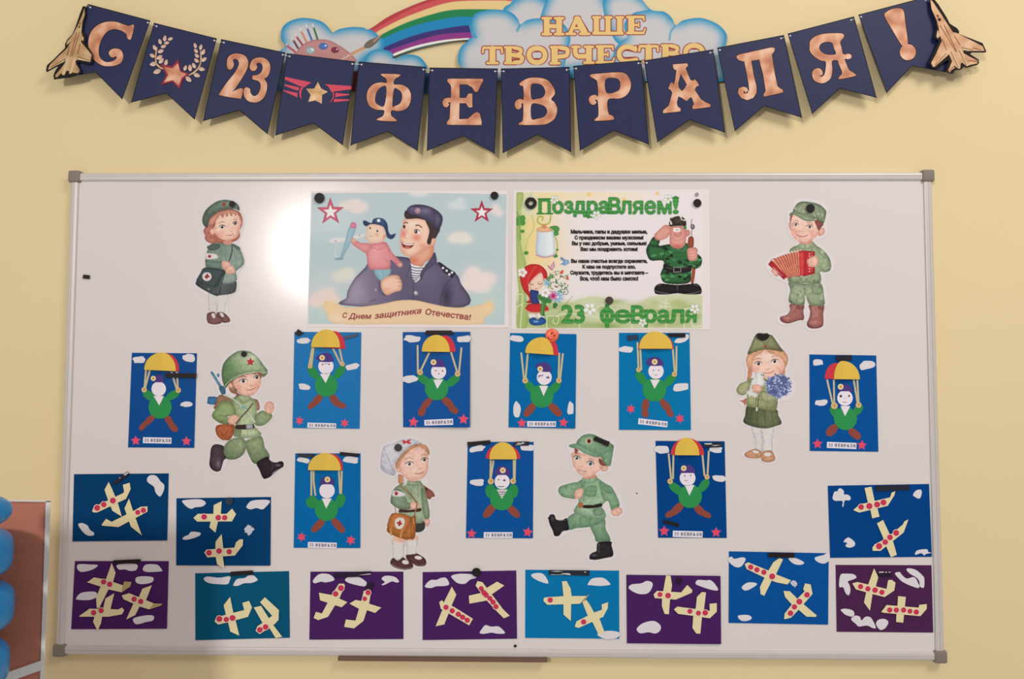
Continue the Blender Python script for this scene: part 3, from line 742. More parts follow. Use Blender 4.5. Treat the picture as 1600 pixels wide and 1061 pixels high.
SA.append(planes((650, 882), S1, [(88, 102), (1330, 80), (1340, 985), (88, 1003)], 'purple', 'purple airplane card with long rows of red dots on both planes', [
    dict(w='475,295 535,400 470,550 375,795 260,820 350,600 380,480', f='308,500 345,475 380,510 500,560 755,720 705,808 450,660 330,590', d=[(398, 568, 34), (480, 615, 34), (560, 660, 34), (618, 700, 34), (680, 740, 34)]),
    dict(w='700,415 850,380 940,310 1075,228 1172,280 1000,400 930,480 708,520', f='815,220 880,235 1000,390 1160,600 1243,680 1165,715 1060,610 930,470 790,280', d=[(865, 320, 32), (900, 375, 34), (930, 405, 34), (980, 450, 32), (1022, 500, 34), (1060, 560, 34)])],
    ['120,300 140,250 200,205 270,205 330,180 400,180 440,260 380,285 270,290 200,312', '470,150 600,122 790,140 790,180 720,200 650,255 560,250 500,205', '845,908 870,860 920,805 1000,825 1090,822 1160,875 1175,915 1080,918 1000,905 900,920']))
SA.append(planes((810, 882), S1, [(92, 70), (1335, 82), (1338, 985), (90, 975)], 'light', 'bright light blue airplane card in the bottom row, one red dot on each plane', [
    dict(w='845,490 900,470 945,530 1005,640 1080,730 1145,905 1060,925 990,780 915,670', f='750,815 770,755 1000,640 1108,600 1105,530 1190,500 1185,580 1125,695 800,842 755,830', d=[(865, 762, 34)]),
    dict(w='578,225 640,220 692,320 708,430 700,520 695,750 598,665 598,420', f='332,460 345,438 600,420 905,418 815,522 385,535 335,490', t='905,418 945,393 900,450 830,515', d=[(422, 472, 34)])],
    ['170,150 200,120 300,115 360,160 398,245 340,245 230,200', '918,270 960,200 1020,178 1130,180 1218,255 1190,275 1075,285 960,275', '1050,920 1180,880 1320,895 1345,935 1290,980 1180,990 1090,965'], lift=(0, 0, 1.5, .5)))
SA.append(planes((970, 888), S1, [(72, 85), (1322, 102), (1330, 1007), (82, 995)], 'purple', 'purple airplane card right of the bright light blue one, corner curling up', [
    dict(w='600,95 660,100 680,230 662,330 650,450 638,610 580,605 545,500 548,400 565,290', f='435,345 480,300 560,305 800,320 882,220 950,290 940,325 730,415 450,395', d=[(520, 348, 32), (627, 362, 36)]),
    dict(w='1010,380 1075,315 1130,320 1105,530 1075,660 1055,868 1000,865 950,790 960,640 995,520', f='705,545 750,508 1180,565 1178,470 1273,462 1273,575 1180,663 960,630 760,605', d=[(917, 570, 32), (1030, 595, 32), (1120, 590, 36)])],
    ['108,270 140,215 270,200 340,168 410,185 420,240 360,330 230,338', '992,205 1020,155 1130,160 1190,158 1250,210 1290,290 1200,285 1060,240', '212,800 290,730 430,698 520,750 525,820 460,865 370,848 270,862 230,845'], lift=(0, 3.0, 4.0, 1.5)))
SA.append(planes((1130, 855), S1, [(75, 55), (1400, 80), (1392, 1028), (72, 1005)], 'mid', 'blue airplane card at lower right, cotton tuft on a plane tail', [
    dict(w='665,200 745,145 795,160 700,360 640,450 545,645 497,625 487,530 545,410 600,310', f='285,225 330,200 600,310 700,360 900,440 850,495 700,465 550,405 310,290', d=[(365, 265, 34), (448, 300, 34), (540, 332, 34), (650, 388, 38)]),
    dict(w='800,580 885,585 985,685 1070,760 1240,905 1230,925 1105,922 1000,830 910,760 820,660', f='808,950 815,880 910,760 1080,585 1060,560 1085,480 1160,495 1185,620 1000,830 900,935 820,955', d=[(1112, 632, 36), (1010, 722, 38), (945, 792, 34), (893, 876, 36)])],
    ['70,150 110,125 150,155 250,135 298,160 240,255 160,262 80,200', '865,148 960,145 1065,195 1060,225 1000,235 925,215', '1215,160 1230,130 1340,100 1400,60 1410,165 1340,218 1260,200', '245,530 330,468 450,485 370,550 290,575', '195,910 330,900 380,940 330,975 240,975'], tufts=[(940, 478, 55)]))
SA.append(planes((1285, 750), 1447 / 180, [(67, 72), (1340, 50), (1376, 965), (97, 978)], 'royal', 'royal blue airplane card at upper right end, touching the whiteboard frame', [
    dict(w='530,100 617,85 655,260 690,350 717,460 625,482 600,360 565,260', f='388,378 470,305 570,285 850,218 870,160 915,140 905,190 820,325 460,410', d=[(487, 340, 34), (590, 328, 38), (688, 308, 36), (768, 282, 36)]),
    dict(w='685,545 762,502 840,670 890,780 935,940 860,970 800,830 765,730', f='628,850 655,810 800,735 1010,560 1030,520 1080,495 1065,540 1020,660 870,780 730,890 632,890', d=[(713, 832, 38), (790, 780, 34), (850, 720, 34), (927, 665, 36)])],
    ['130,210 150,150 190,140 200,115 230,105 270,140 270,180 320,185 355,220 340,255 280,260 265,330 250,330 250,265 160,262 130,235', '1140,180 1180,130 1240,125 1245,185 1215,235 1150,205', '265,775 325,722 405,780 400,830 340,850 290,830 310,790', '1165,940 1190,885 1310,870 1330,905 1372,915 1300,930 1280,948 1240,920']))
SA.append(planes((1290, 868), 1527 / 190, [(125, 118), (1330, 122), (1352, 968), (140, 958)], 'plum', 'plum airplane card at bottom right with crumpled cotton clouds', [
    dict(w='608,162 662,270 630,390 590,480 557,693 482,590 510,460 540,350', f='335,350 400,333 765,420 785,310 830,305 878,342 862,440 740,522 590,485 380,425', d=[(440, 390, 32), (532, 418, 32), (622, 435, 34), (708, 462, 32)]),
    dict(w='910,510 1008,520 995,640 985,740 975,845 885,835 890,730 902,640', f='697,712 765,622 1170,655 1175,620 1270,610 1270,670 1190,762 740,720', d=[(806, 685, 32), (889, 685, 32), (980, 685, 32), (1060, 700, 30), (1140, 710, 32)])],
    ['170,330 190,240 250,228 350,235 388,275 350,300 280,325 300,370 312,440 290,500 250,470 220,400 175,398', '870,225 930,208 960,245 1020,290 1100,270 1140,300 1165,355 1180,385 1150,408 1000,350 930,300', '1015,180 1045,160 1140,185 1225,260 1240,300 1235,400 1185,390 1175,320 1130,270 1060,230',
     '190,680 250,668 340,690 362,740 330,768 250,745 210,710', '320,800 370,755 430,770 450,815 500,770 560,775 600,830 630,905 600,915 520,880 420,892 380,860', '635,840 680,800 750,800 788,840 750,910 690,935 645,890']))

# ------------------------------------------------------------------ magnets
def topd(x, y, extra=0.0):
    """depth of whatever lies under a magnet"""
    best = DB
    for c, sh in SH + SA:
        if inside(np.array([[x, y]]), [sh.c])[0]: best = max(best, float(sh.d(np.array([x, y])) + T_CARD * .001))
    return best + extra
def disc(x, y, r, label, base=None, m=None, h=.0035, hole=None, group='round black magnets'):
    b = topd(x, y) if base is None else base
    loops = [circ(x, y, r, 24)] + ([circ(x, y, hole, 18)] if hole else [])
    o = plate('round_magnet', loops, b, b + h, m or M_MAG)
    tag(o, label, 'magnet', group)
    if not hole:
        plate('dimple', circ(x, y, r * .62, 16), b + h, b + h + .0003, m or M_MAG, o)
    return o
def bar(q, label, o=(0, 0), S=1.0, base=None, m=None, h=.0024, shiny=None, group='black bar magnets'):
    Q = np.asarray(q, float) / S + o
    c = Q.mean(0)
    if base is None: b = max([topd(*p) for p in Q] + [topd(*c)])
    else: b = base
    Qb = []
    for i in range(len(Q)):
        a, bb, cc = Q[i - 1], Q[i], Q[(i + 1) % len(Q)]
        Qb += [bb + (a - bb) * .06, bb, bb + (cc - bb) * .06]
    ob = plate('bar_magnet', Qb, b, b + h, m or M_MAG)
    tag(ob, label, 'magnet', group)
    for s_ in (shiny or []):
        plate('tear_and_glint_mark', np.asarray(pts(s_)) / S + o, b + h, b + h + .00015, M_TEARGLINT, ob)  # pale patches: white tears on some magnets, painted glints on glossy ones
    return ob
K = 811 / 130.0
bar([(425, 272), (440, 268), (727, 270), (727, 315), (430, 312)], 'long black bar magnet across the cords of the leftmost parachutist card', (190, 540), K, base=topd(270, 588) + .0016)
bar([(75, 88), (110, 38), (168, 78), (120, 108)], 'small black kite-shaped magnet at a card corner below the soldier poster', (448, 508), K, m=M_MAG)
bar([(555, 112), (692, 80), (694, 105), (562, 140)], 'short dark blue bar magnet at top right of the card below the soldier poster', (448, 508), K, m=mat('blue_black_magnet', '1d2c48', rough=.4, spec=.4))
bar([(295, 52), (545, 52), (575, 90), (292, 95)], 'black bar magnet above the canopy of the card with the winking face', (618, 508), K, h=.003)
bar([(135, 100), (240, 92), (250, 140), (143, 152)], 'smudgy dark magnet at top left of the widest bright blue card', (958, 508), K, m=mat('dull_navy_magnet', '29384e', rough=.6))
bar([(530, 82), (705, 80), (705, 118), (545, 112)], 'black bar magnet at top right of the widest bright blue card', (958, 508), K, base=topd(1060, 524) + .0012)
bar([(318, 66), (470, 60), (480, 112), (322, 118)], 'square-ended dark magnet above the canopy of the farthest right parachutist card', (1255, 545), K, m=M_MAG2)
bar([(105, 66), (268, 72), (262, 108), (115, 98)], 'dark bar magnet at top left of the blank-faced parachutist card', (448, 698), K, base=topd(476, 712) + .0010, m=M_MAG2)
bar([(518, 50), (703, 68), (702, 98), (520, 84)], 'black bar magnet at top right of the blank-faced parachutist card', (448, 698), K, base=topd(540, 710) + .0010)
bar([(75, 68), (298, 48), (302, 84), (80, 108)], 'black bar magnet at top left of the card with striped collar', (718, 680), K, h=.003)
bar([(540, 64), (672, 60), (684, 75), (675, 102), (525, 104), (520, 95)], 'glossy black magnet with painted glints on the card with striped collar', (718, 680), K, m=M_MAG2,
    shiny=['555,82 580,74 592,80 612,70 640,76 618,84 590,88 560,88', '540,96 600,94 600,97 545,99'])  # shine of the glossy face painted as pale patches
bar([(520, 90), (700, 84), (706, 108), (680, 130), (545, 132), (522, 118)], 'ragged black magnet with painted pale glints on the lower right parachutist card', (1015, 678), K, m=M_MAG2, base=topd(1120, 694) + .0012,
    shiny=['532,92 600,90 612,100 575,104 540,102', '600,112 700,106 640,118'])  # pale patches stand in for light glinting off the magnet
bar([(137, 836), (290, 876), (284, 908), (130, 868)], 'black bar magnet stuck diagonally over the lower left star of a parachutist card', (1015, 678), K)
bar([(795, 58), (828, 92), (645, 232), (598, 205)], 'thin dark clip magnet leaning across the top edge of the leftmost airplane card', (105, 730), S1, m=M_MAG2, shiny=['750,100 800,66 812,78 765,112', '688,142 700,132 706,142 694,150'])  # glossy highlight put on as two small pale patches
disc(265 + 790 / S1, 765 + 155 / S1, 6.2, 'round dark magnet with dull sheen on the dark blue card with the cotton tuft', m=mat('dull_navy_magnet', '29384e', rough=.6))
bar([(650, 64), (1015, 48), (1022, 68), (955, 104), (660, 108)], 'black bar magnet along the top edge of the bottom left purple card', (100, 868), S1, base=topd(200, 878) + .0012)
bar([(552, 97), (848, 78), (850, 132), (555, 148)], 'black bar magnet on the top edge of the teal airplane card', (295, 882), S1, base=topd(378, 898) + .0012)
bar([(425, 118), (820, 92), (905, 90), (905, 130), (740, 165), (430, 175)], 'dark magnet strip with white tear on the purple card with hooked plane tails', (473, 882), S1, m=mat('purple_black_magnet', '25142e', rough=.5),
    base=topd(545, 895) + .0012, shiny=['740,142 850,126 905,120 900,132 800,140'])
bar([(850, 245), (935, 240), (940, 300), (905, 345), (830, 335)], 'small square dark magnet by a plane nose on a purple card', (473, 882), S1, base=topd(577, 915) + .0004, m=mat('purple_black_magnet', '25142e', rough=.5))
disc(650 + 800 / S1, 882 + 105 / S1, 7, 'round dark magnet on the top edge of the purple card with long rows of dots', base=topd(744, 896) + .0012)
bar([(405, 75), (945, 78), (940, 150), (405, 138)], 'wide glossy black magnet with painted white glints on the bright light blue airplane card', (810, 882), S1, m=M_MAG2,
    shiny=['430,92 500,86 600,92 520,98', '560,122 620,116 680,118 695,140 640,136 600,130', '870,100 885,94 900,102 885,110', '430,132 600,134 600,138 430,137'])  # reflections on the glossy strip drawn as white patches
disc(970 + 770 / S1, 888 + 165 / S1, 5.2, 'faint round dark magnet near the top of the purple card with the curling corner', m=mat('purple_black_magnet', '25142e', rough=.5))
bar([(598, 74), (945, 76), (945, 140), (598, 135)], 'black bar magnet on the top edge of the lower right blue airplane card', (1130, 855), S1, base=topd(1230, 868) + .0012)
bar([(668, 72), (1092, 62), (1090, 125), (680, 142)], 'long dark magnet on the top edge of the royal blue airplane card', (1285, 750), 1447 / 180, m=M_MAG2)
bar([(655, 205), (830, 200), (832, 262), (660, 268)], 'dark magnet with white flecks on the plum airplane card', (1290, 868), 1527 / 190, m=mat('purple_black_magnet', '25142e', rough=.5),
    shiny=['668,204 730,202 732,216 670,218', '748,204 770,203 770,216 750,217', '785,204 828,206 800,217'])
bar([(130, 429), (140, 430), (140, 436), (129, 435)], 'tiny black magnet alone near the left frame of the whiteboard', h=.003)
o = plate('round_magnet', circ(805, 1009.5, 2.3, 10), DB, DB + .002, M_MAG); tag(o, 'tiny black dot magnet near the bottom rail of the whiteboard', 'magnet')
o = plate('ink_speck', circ(995, 771, 1.2, 8), DB, DB + .0002, M_MAG); tag(o, 'tiny dark speck on the bare board right of the marching boy cutout', 'speck')
# smiley magnet
M_OR = mat('orange_plastic', 'ee6a4a', rough=0.35, spec=0.5, vary=0.03, bump=0)
M_ORD = mat('dark_red_print', '7a1410', rough=0.5)
cx, cy = 862.5, 524
b = topd(862, 530) + .0002
def domed(name, cx, cy, r, b, h, m, label, cat, group=None, n=24):
    P0 = [(cx, cy)]; dep = [b + h]
    for k in range(1, 7):
        rr = r * k / 6
        for p in circ(cx, cy, rr, n): P0.append(tuple(p)); dep.append(b + .35 * h + .65 * h * math.sqrt(max(0, 1 - (k / 6) ** 2)))
    for p in circ(cx, cy, r, n): P0.append(tuple(p)); dep.append(b)
    V = PA(np.array(P0), np.array(dep)); Fc = []
    for i in range(n): Fc.append((0, 1 + i, 1 + (i + 1) % n)[::-1])
    for k in range(6):
        for i in range(n):
            a, c = 1 + k * n + i, 1 + k * n + (i + 1) % n
            Fc.append((a, c, c + n, a + n))
    Fc.append(tuple(range(1 + 6 * n, 1 + 7 * n))[::-1])
    o = mesh(name, V, Fc, None, m, True); tag(o, label, cat, group); return o
sm = domed('smiley_magnet', cx, cy, 10.6, b, .006, M_OR, 'round orange smiley face magnet holding the card below the verse poster', 'magnet')
q = lambda s_: np.asarray(pts(s_)) / (1061 / 35.) + (850, 500)
plate('eye', catmull(q('330,660 345,610 390,565 425,580 410,630 370,680'), 4), b + .0045, b + .0062, M_ORD, sm)
plate('eye', catmull(q('450,770 460,710 495,680 520,730 500,785'), 4), b + .0045, b + .0062, M_ORD, sm)
plate('smile', catmull(q('195,640 180,820 215,890 300,940 400,935 500,900 540,870 430,885 400,905 320,905 250,870 225,800'), 4), b + .0035, b + .0052, M_ORD, sm)
# ------------------------------------------------------------------ garland
DG = 0.026
M_NAVY = mat('navy_pennant_print', '20254a', rough=0.5, spec=0.25, vary=0.14, scale=60, bump=0.05)
M_EDGE = mat('dark_pennant_edge', '0e0e18', rough=0.7)
M_PINK = mat('red_pennant_print', 'c94a5c', rough=0.6, vary=0.08)
M_PINK2 = mat('dark_red_outline_print', '8f2c3c', rough=0.6)
M_LOUT = mat('dark_letter_rim', '2a1820', rough=0.6)
M_PALEF = mat('pale_foil_rim', 'd9b09a', rough=0.5)
def foil(name, c1, c2, c3, sc=18):
    m = bpy.data.materials.new(name); m.use_nodes = True; nt = m.node_tree; b = nt.nodes['Principled BSDF']
    b.inputs['Roughness'].default_value = .5; b.inputs['Specular IOR Level'].default_value = .3
    tc = nt.nodes.new('ShaderNodeTexCoord'); w = nt.nodes.new('ShaderNodeTexNoise'); w.inputs['Scale'].default_value = sc; w.inputs['Detail'].default_value = .6
    r = nt.nodes.new('ShaderNodeValToRGB'); e = r.color_ramp.elements
    e[0].position = .32; e[0].color = (*alb(c1), 1); e[1].position = .70; e[1].color = (*alb(c3), 1)
    k = e.new(.5); k.color = (*alb(c2), 1)
    nt.links.new(tc.outputs['Object'], w.inputs['Vector']); nt.links.new(w.outputs['Fac'], r.inputs['Fac']); nt.links.new(r.outputs['Color'], b.inputs['Base Color'])
    return m
M_FOIL = foil('copper_foil_print', 'b26f52', 'cb8c6a', 'dfb095', 42)
M_GOLD = foil('gold_foil_print', 'b98a55', 'cfa06c', 'e0bb90', 60)
Z1 = lambda s_, sm=0: (catmull(pts(s_), 4) if sm else np.asarray(pts(s_))) / 4.0 + (60, 0)
Z2 = lambda s_, sm=0: (catmull(pts(s_), 4) if sm else np.asarray(pts(s_))) / 4.0 + (420, 0)
Z3 = lambda s_, sm=0: (catmull(pts(s_), 4) if sm else np.asarray(pts(s_))) / 4.0 + (780, 0)
Z4 = lambda s_, sm=0: (catmull(pts(s_), 4) if sm else np.asarray(pts(s_))) / 4.0 + (1140, 0)
def grow_loop(l, k):
    l = np.asarray(l, float); ar = np.sum(l[:, 0] * np.roll(l[:, 1], -1) - np.roll(l[:, 0], -1) * l[:, 1])
    t = np.roll(l, -1, 0) - np.roll(l, 1, 0); t /= np.maximum(np.linalg.norm(t, axis=1), 1e-6)[:, None]
    nrm = np.stack([t[:, 1], -t[:, 0]], 1) * (1 if ar > 0 else -1)
    return l + nrm * k
def pennant(c, label, art, dep=DG):
    TL, TR, RT, NO, LT = [np.array(p, float) for p in c]
    tu, tv = random.Random(label).uniform(-.0012, .0012), random.Random(label + 'v').uniform(-.004, -.001)
    def D(p):
        p = np.asarray(p, float)
        w = np.linalg.norm(TR - TL); u = ((p - TL) @ (TR - TL)) / w ** 2
        return dep + tu * (u - .5) + tv * ((p[..., 1] - min(TL[1], TR[1])) / 130.0)
    n = 12
    def strip(a, b): return [a + (b - a) * i / n for i in range(n)]
    # curved sheet: columns from the top edge down to the lower edge
    top = [TL + (TR - TL) * i / n for i in range(n + 1)]
    low = [LT + (NO - LT) * (i / (n / 2)) if i <= n / 2 else NO + (RT - NO) * ((i - n / 2) / (n / 2)) for i in range(n + 1)]
    P0 = np.array([top[i] + (low[i] - top[i]) * j / 8 for j in range(9) for i in range(n + 1)])
    d0 = D(P0); N = len(P0)
    V = np.vstack([PA(P0, d0), PA(P0, d0 - .0006)]); Fc = []
    for j in range(8):
        for i in range(n):
            a = j * (n + 1) + i; Fc.append((a, a + n + 1, a + n + 2, a + 1)); Fc.append((N + a, N + a + 1, N + a + n + 2, N + a + n + 1))
    ring = [i for i in range(n + 1)] + [j * (n + 1) + n for j in range(1, 9)] + [8 * (n + 1) + i for i in range(n - 1, -1, -1)] + [j * (n + 1) for j in range(7, 0, -1)]
    for a, b in zip(ring, ring[1:] + ring[:1]): Fc.append((a, b, N + b, N + a))
    o = mesh('pennant', V, Fc, None, M_NAVY)
    tag(o, label, 'pennant', 'pennants of the garland above the whiteboard')
    # dark printed border
    out = [TL, TR, RT, NO, LT]; cen = (TL + TR + RT + LT) / 4
    for a, b in zip(out, out[1:] + out[:1]):
        t = (b - a) / np.linalg.norm(b - a); nn = np.array([-t[1], t[0]])
        e = [a + (b - a) * i / 8 for i in range(9)]
        q = np.array(e + [p + nn * 1.1 for p in e[::-1]])
        plate('printed_border', q, lambda p: D(p) + .00002, lambda p: D(p) + .00008, M_EDGE, o)
    for p in (TL + (TR - TL) * .045 + (-.3, 4.5), TR + (TL - TR) * .045 + (.3, 4.5)):
        plate('punched_hole', circ(p[0], p[1], 1.25, 12), lambda p: D(p) + .00006, lambda p: D(p) + .0002, mat('light_eyelet', 'e6dccb', rough=.6), o)
    k = 0
    for a in art:
        nm, loops, m = a[0], a[1], a[2]
        if not isinstance(loops, list): loops = [loops]
        if len(a) > 3:
            rim = [grow_loop(loops[0], a[4] if len(a) > 4 else 1.0)] + [grow_loop(l, -.7) for l in loops[1:]]
            plate(nm + '_outline', rim, lambda p: D(p) + .0001, lambda p: D(p) + .0002 + k * .0001, a[3], o)
        plate(nm, loops, lambda p: D(p) + .0002, lambda p: D(p) + .0004 + k * .0001, m, o)
        k += .3
    return o, D
C_G = '598,158 578,242 556,238 548,212 515,190 470,182 430,198 402,232 382,280 376,325 386,362 412,384 440,388 472,378 490,360 484,352 466,360 450,352 440,332 452,312 482,303 514,313 530,346 522,384 492,406 445,414 398,408 350,376 320,322 312,260 328,202 366,160 420,138 480,136 530,152 565,162'
M_LEAF = foil('pale_copper_leaf_print', 'b48a78', 'c8a592', 'd8bcac', 80)
leaf = []
rl = random.Random(5)
for (x, y, a, l) in [(790, 240, -80, 38), (825, 243, -20, 34), (760, 260, -110, 36), (802, 268, -10, 34), (727, 298, -120, 38), (782, 290, -15, 36), (712, 348, -150, 38), (765, 320, -20, 40), (757, 358, -30, 42), (718, 400, 170, 46), (768, 380, -50, 42), (742, 447, 160, 50), (798, 390, -75, 38),
                     (980, 285, -110, 34), (1015, 295, -75, 36), (985, 318, -130, 34), (1030, 325, -60, 40), (990, 348, -140, 34), (1035, 372, -35, 40), (988, 378, -140, 36), (1020, 432, 10, 42), (972, 410, -120, 38), (948, 425, -95, 42), (990, 470, 20, 44), (918, 425, -70, 36), (938, 495, 40, 46)]:
    r = math.radians(a); t = np.array([(-.5, 0), (-.2, -.27), (.2, -.25), (.5, 0), (.2, .25), (-.2, .27)]) * l
    leaf.append(('laurel_leaf', catmull(t @ np.array([[math.cos(r), math.sin(r)], [-math.sin(r), math.cos(r)]]) + (x, y), 3) / 4. + (60, 0), M_LEAF, M_LOUT, .45))
star2 = '873,372 890,442 945,462 905,492 882,555 838,512 765,530 800,470 765,400 835,415'
star3 = '871,395 886,448 925,463 896,486 876,535 840,500 785,515 812,468 785,418 838,428'
D23a = '1178,400 1185,360 1215,338 1255,336 1295,352 1312,392 1300,440 1265,500 1228,555 1210,572 1262,552 1278,562 1268,610 1255,616 1138,596 1136,578 1175,520 1230,450 1252,405 1248,378 1232,368 1216,376 1222,400 1214,425 1196,436 1182,426'
D23b = '1322,408 1338,375 1372,360 1415,365 1445,395 1448,440 1430,480 1412,492 1428,520 1426,570 1405,615 1362,640 1312,632 1286,600 1284,560 1300,546 1322,556 1326,580 1345,600 1368,592 1385,560 1388,525 1372,505 1340,495 1340,472 1362,470 1390,455 1402,425 1395,400 1378,392 1362,400 1368,420 1355,440 1335,442 1322,428'
PN = []
PN.append(pennant([(137, 6), (235, 32), (191, 155.5), (149, 113), (87, 123.5)], 'navy pennant half covered by the left jet, curled copper letter С', [('letter', Z1(C_G, 1), M_FOIL, M_LOUT)]))
PN.append(pennant([(240.5, 35.5), (339, 60), (304, 187), (260, 146), (204.5, 160.5)], 'navy pennant with laurel wreath and star', [('stem', Z1('745,300 738,340 740,390 760,415 790,430 788,436 755,424 732,392 730,340 738,300', 1), M_GOLD), ('stem', Z1('1010,320 1012,370 1004,410 975,445 940,468 943,472 980,452 1010,416 1020,370 1016,320', 1), M_GOLD)] + leaf +
          [('star', Z1(star2), M_PINK2, M_PINK2, .2), ('star_centre', Z1(star3), M_FOIL)]))
PN.append(pennant([(345.5, 61), (446, 82), (418, 210), (374, 172.5), (317, 189.5)], 'navy pennant with copper number 23', [('numeral', Z1(D23a, 1), M_FOIL, M_LOUT), ('numeral', Z1(D23b, 1), M_FOIL, M_LOUT)]))
Q = lambda s_: np.asarray(pts(s_)) / (928 / 140.) + (425, 70)
PN.append(pennant([(448, 83), (555, 96), (535.5, 227), (490, 192.5), (430, 212)], 'navy pennant with gold star between red wings', [
    ('red_wing', Q('135,332 408,390 335,440 302,434 134,360'), M_PINK), ('red_wing', Q('130,408 285,442 268,478 130,425'), M_PINK), ('red_wing', Q('120,468 265,500 262,545 118,478'), M_PINK),
    ('red_wing', Q('300,440 282,480 285,530 308,575 300,520 308,470 330,442'), M_PINK), ('red_wing', Q('545,408 822,428 820,460 645,485 610,480 585,435'), M_PINK), ('red_wing', Q('658,497 805,512 800,520 655,542'), M_PINK), ('red_wing', Q('645,560 800,565 798,578 640,595'), M_PINK),
    ('red_wing', Q('612,482 630,500 632,545 595,605 620,580 642,550 642,500 630,480'), M_PINK),
    ('star', Q('476,388 505,455 575,488 515,518 513,608 450,572 378,590 405,520 358,458 440,458'), M_GOLD, M_PALEF, .6)]))
PHI = '708,462 815,465 815,478 790,492 780,512 786,528 830,530 868,550 888,590 884,640 858,680 812,694 768,690 765,722 790,742 792,758 682,752 682,740 712,726 720,690 670,685 628,660 612,610 622,560 655,526 700,515 735,518 736,500 728,486 708,474'
PHIh1 = '735,545 700,545 672,580 664,630 682,655 722,660'; PHIh2 = '782,558 805,558 830,580 832,620 818,648 790,662 772,662'
PN.append(pennant([(560.5, 96), (666, 104.5), (652.5, 236), (606, 205.5), (547.5, 227.5)], 'navy pennant with round copper letter Ф crossed by a stem, right of the winged star', [('letter', [Z2(PHI, 1), Z2(PHIh1, 1), Z2(PHIh2, 1)], M_FOIL, M_LOUT)]))
EE = '1118,492 1335,492 1340,502 1305,572 1290,576 1270,545 1240,528 1192,528 1192,612 1232,612 1248,585 1272,585 1272,670 1250,672 1232,645 1192,645 1190,745 1245,742 1278,712 1300,700 1318,710 1332,768 1328,782 1115,780 1112,765 1130,742 1136,640 1120,640 1128,655 1112,672 1092,665 1084,640 1095,618 1118,610 1138,612 1140,545 1135,530 1116,508'
PN.append(pennant([(671, 105.5), (778, 107), (773, 240.5), (724, 212.5), (667, 236)], 'navy pennant with copper letter Е, second after the winged star', [('letter', Z2(EE), M_FOIL, M_LOUT)]))
BB = '130,518 180,490 240,486 300,500 338,545 348,585 325,620 345,640 362,680 350,735 310,768 262,780 130,780 128,768 148,748 150,650 138,652 140,665 125,684 104,676 97,650 108,628 132,618 152,620 150,542 132,535'
BBh1 = '200,530 250,525 278,545 288,580 270,610 235,618 202,616'; BBh2 = '202,652 255,652 290,670 300,700 280,730 240,742 202,742'
PN.append(pennant([(782.5, 107), (890, 104.5), (892.5, 238), (840, 210.5), (785.5, 239.5)], 'lowest middle navy pennant with two-bowled copper letter В', [('letter', [Z3(BB, 1), Z3(BBh1, 1), Z3(BBh2, 1)], M_FOIL, M_LOUT)]))
RR = '570,468 600,462 740,452 790,462 818,500 822,545 800,590 755,615 680,622 682,705 700,720 712,728 710,748 602,755 602,742 620,722 618,650 612,625 598,625 608,640 592,655 570,648 560,622 572,600 600,592 618,600 614,520 606,500 572,480'
RRh = '665,495 730,488 755,510 755,548 735,572 670,580'
PN.append(pennant([(895.5, 103), (1002, 94), (1014, 226), (959, 204), (906, 235.5)], 'navy pennant with one-bowled copper letter Р below the yellow sign lettering', [('letter', [Z3(RR, 1), Z3(RRh, 1)], M_FOIL, M_LOUT)]))
AA = '1086,402 1175,396 1180,410 1165,428 1195,500 1215,505 1222,495 1240,515 1248,535 1232,540 1222,562 1260,620 1290,640 1320,652 1320,668 1210,682 1206,668 1218,650 1205,612 1195,608 1172,632 1138,610 1120,602 1110,640 1115,665 1135,680 1132,696 1024,708 1024,692 1060,660 1082,580 1070,560 1056,555 1070,520 1082,515 1090,530 1100,500 1108,440 1092,432 1086,418'
AAh = '1134,462 1160,505 1172,528 1160,552 1142,570 1122,548 1118,520'
PN.append(pennant([(1006, 94.5), (1114.5, 77), (1133, 207.5), (1077.5, 187.5), (1027, 222.5)], 'navy pennant with pointed copper letter А hanging over the right cloud', [('letter', [Z3(AA), Z3(AAh)], M_FOIL, M_LOUT)]))
LL = '44,350 62,340 262,296 282,300 280,318 264,342 282,460 300,540 315,552 332,560 334,578 215,604 212,590 226,568 208,460 185,372 136,380 148,460 168,540 168,580 148,612 110,626 72,612 52,580 58,552 85,542 108,548 116,566 100,580 92,568 86,572 92,585 112,582 122,560 118,520 105,450 92,385 60,378 44,362'
PN.append(pennant([(1120.5, 74.5), (1225, 54.5), (1253, 184), (1194, 165.5), (1148, 205)], 'navy pennant with hooked copper letter Л, third from the right end', [('letter', Z4(LL), M_FOIL, M_LOUT)]))
YA = '500,290 505,255 540,225 600,210 690,208 714,218 712,235 692,262 700,300 708,335 728,340 735,335 758,342 760,362 740,370 720,368 730,400 748,438 782,460 786,474 690,494 684,482 702,462 700,440 682,400 675,378 640,382 642,440 630,490 600,515 570,520 532,505 516,470 522,440 548,426 572,434 582,460 566,474 556,462 566,480 590,470 600,430 600,385 570,378 525,350 502,318'
YAh = '640,268 600,262 570,275 560,300 575,325 610,342 664,338 652,300'
PN.append(pennant([(1230.5, 52.5), (1334.5, 25.5), (1370, 153), (1312.5, 138), (1269, 178)], 'navy pennant with mirrored-R copper letter Я, next to the exclamation mark', [('letter', [Z4(YA, 1), Z4(YAh, 1)], M_FOIL, M_LOUT)]))
PN.append(pennant([(1341, 23), (1451, -6), (1490, 115), (1425, 103), (1385.5, 145)], 'navy pennant with copper exclamation mark beside the right jet', [('exclamation_stroke', Z4('968,98 985,72 1025,54 1065,52 1088,70 1098,140 1114,262 1105,282 1082,286 1062,262 1010,175', 1), M_FOIL, M_LOUT), ('exclamation_dot', circ(1140 + 1114 / 4., 326 / 4., 12.6, 24), M_FOIL, M_LOUT)]))

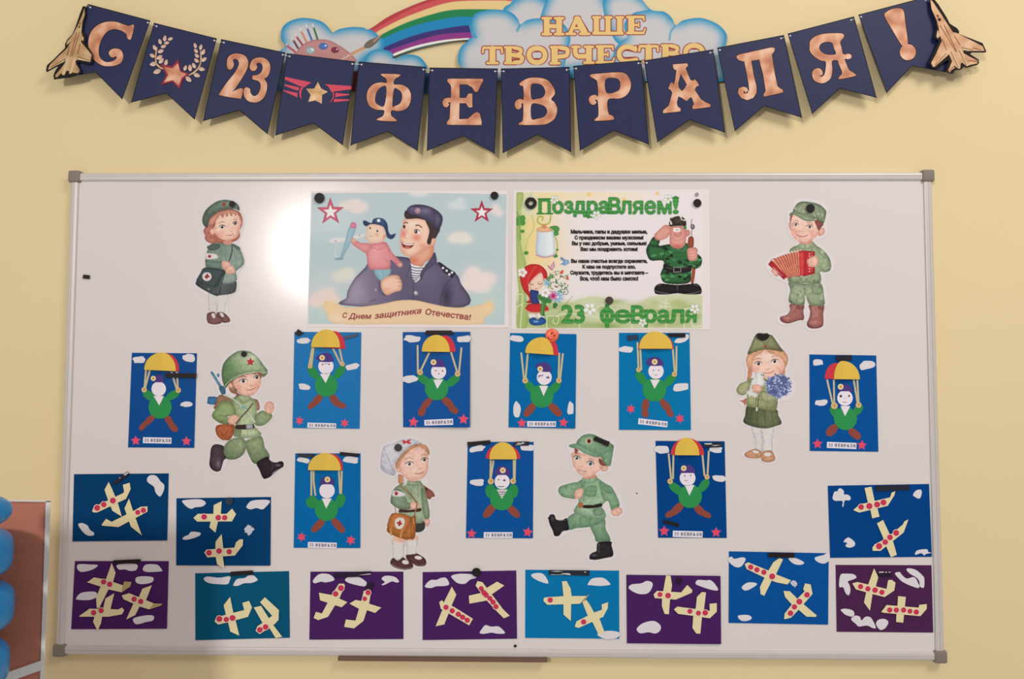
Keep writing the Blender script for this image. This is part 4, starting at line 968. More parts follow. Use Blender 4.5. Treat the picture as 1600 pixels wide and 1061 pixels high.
# string through the punched holes
def tube(name, P, r, m, parent=None):
    P = np.asarray(P, float); V = []; Fc = []; n = 6
    for i, p in enumerate(P):
        t = P[min(i + 1, len(P) - 1)] - P[max(i - 1, 0)]; t /= np.linalg.norm(t)
        u = np.cross(t, (0, 1, 0)); u /= np.linalg.norm(u); w = np.cross(t, u)
        for k in range(n):
            a = 2 * math.pi * k / n; V.append(p + r * (u * math.cos(a) + w * math.sin(a)))
    for i in range(len(P) - 1):
        for k in range(n):
            a, b = i * n + k, i * n + (k + 1) % n; Fc.append((a, b, b + n, a + n))
    Fc += [tuple(range(n))[::-1], tuple(range((len(P) - 1) * n, len(P) * n))]
    return mesh(name, V, Fc, parent, m, True)
cs = [[(137, 6), (235, 32)], [(240.5, 35.5), (339, 60)], [(345.5, 61), (446, 82)], [(448, 83), (555, 96)], [(560.5, 96), (666, 104.5)], [(671, 105.5), (778, 107)], [(782.5, 107), (890, 104.5)], [(895.5, 103), (1002, 94)], [(1006, 94.5), (1114.5, 77)], [(1120.5, 74.5), (1225, 54.5)], [(1230.5, 52.5), (1334.5, 25.5)], [(1341, 23), (1451, -6)]]
sp = [((128, -6), DG + .002)]; 
for (a, b) in cs:
    a, b = np.array(a, float), np.array(b, float); h1 = a + (b - a) * .045 + (-.3, 4.5); h2 = b + (a - b) * .045 + (.3, 4.5)
    sp += [(h1 + (-1, 0), DG + .0012), (h1 + (1.5, 0), DG - .004), ((h1 + h2) / 2, DG - .004), (h2 + (-1.5, 0), DG - .004), (h2 + (1, 0), DG + .0012)]
sp += [((1468, -14), DG)]
SP = np.array([p for p, d in sp]); SD = np.array([d for p, d in sp])
st = tube('garland_string', PA(SP, SD), .00045, mat('white_thread', 'cfc8c0', rough=.8))
tag(st, 'thin white thread the navy pennants hang from', 'string')

# two jets cut from card
ZJ1 = lambda s_: np.asarray(pts(s_)) / (979 / 120.) + (60, 0)
ZJ2 = lambda s_: np.asarray(pts(s_)) / (979 / 120.) + (1430, 0)
M_BLK = mat('black_card', '1c1712', rough=.7); M_JLINE = mat('brown_print_line', '6a3220', rough=.7)
M_JET1 = foil('tan_jet_print', 'a9825a', 'b58c62', 'c4a078', 45); M_JET2 = foil('copper_jet_print', 'b98560', 'c8966e', 'd6ab88', 45)
M_JPALE = mat('pale_jet_panel_print', 'c9ad84', rough=.6)
def jet(Z, label, outl, body, lines, cock, pale, m, dep, dirs):
    b = dep
    o = plate('jet_cutout', Z(outl), b, b + .0015, M_BLK); tag(o, label, 'jet cutout', 'card jets at the ends of the garland')
    plate('airframe', Z(body), b + .0015, b + .0017, m, o)
    for q in pale: plate('pale_panel', Z(q), b + .0017, b + .00178, M_JPALE, o)
    for q in lines:
        a, c = np.array(pts(q)[0]), np.array(pts(q)[1]); t = (c - a) / np.linalg.norm(c - a); nn = np.array([-t[1], t[0]]) * 3.6
        s_ = ' '.join('%f,%f' % tuple(p) for p in (a + nn, c + nn, c - nn, a - nn)); plate('panel_line', Z(s_), b + .0018, b + .0019, M_JLINE, o)
    for q in cock: plate('cockpit', Z(q), b + .0018, b + .0022, M_BLK, o)
    return o
jet(ZJ1, 'tan card jet plane at the left end of the garland, nose up',
    '565,80 608,80 605,200 580,280 565,400 600,440 610,510 590,550 640,610 695,700 692,780 665,822 520,790 500,800 520,850 548,900 540,940 520,955 400,990 230,1010 200,1018 190,960 215,900 250,850 240,850 108,922 95,895 110,830 200,750 340,610 338,560 370,500 430,440 470,350 530,170',
    '588,105 590,190 560,280 548,400 550,430 578,480 575,520 545,515 545,535 680,700 660,790 500,745 490,770 470,770 480,820 525,890 520,915 500,935 440,925 430,905 405,945 390,940 392,905 360,900 330,960 305,955 290,930 240,985 220,985 215,960 290,870 340,800 345,765 150,880 120,888 150,820 370,610 400,555 420,520 380,560 355,575 365,530 440,440 500,330 555,200',
    ['490,410 405,730', '525,405 430,720', '395,590 365,710', '530,560 500,690', '500,720 650,775', '345,750 160,860', '480,870 525,900', '560,420 558,470'],
    ['525,300 538,285 535,305 522,312', '508,350 528,320 532,345 512,358'], ['505,735 650,775 640,785 500,760', '335,760 170,850 165,865 330,785', '558,440 575,490 565,510 550,470', '370,560 410,500 415,515 378,560', '440,760 470,730 480,760 430,930 400,940', '370,750 390,750 330,950 305,945'], M_JET1, DG + .0022, 0)
jet(ZJ2, 'copper card jet plane at the right end of the garland, nose up',
    '185,-20 235,-20 300,60 400,220 440,300 535,360 562,400 555,430 860,550 908,655 890,672 720,670 700,690 810,760 815,805 790,830 650,865 620,850 590,885 560,895 520,890 470,940 440,940 385,915 400,860 430,790 420,760 250,880 215,870 178,800 200,740 270,600 300,520 265,500 245,470 260,400 275,370 260,270 200,110',
    '192,0 215,10 270,90 350,210 420,320 480,410 530,420 860,590 885,650 660,650 600,625 620,680 690,720 800,775 790,810 690,830 660,845 640,830 600,800 580,805 575,870 555,880 530,860 505,840 440,925 420,900 450,830 470,780 430,690 400,720 250,850 225,850 205,800 260,700 340,520 320,460 285,490 270,465 280,400 290,380 310,440 300,360 275,260 210,120',
    ['320,325 520,660', '365,310 530,655', '500,455 575,580', '345,500 400,640', '590,605 740,640', '735,610 840,640', '255,830 400,680', '455,660 550,860', '560,640 650,830', '435,910 500,840', '680,770 800,785'],
    ['275,185 300,200 295,218 285,220', '290,235 315,228 332,255 315,270 292,258'], ['600,615 840,640 840,648 610,642', '250,840 300,750 320,760 415,665 420,690 330,770', '450,655 480,650 570,850 555,875 525,850', '545,625 575,620 670,830 650,840 620,800', '282,400 300,450 290,480 275,460', '690,790 790,800 690,825', '450,900 490,850 510,860 470,890'], M_JET2, DG + .0062, 0)
# hooks and clear tape ends
q = PA([(133, -4), (131, 6), (134, 10)], .02)
hk = tube('wall_hook', np.array([q[0] + (0, .02, 0), q[0], q[1], q[2]]), .0016, mat('clear_plastic_hook', 'bfa58e', rough=.3, spec=.5)); tag(hk, 'small clear plastic hook above the left jet', 'hook')
a = np.linspace(0, 6.28, 13)
q = PA(np.stack([1521 + 4.2 * np.cos(a), 107 + 5 * np.sin(a)], 1), .012)
hk = tube('thread_loop', np.array([PA([(1513, 104)], .0005)[0]] + list(q)), .0006, mat('clear_thread', 'd8c79c', rough=.4, spec=.4)); tag(hk, 'loose clear thread loop below the right jet', 'thread')
# ------------------------------------------------------------------ printed paper cutouts on the board
SK, SKD, SKR = 'e2b6a4', 'c98f7c', 'd98f80'
def girl_beret():
    C = Canvas(290, 300, 4.825, 120, 220, 1.45)
    # hair behind
    C.p('165,190 150,260 135,290 150,310 145,350 165,375 200,390 250,388 300,380 350,378 390,360 410,330 408,290 430,240 425,190 400,150 300,120', 'b06a5e', e='7c4038', er=2.5)
    C.p('410,170 425,215 430,245 405,250 400,200', 'c98a80', e='9c5a50')
    # legs
    C.p('175,760 245,765 240,860 232,925 180,925 172,850', 'cfc8c6', e='9d908e', er=1.6); C.p('240,760 318,765 300,860 290,925 240,920 236,850', 'd4cdca', e='9d908e', er=1.6)
    # shoes
    C.p('160,925 180,908 215,905 235,930 275,950 282,975 250,995 200,997 165,980', '7d5554', e='3f2626', er=2); C.p('235,912 270,905 300,920 330,950 333,978 300,985 275,980 270,950 240,935', '7d5554', e='3f2626', er=2)
    C.p('195,920 215,915 225,945 205,950', 'd0c8c6', e=False); C.p('258,912 280,915 290,940 270,940', 'd0c8c6', e=False); C.g(210, 975, 40, 12, 'b08a86', .5)
    # skirt
    C.p('230,670 370,660 380,740 350,765 290,775 220,772', '5d6464', e='373c3c', er=3, g=('4a5050', 230, 700, 380, 760))
    # coat
    C.p('185,400 235,385 330,385 380,400 415,440 440,510 435,550 400,580 380,600 385,665 320,690 260,680 170,600 150,555 152,480', '7b8a80', e='4c5750', er=3.2, g=('98a49c', 260, 420, 430, 600))
    C.p('160,415 200,395 260,395 245,430 190,440', '55625a', e='343c36'); C.p('360,395 405,415 412,432 385,432', '66736a', e='3c463f')
    C.s('225,440 235,520 232,560', 4, '56625b', a=.6); C.s('300,400 300,500 310,560', 3, '5e6b63', a=.7); C.s('380,500 370,560 395,590', 4, '5b675f', a=.6)
    C.s('352,400 345,470 320,540', 9, '4a4c46'); C.s('285,400 270,430 290,470', 3, '5e6b63', a=.5)
    C.p('152,470 165,462 232,470 240,500 160,508 150,495', 'dcd2d0', e='a89a98'); C.p('168,483 178,470 184,478 196,478 192,490 182,498 170,494', 'a03444', sm=0, e=False)
    C.p('150,510 190,520 275,522 280,570 250,578 190,575 155,555', '72837a', e='46524b', er=2.6)
    # bag
    C.p('115,610 135,575 180,570 270,582 300,600 290,640 270,700 255,770 215,778 85,705 82,670 95,640', '3c4446', e='1e2223', er=3, g=('505859', 110, 600, 250, 640))
    C.p('95,640 115,605 135,575 185,572 290,590 270,640 225,712 160,702 85,670', '464f51', e='23292a', er=2.4); C.s('225,715 245,700 262,640 300,600', 5, '23292a', a=.7); C.s('240,770 260,700 285,640', 5, '70797a', a=.7)
    C.o(161, 638, 35, 33, 'd6ccca'); C.p('140,640 148,628 155,632 158,615 170,618 170,630 182,632 178,645 170,642 160,658 152,655 150,645', '8f2a33', sm=0, e=False)
    C.o(173, 733, 8, 6, '8a8a80')
    # hands
    C.p('275,525 300,518 330,530 335,555 325,580 290,580 272,560', SK, e='b07868', er=2); C.p('300,575 325,555 355,560 372,590 368,610 330,620 300,605', SK, e='b07868', er=2)
    for q in ('290,545 325,550', '290,562 322,567', '310,580 350,590', '312,595 352,602'): C.s(q, 2, 'b58272', a=.7)
    # face
    C.p('290,370 345,365 350,390 320,400 290,392', SKD, e=False)
    f = C.p('240,180 275,150 330,145 385,155 408,200 412,260 400,320 370,350 320,363 275,358 235,330 215,300 212,250', 'e6bfae', e='c08a7a', er=4, ea=.5)
    C.g(262, 318, 34, 26, 'd98c80', .5); C.g(390, 290, 22, 26, 'd98c80', .5); C.g(330, 200, 70, 50, 'efd2c2', .5)
    C.p('190,275 205,270 215,295 212,322 195,318 182,300', SK, e='b5796a')
    C.eye(275, 263, 20, 14, '4b3630', -8); C.eye(374, 236, 16, 14, '4b3630', -10)
    C.s('248,240 270,225 295,228', 4, '8f5a4c'); C.s('355,212 372,205 388,212', 4, '8f5a4c'); C.s('338,295 348,302 358,296', 3, 'b8705f'); C.s('312,325 338,328 362,312', 4, 'a24a44'); C.s('330,334 348,330', 3, 'c98078', a=.6)
    # fringe
    C.p('170,215 210,175 250,150 300,140 350,128 395,150 405,190 388,165 378,182 360,160 345,185 328,160 312,190 295,165 280,195 262,175 240,200 215,240 190,250 165,245', 'cf9483', e='8f5548', er=2.5)
    C.p('165,255 195,250 225,225 215,265 185,285 180,330 210,345 235,380 200,388 160,372 148,330 135,292', 'c07e70', e='7e4840', er=2.5)
    for q in ('170,235 215,215 250,175', '185,265 178,320 200,370', '160,300 170,350', '290,150 275,180', '340,140 340,175', '215,360 225,380'): C.s(q, 3, '9a5d50', a=.6)
    C.p('345,375 370,368 395,340 405,310 408,330 385,365', 'b06a5e', e=False)
    # beret
    C.p('130,240 128,190 150,140 190,100 240,70 290,60 340,65 385,85 405,115 405,140 380,130 330,125 270,135 215,165 180,200 168,240 160,270', '5d6a5f', e='2f3832', er=3.6, g=('7d8b7e', 160, 160, 330, 80))
    C.s('160,262 185,205 225,165 280,138 340,130 400,148', 5, '39433c', a=.8); C.p([starpoly(288, 93, 20, 5)], 'b0423f', sm=0, e='70242a')
    return C, '290,38 350,45 405,75 425,130 445,200 440,260 420,330 400,385 425,430 452,520 440,560 400,620 398,740 330,790 322,850 325,905 350,950 345,1000 290,1008 190,1012 150,985 148,930 165,890 165,790 75,725 65,650 105,595 140,560 140,480 150,400 130,360 130,300 115,250 115,180 150,115 220,55'
def boy_accordion():
    C = Canvas(1185, 300, 4.823, 130, 220, 1.45)
    cam1, cam2, cam3 = '8f9b80', '6d7a62', 'b4bba0'
    rnd = random.Random(3)
    def camo(clip, x0, y0, x1, y1, n=26, s=16):
        for i in range(n):
            C.o(rnd.uniform(x0, x1), rnd.uniform(y0, y1), s * rnd.uniform(.5, 1.3), s * rnd.uniform(.3, .8), rnd.choice([cam2, cam3, '7f8c72', '59664f']), rot=rnd.uniform(0, 180), clip=clip, a=.55)
    # boots
    C.p('240,845 340,850 338,900 345,945 335,965 300,968 230,990 190,985 165,965 168,940 215,925 238,890', 'a06660', e='5c302e', er=3.2); C.p('385,850 490,850 488,920 490,990 470,1020 420,1030 378,1020 365,990 385,940 390,900', 'a06660', e='5c302e', er=3.2)
    C.s('175,965 230,985 300,965 338,960', 6, '6a3a36'); C.s('370,1000 420,1025 485,1005', 7, '6a3a36'); C.g(205, 945, 30, 14, 'c08a82', .5, None); C.g(415, 985, 28, 16, 'c48e86', .5, None)
    for i in range(6):
        C.s([(248 - i * 5, 862 + i * 13), (282 - i * 8, 858 + i * 13)], 3, 'c4a8a0', a=.8); C.s([(405, 868 + i * 14), (448, 866 + i * 14)], 3, 'c4a8a0', a=.8)
    C.p('290,850 335,852 335,885 292,880', '8c5450', e='5c302e'); C.p('455,852 490,852 488,885 455,882', '8c5450', e='5c302e')
    # trousers
    m = C.p('230,680 340,690 460,690 485,720 495,790 500,840 480,858 400,855 375,835 355,780 345,780 345,850 290,850 235,835 228,800 240,740', '97a184', e='4f5a45', er=4, ea=.65); camo(m, 230, 690, 500, 850, 34)
    C.s('345,700 350,760 348,820', 5, '556048', a=.7); C.p('405,695 480,735 480,760 420,770 400,730', '8f9b7c', e='566148', er=2); C.s('240,820 290,845 340,838', 4, '566148', a=.6); C.s('385,830 440,850 495,838', 4, '566148', a=.6)
    # jacket
    m = C.p('235,440 300,400 330,385 400,372 440,405 490,440 530,490 548,545 540,590 500,605 465,600 472,640 465,690 380,688 240,680 222,655 230,620', '98a385', e='4e5944', er=4, ea=.65); camo(m, 235, 400, 548, 690, 40)
    C.s('440,420 470,470 500,500', 4, '5d6850', a=.6); C.s('455,600 500,570 530,560', 4, '5d6850', a=.6); C.s('330,640 335,685', 3, '5d6850', a=.7); C.s('380,635 382,685', 3, '5d6850', a=.7)
    C.p('300,395 345,385 405,372 412,400 380,430 330,435 305,420', 'a3ad90', e='525d48', er=2); C.s('350,385 350,425', 3, '525d48')
    # face
    C.p('310,350 400,345 400,385 360,395 310,385', SKD, e=False)
    f = C.p('238,190 270,160 440,190 465,235 460,300 440,335 400,362 350,382 300,370 265,345 245,310 235,250', 'e4bbac', e='bb8677', er=4.5, ea=.5)
    C.g(275, 300, 34, 26, 'd98c80', .45); C.g(405, 315, 34, 28, 'd98c80', .45); C.g(330, 210, 60, 30, 'efd4c6', .5)
    C.p('455,290 480,268 500,285 495,315 470,330 450,325', SK, e='a86c5e', er=2.5); C.p('228,235 240,240 245,285 232,275', SK, e='a86c5e')
    C.p('425,215 480,215 490,245 470,270 455,290 440,260', '8a5248', e='5c322c', er=2); C.p('238,185 260,170 250,200 242,235', '8a5248', e=False)
    C.eye(282, 245, 19, 12, '5a463c', 4); C.eye(386, 262, 20, 13, '5a463c', 6); C.s('262,225 282,215 300,222', 4, '85584a', a=.8); C.s('365,232 392,232 410,245', 4, '85584a', a=.8)
    C.s('305,290 318,300 335,295', 3, 'b8705f'); C.s('285,322 315,335 345,335 370,325', 5, '9c4642'); C.s('300,340 330,345', 3, 'c98078', a=.6)
    # cap
    m = C.p('260,150 285,95 330,72 400,78 460,95 505,135 510,165 490,235 440,205 380,200 300,175', '87937a', e='414b39', er=3.6, ea=.7); camo(m, 260, 80, 510, 220, 22)
    m = C.p('232,178 245,155 290,148 340,170 400,190 425,212 390,222 340,212 300,188 262,172', '98a388', e='49533f', er=2.6); C.s('300,160 360,168 430,195 490,232', 4, '4c5742', a=.6); C.s('455,100 465,150 455,210', 3, '4c5742', a=.6)
    C.p('335,92 355,95 353,120 338,118', 'c9bfa4', e='5a5040', er=1); C.o(345, 106, 5, 6, '6a3a34')
    # accordion bellows
    top = [(100, 520), (150, 490), (200, 470), (250, 455), (310, 445)]; bot = [(210, 645), (235, 632), (262, 628), (288, 624), (315, 625)]
    C.p('95,525 150,490 200,468 255,452 315,445 320,628 260,630 215,645', 'c87a62', e='7c3030', er=2)
    n = 11
    for i in range(n):
        t = i / (n - 1); x0 = 105 + (312 - 105) * t; y0 = 520 - 75 * t ** .6; x1 = 212 + (315 - 212) * t; y1 = 648 - 24 * t
        C.s([(x0, y0), (x1, y1)], 6, 'a23c38'); C.s([(x0 + 7, y0 - 2), (x1 + 4, y1 - 2)], 5, 'd89c80', a=.8)
        C.o(x0 + 4, y0 - 6, 9, 7, 'dcd0c6', a=.9)
    C.p('73,545 95,518 215,635 192,662', 'b53038', e='701820', er=3, sm=0)
    for i in range(6): C.o(112 + i * 12, 568 + i * 12, 3.5, 3.5, 'e8dcd6'); C.o(104 + i * 11, 580 + i * 11, 3, 3, 'e8dcd6')
    C.p('308,445 330,440 425,448 425,615 345,635 312,625', 'b82c34', e='701820', er=3, sm=0); C.p('308,445 345,448 345,632 312,625', 'd04a48', e='8c2028', er=2, sm=0); C.s('352,448 352,630', 4, '7c1c24')
    for i in range(8): C.o(385, 465 + i * 19, 4.5, 4.5, 'ecdcd8'); C.o(403, 460 + i * 19, 3.5, 3.5, 'ecdcd8', a=.7)
    # hands
    C.p('365,515 385,500 395,490 430,480 448,500 450,540 430,562 400,565 375,555', SK, e='a86c5e', er=2.4)
    for i in range(4): C.s([(368 + i * 4, 515 + i * 13), (405, 508 + i * 14)], 2.5, 'b0786a', a=.8)
    C.p('95,590 120,582 148,610 148,635 125,632 105,612', SK, e='a86c5e', er=2); C.s('112,598 140,625', 2, 'b0786a')
    return C, '300,52 400,58 470,78 522,120 524,170 515,270 512,320 480,350 430,370 500,420 560,500 568,560 550,610 500,630 490,690 510,720 520,840 505,870 505,990 480,1035 400,1048 350,1020 352,975 300,985 200,1005 145,985 145,930 225,900 225,860 215,800 215,720 195,680 150,660 85,620 55,545 90,500 180,450 235,430 290,385 245,340 222,280 215,200 215,150 250,130 265,80'
def soldier_helmet():
    C = Canvas(310, 535, 4.82, 150, 220, 1.45)
    G1, G2, G3 = '93a07c', '6d7b5c', 'b0ba98'
    # rifle
    C.p('95,235 110,225 150,290 195,355 205,385 180,395 165,350', '5f89a6', e='34546c', er=2); C.p('140,240 155,235 158,255 145,262', '5f89a6', e='34546c'); C.s('110,250 160,330', 4, 'a8c4d4', a=.7); C.p('155,340 190,330 205,370 180,395', '3f6884', e='28445a')
    C.p('68,440 80,408 150,415 150,440 130,468 70,462', '3d6f9c', e='22466a', er=2)
    # backpack
    C.p('140,420 165,395 220,400 260,420 300,390 300,440 255,470 290,560 210,540 120,500 125,470', '96705a', e='5c3c2e', er=3); C.p('395,430 440,430 460,470 455,510 420,505 405,460', 'a8765c', e='6a4432', er=2.4)
    # rear leg and boot
    C.p('195,780 250,728 330,720 360,760 352,820 320,860 270,882 215,878 190,850', G1, e='4a563c', er=4, g=(G2, 260, 740, 230, 880)); C.s('240,735 270,770 262,800', 4, '55624a', a=.7); C.s('335,730 340,790 325,840', 4, '55624a', a=.6)
    C.p('95,800 115,772 150,768 192,785 188,830 210,868 190,890 175,940 165,965 135,973 100,955 83,920 88,860', '4c3c44', e='1e161c', er=4); C.g(150, 915, 20, 40, '9a8c94', .5); C.s('90,900 105,950 140,968', 5, '1c141a', a=.8)
    # front leg and boot
    C.p('355,745 400,725 470,705 492,750 500,790 530,835 535,870 500,895 445,915 410,905 385,860 360,800', G1, e='4a563c', er=4, g=(G2, 380, 740, 400, 920)); C.s('420,850 440,895', 4, '55624a', a=.6); C.s('470,720 460,790 490,850', 3, 'b8c2a0', a=.4)
    C.p('440,905 520,860 540,890 580,905 620,895 640,905 638,935 600,955 560,985 545,1010 500,1028 480,1010 460,960', '2f252b', e='120c10', er=4); C.g(600, 925, 26, 10, 'b0a6ac', .6); C.s('545,890 560,930 545,975', 4, '6a5c64', a=.7); C.s('500,1020 550,1000 600,960 638,935', 5, '120c10', a=.8)
    # tunic
    m = C.p('250,430 320,405 400,420 430,440 440,520 430,560 420,620 450,660 475,690 440,715 360,722 290,715 262,700 262,650 285,610 300,560 260,540', '93a07c', e='4c583e', er=4, g=('b4be9a', 280, 450, 420, 560))
    C.s('360,640 375,710', 4, '5a664a', a=.6); C.s('310,650 300,705', 4, '5a664a', a=.5); C.s('425,655 435,700', 3, '5a664a', a=.5); C.p('280,645 320,650 315,705 270,695', '7e8c68', e='55624a', er=1.6)
    C.p('285,625 330,620 370,618 412,615 415,650 330,655 280,650', '40322e', e='1e1614', er=1.8); C.p('358,618 408,612 412,650 362,655', 'b0b0b4', e='5c5c62', er=2, sm=0)
    # far arm
    C.p('425,560 450,530 480,515 500,520 555,545 540,585 490,625 440,628 420,605', '93a07c', e='4c583e', er=4); C.s('470,560 500,600', 4, '5a664a', a=.6)
    C.p('497,490 510,455 540,443 565,460 572,490 560,520 540,540 505,520', SK, e='ac7262', er=2.6); C.s('512,480 525,460', 3, 'b57a6a'); C.s('528,500 548,470', 3, 'b57a6a'); C.s('540,515 562,485', 3, 'b57a6a')
    # near arm
    C.p('130,500 175,445 230,440 265,470 282,520 270,550 215,560 235,575 225,620 170,610 118,580 102,545', '90a070', e='4a563c', er=4.4, g=('6f7f58', 180, 540, 160, 620)); C.s('150,545 200,555 235,550', 4, '55624a', a=.7)
    C.p('222,585 240,555 275,545 300,560 305,590 285,615 250,618 225,605', SK, e='ac7262', er=2.4); C.s('250,590 280,575', 3, 'b57a6a'); C.s('262,605 290,590', 3, 'b57a6a')
    # straps
    C.s('190,395 250,420 310,465 360,515 400,565 425,600', 10, 'c0c4b4'); C.s('190,402 250,428 310,472 360,522 395,570', 2, '7a8478', a=.8); C.s('410,460 380,500 330,555 285,610', 10, '5c4638'); C.o(342, 487, 18, 12, '7ea0a8', 30)
    # pouch
    C.p('130,640 160,620 250,618 272,630 262,690 240,730 200,740 160,722 135,690', 'b0623e', e='6a3018', er=4); C.p('165,665 195,690 225,650 205,710 170,700', '8f4628', e=False, a=.7); C.g(185, 650, 30, 12, 'd08a60', .5)
    # collar, face
    C.p('300,400 335,395 375,400 400,420 370,445 345,460 310,440', '9daa84', e='515d42', er=2)
    C.p('225,310 250,280 290,290 300,350 290,375 320,400 280,390 240,370', 'a06a52', e='6c3e2e', er=2)
    f = C.p('260,300 300,250 380,235 460,225 472,270 468,320 440,370 400,400 350,402 310,385 278,345', 'e4b8a6', e='b98070', er=4.2, ea=.5)
    C.g(310, 345, 30, 24, 'd8877a', .45); C.g(445, 330, 24, 26, 'd8877a', .45); C.g(380, 270, 60, 24, 'f0d6c8', .5)
    C.eye(338, 290, 26, 15, '3c2c28', -8); C.eye(440, 262, 20, 15, '3c2c28', -10); C.s('308,268 335,255 362,262', 4.5, '6a4236'); C.s('418,240 440,232 458,240', 4.5, '6a4236')
    C.s('388,322 402,330 414,320', 3.5, 'b06a58'); C.s('368,358 400,356 432,340', 4.5, '96403c'); C.s('385,368 412,362', 3, 'c47c72', a=.6)
    C.p('218,320 240,305 258,325 250,345 228,342', SK, e='a86c5e'); C.s('235,340 285,362 330,398 370,405', 6, '8a8a78', a=.9); C.o(282, 358, 9, 9, '6a5c50')
    C.p('440,225 470,222 480,250 468,280 462,250', '8f5a48', e=False)
    # helmet
    C.p('175,220 190,160 230,110 290,70 345,62 400,75 450,115 490,170 522,215 515,240 485,262 470,225 400,228 330,245 270,275 225,315 200,345 190,320 178,270', 'a0ae8c', e='44563e', er=4.4, ea=.75, g=('5f7c56', 340, 150, 200, 240))
    C.g(400, 120, 70, 50, 'c9cdb4', .8); C.g(240, 200, 50, 70, '5d8054', .45); C.s('195,335 225,300 280,262 350,235 430,222 500,228 518,222', 7, 'bac4a4', a=.8); C.s('205,345 240,300 300,262 370,240 440,230', 4, '3c4a36', a=.8)
    C.p([starpoly(392, 147, 34, 4)], 'c0333c', sm=0, e='80202a', er=1.6)
    return C, '340,48 410,60 470,110 540,210 530,255 485,290 480,350 440,400 470,440 500,480 505,445 545,430 585,465 585,510 565,560 500,640 440,640 490,690 520,800 550,850 560,885 640,885 655,930 600,975 550,1025 500,1042 470,1010 430,930 390,910 360,830 330,875 260,895 220,895 180,975 130,988 80,945 72,870 90,785 130,755 190,755 215,735 160,735 120,690 118,600 90,560 95,510 115,480 60,475 55,430 75,395 150,395 90,250 90,215 160,225 165,170 200,110 270,60'
def girl_dove():
    C = Canvas(1130, 510, 4.825, 120, 220, 1.45)
    C.p('175,540 150,555 125,560 155,580 165,600 175,570', 'b07060', e=False); C.p('190,330 215,340 210,380 180,400 185,370', 'c88a6a', e='8c5844'); C.p('440,320 465,330 460,370 435,380', 'c88a6a', e='8c5844')
    # legs, shoes
    C.p('215,750 290,760 300,850 292,950 245,940 235,850', 'd0c9c8', e='948a8a', er=2); C.p('285,760 378,755 372,850 368,945 300,945 298,860', 'd4cdcc', e='948a8a', er=2)
    C.p('160,965 180,945 230,925 265,930 290,950 292,985 240,995 190,992 165,980', 'c89678', e='7c5240', er=2.6); C.p('283,985 300,945 345,935 372,945 390,985 385,1012 340,1025 295,1015', 'c89678', e='7c5240', er=2.6); C.o(245, 945, 24, 10, 'd8cfca', 10); C.o(335, 965, 26, 14, 'd8cfca'); C.s('225,960 265,975', 5, 'b07e62'); C.s('305,985 370,980', 5, 'b07e62')
    # skirt
    C.p('180,600 250,610 395,625 415,670 440,730 400,750 330,768 240,760 155,725 165,670', '565b40', e='2e3222', er=4, g=('6d7254', 200, 680, 330, 700))
    for q in ('215,620 200,740', '260,625 255,755', '310,630 320,765', '360,630 385,750'): C.s(q, 6, '3c402c', a=.5)
    # jacket
    C.p('180,405 240,390 330,400 400,490 410,530 398,630 320,628 240,612 178,598 180,520', 'a2a27c', e='5e5f42', er=4, g=('8a8b66', 200, 560, 400, 600)); C.s('185,590 250,600 395,618', 10, '84855e', a=.6)
    for x in range(190, 395, 14): C.s([(x, 585 + (x - 190) * .12), (x, 603 + (x - 190) * .12)], 2.5, '6c6d4a', a=.5)
    C.p('105,460 130,430 170,415 215,405 205,440 190,480 175,505 150,520 115,510 100,485', 'a8a884', e='5e5f42', er=3.4); C.p('275,500 300,485 380,510 415,530 400,560 340,572 300,560 280,530', 'a8a884', e='5e5f42', er=3.4); C.s('130,470 165,480', 4, '72734f', a=.5)
    C.s('270,520 262,580 252,630', 6, '4a4a34'); C.s('255,540 240,590', 4, '4a4a34'); C.o(253, 625, 8, 16, 'ccc6b8')
    # hair, face
    C.p('190,215 185,290 190,330 225,340 300,180 440,180 470,260 460,330 490,250 470,200 430,170 250,170', 'd0a184', e='94624a', er=3)
    C.p('172,260 185,215 230,180 290,165 380,170 440,180 480,220 488,260 470,310 440,340 420,280 330,185 250,230 215,320 188,320', 'd8a98a', e='96644c', er=3)
    f = C.p('215,250 270,195 330,175 400,200 445,250 458,300 440,350 390,385 330,395 265,375 225,340 205,300', 'e8c0b0', e='bd8878', er=4.5, ea=.45)
    C.g(240, 320, 28, 24, 'dd8e84', .5); C.g(420, 320, 28, 28, 'dd8e84', .5); C.g(330, 230, 60, 34, 'f2dacc', .5)
    C.p('175,265 190,218 235,185 300,172 290,200 245,225 225,260 215,320 200,330', 'd8a98a', e='9a6850', er=2.6); C.p('330,172 400,178 450,200 485,240 485,280 465,300 450,255 400,215 350,200', 'd8a98a', e='9a6850', er=2.6); C.s('200,300 205,240 250,200', 3, 'a87258', a=.6); C.s('460,280 440,225 380,195', 3, 'a87258', a=.6)
    C.eye(266, 280, 24, 15, '43302c', -6); C.eye(388, 262, 24, 15, '43302c', -12); C.s('238,252 262,240 290,245', 4, '9c6450'); C.s('365,232 388,222 410,228', 4, '9c6450')
    C.s('320,322 335,327 350,320', 3, 'bc7462'); C.s('305,350 345,352 385,335', 4.5, 'a44c46')
    # dove
    C.p('205,450 215,410 235,385 248,355 275,342 305,352 310,375 300,395 318,420 300,450 280,460 240,470 210,520 180,510 172,490 195,480', 'dedad8', e='9e9896', er=2.6); C.o(288, 366, 4.5, 4.5, '2a2220'); C.p('298,362 312,368 300,374', '8a7468', e=False); C.s('255,380 245,430 225,460', 4, 'b4aeac', a=.7); C.p('172,495 200,485 240,500 262,515 235,540 215,520 200,535 185,512', 'd6d2d0', e='9e9896')
    C.s('250,350 252,400 245,440', 3, '8c8684', a=.6)
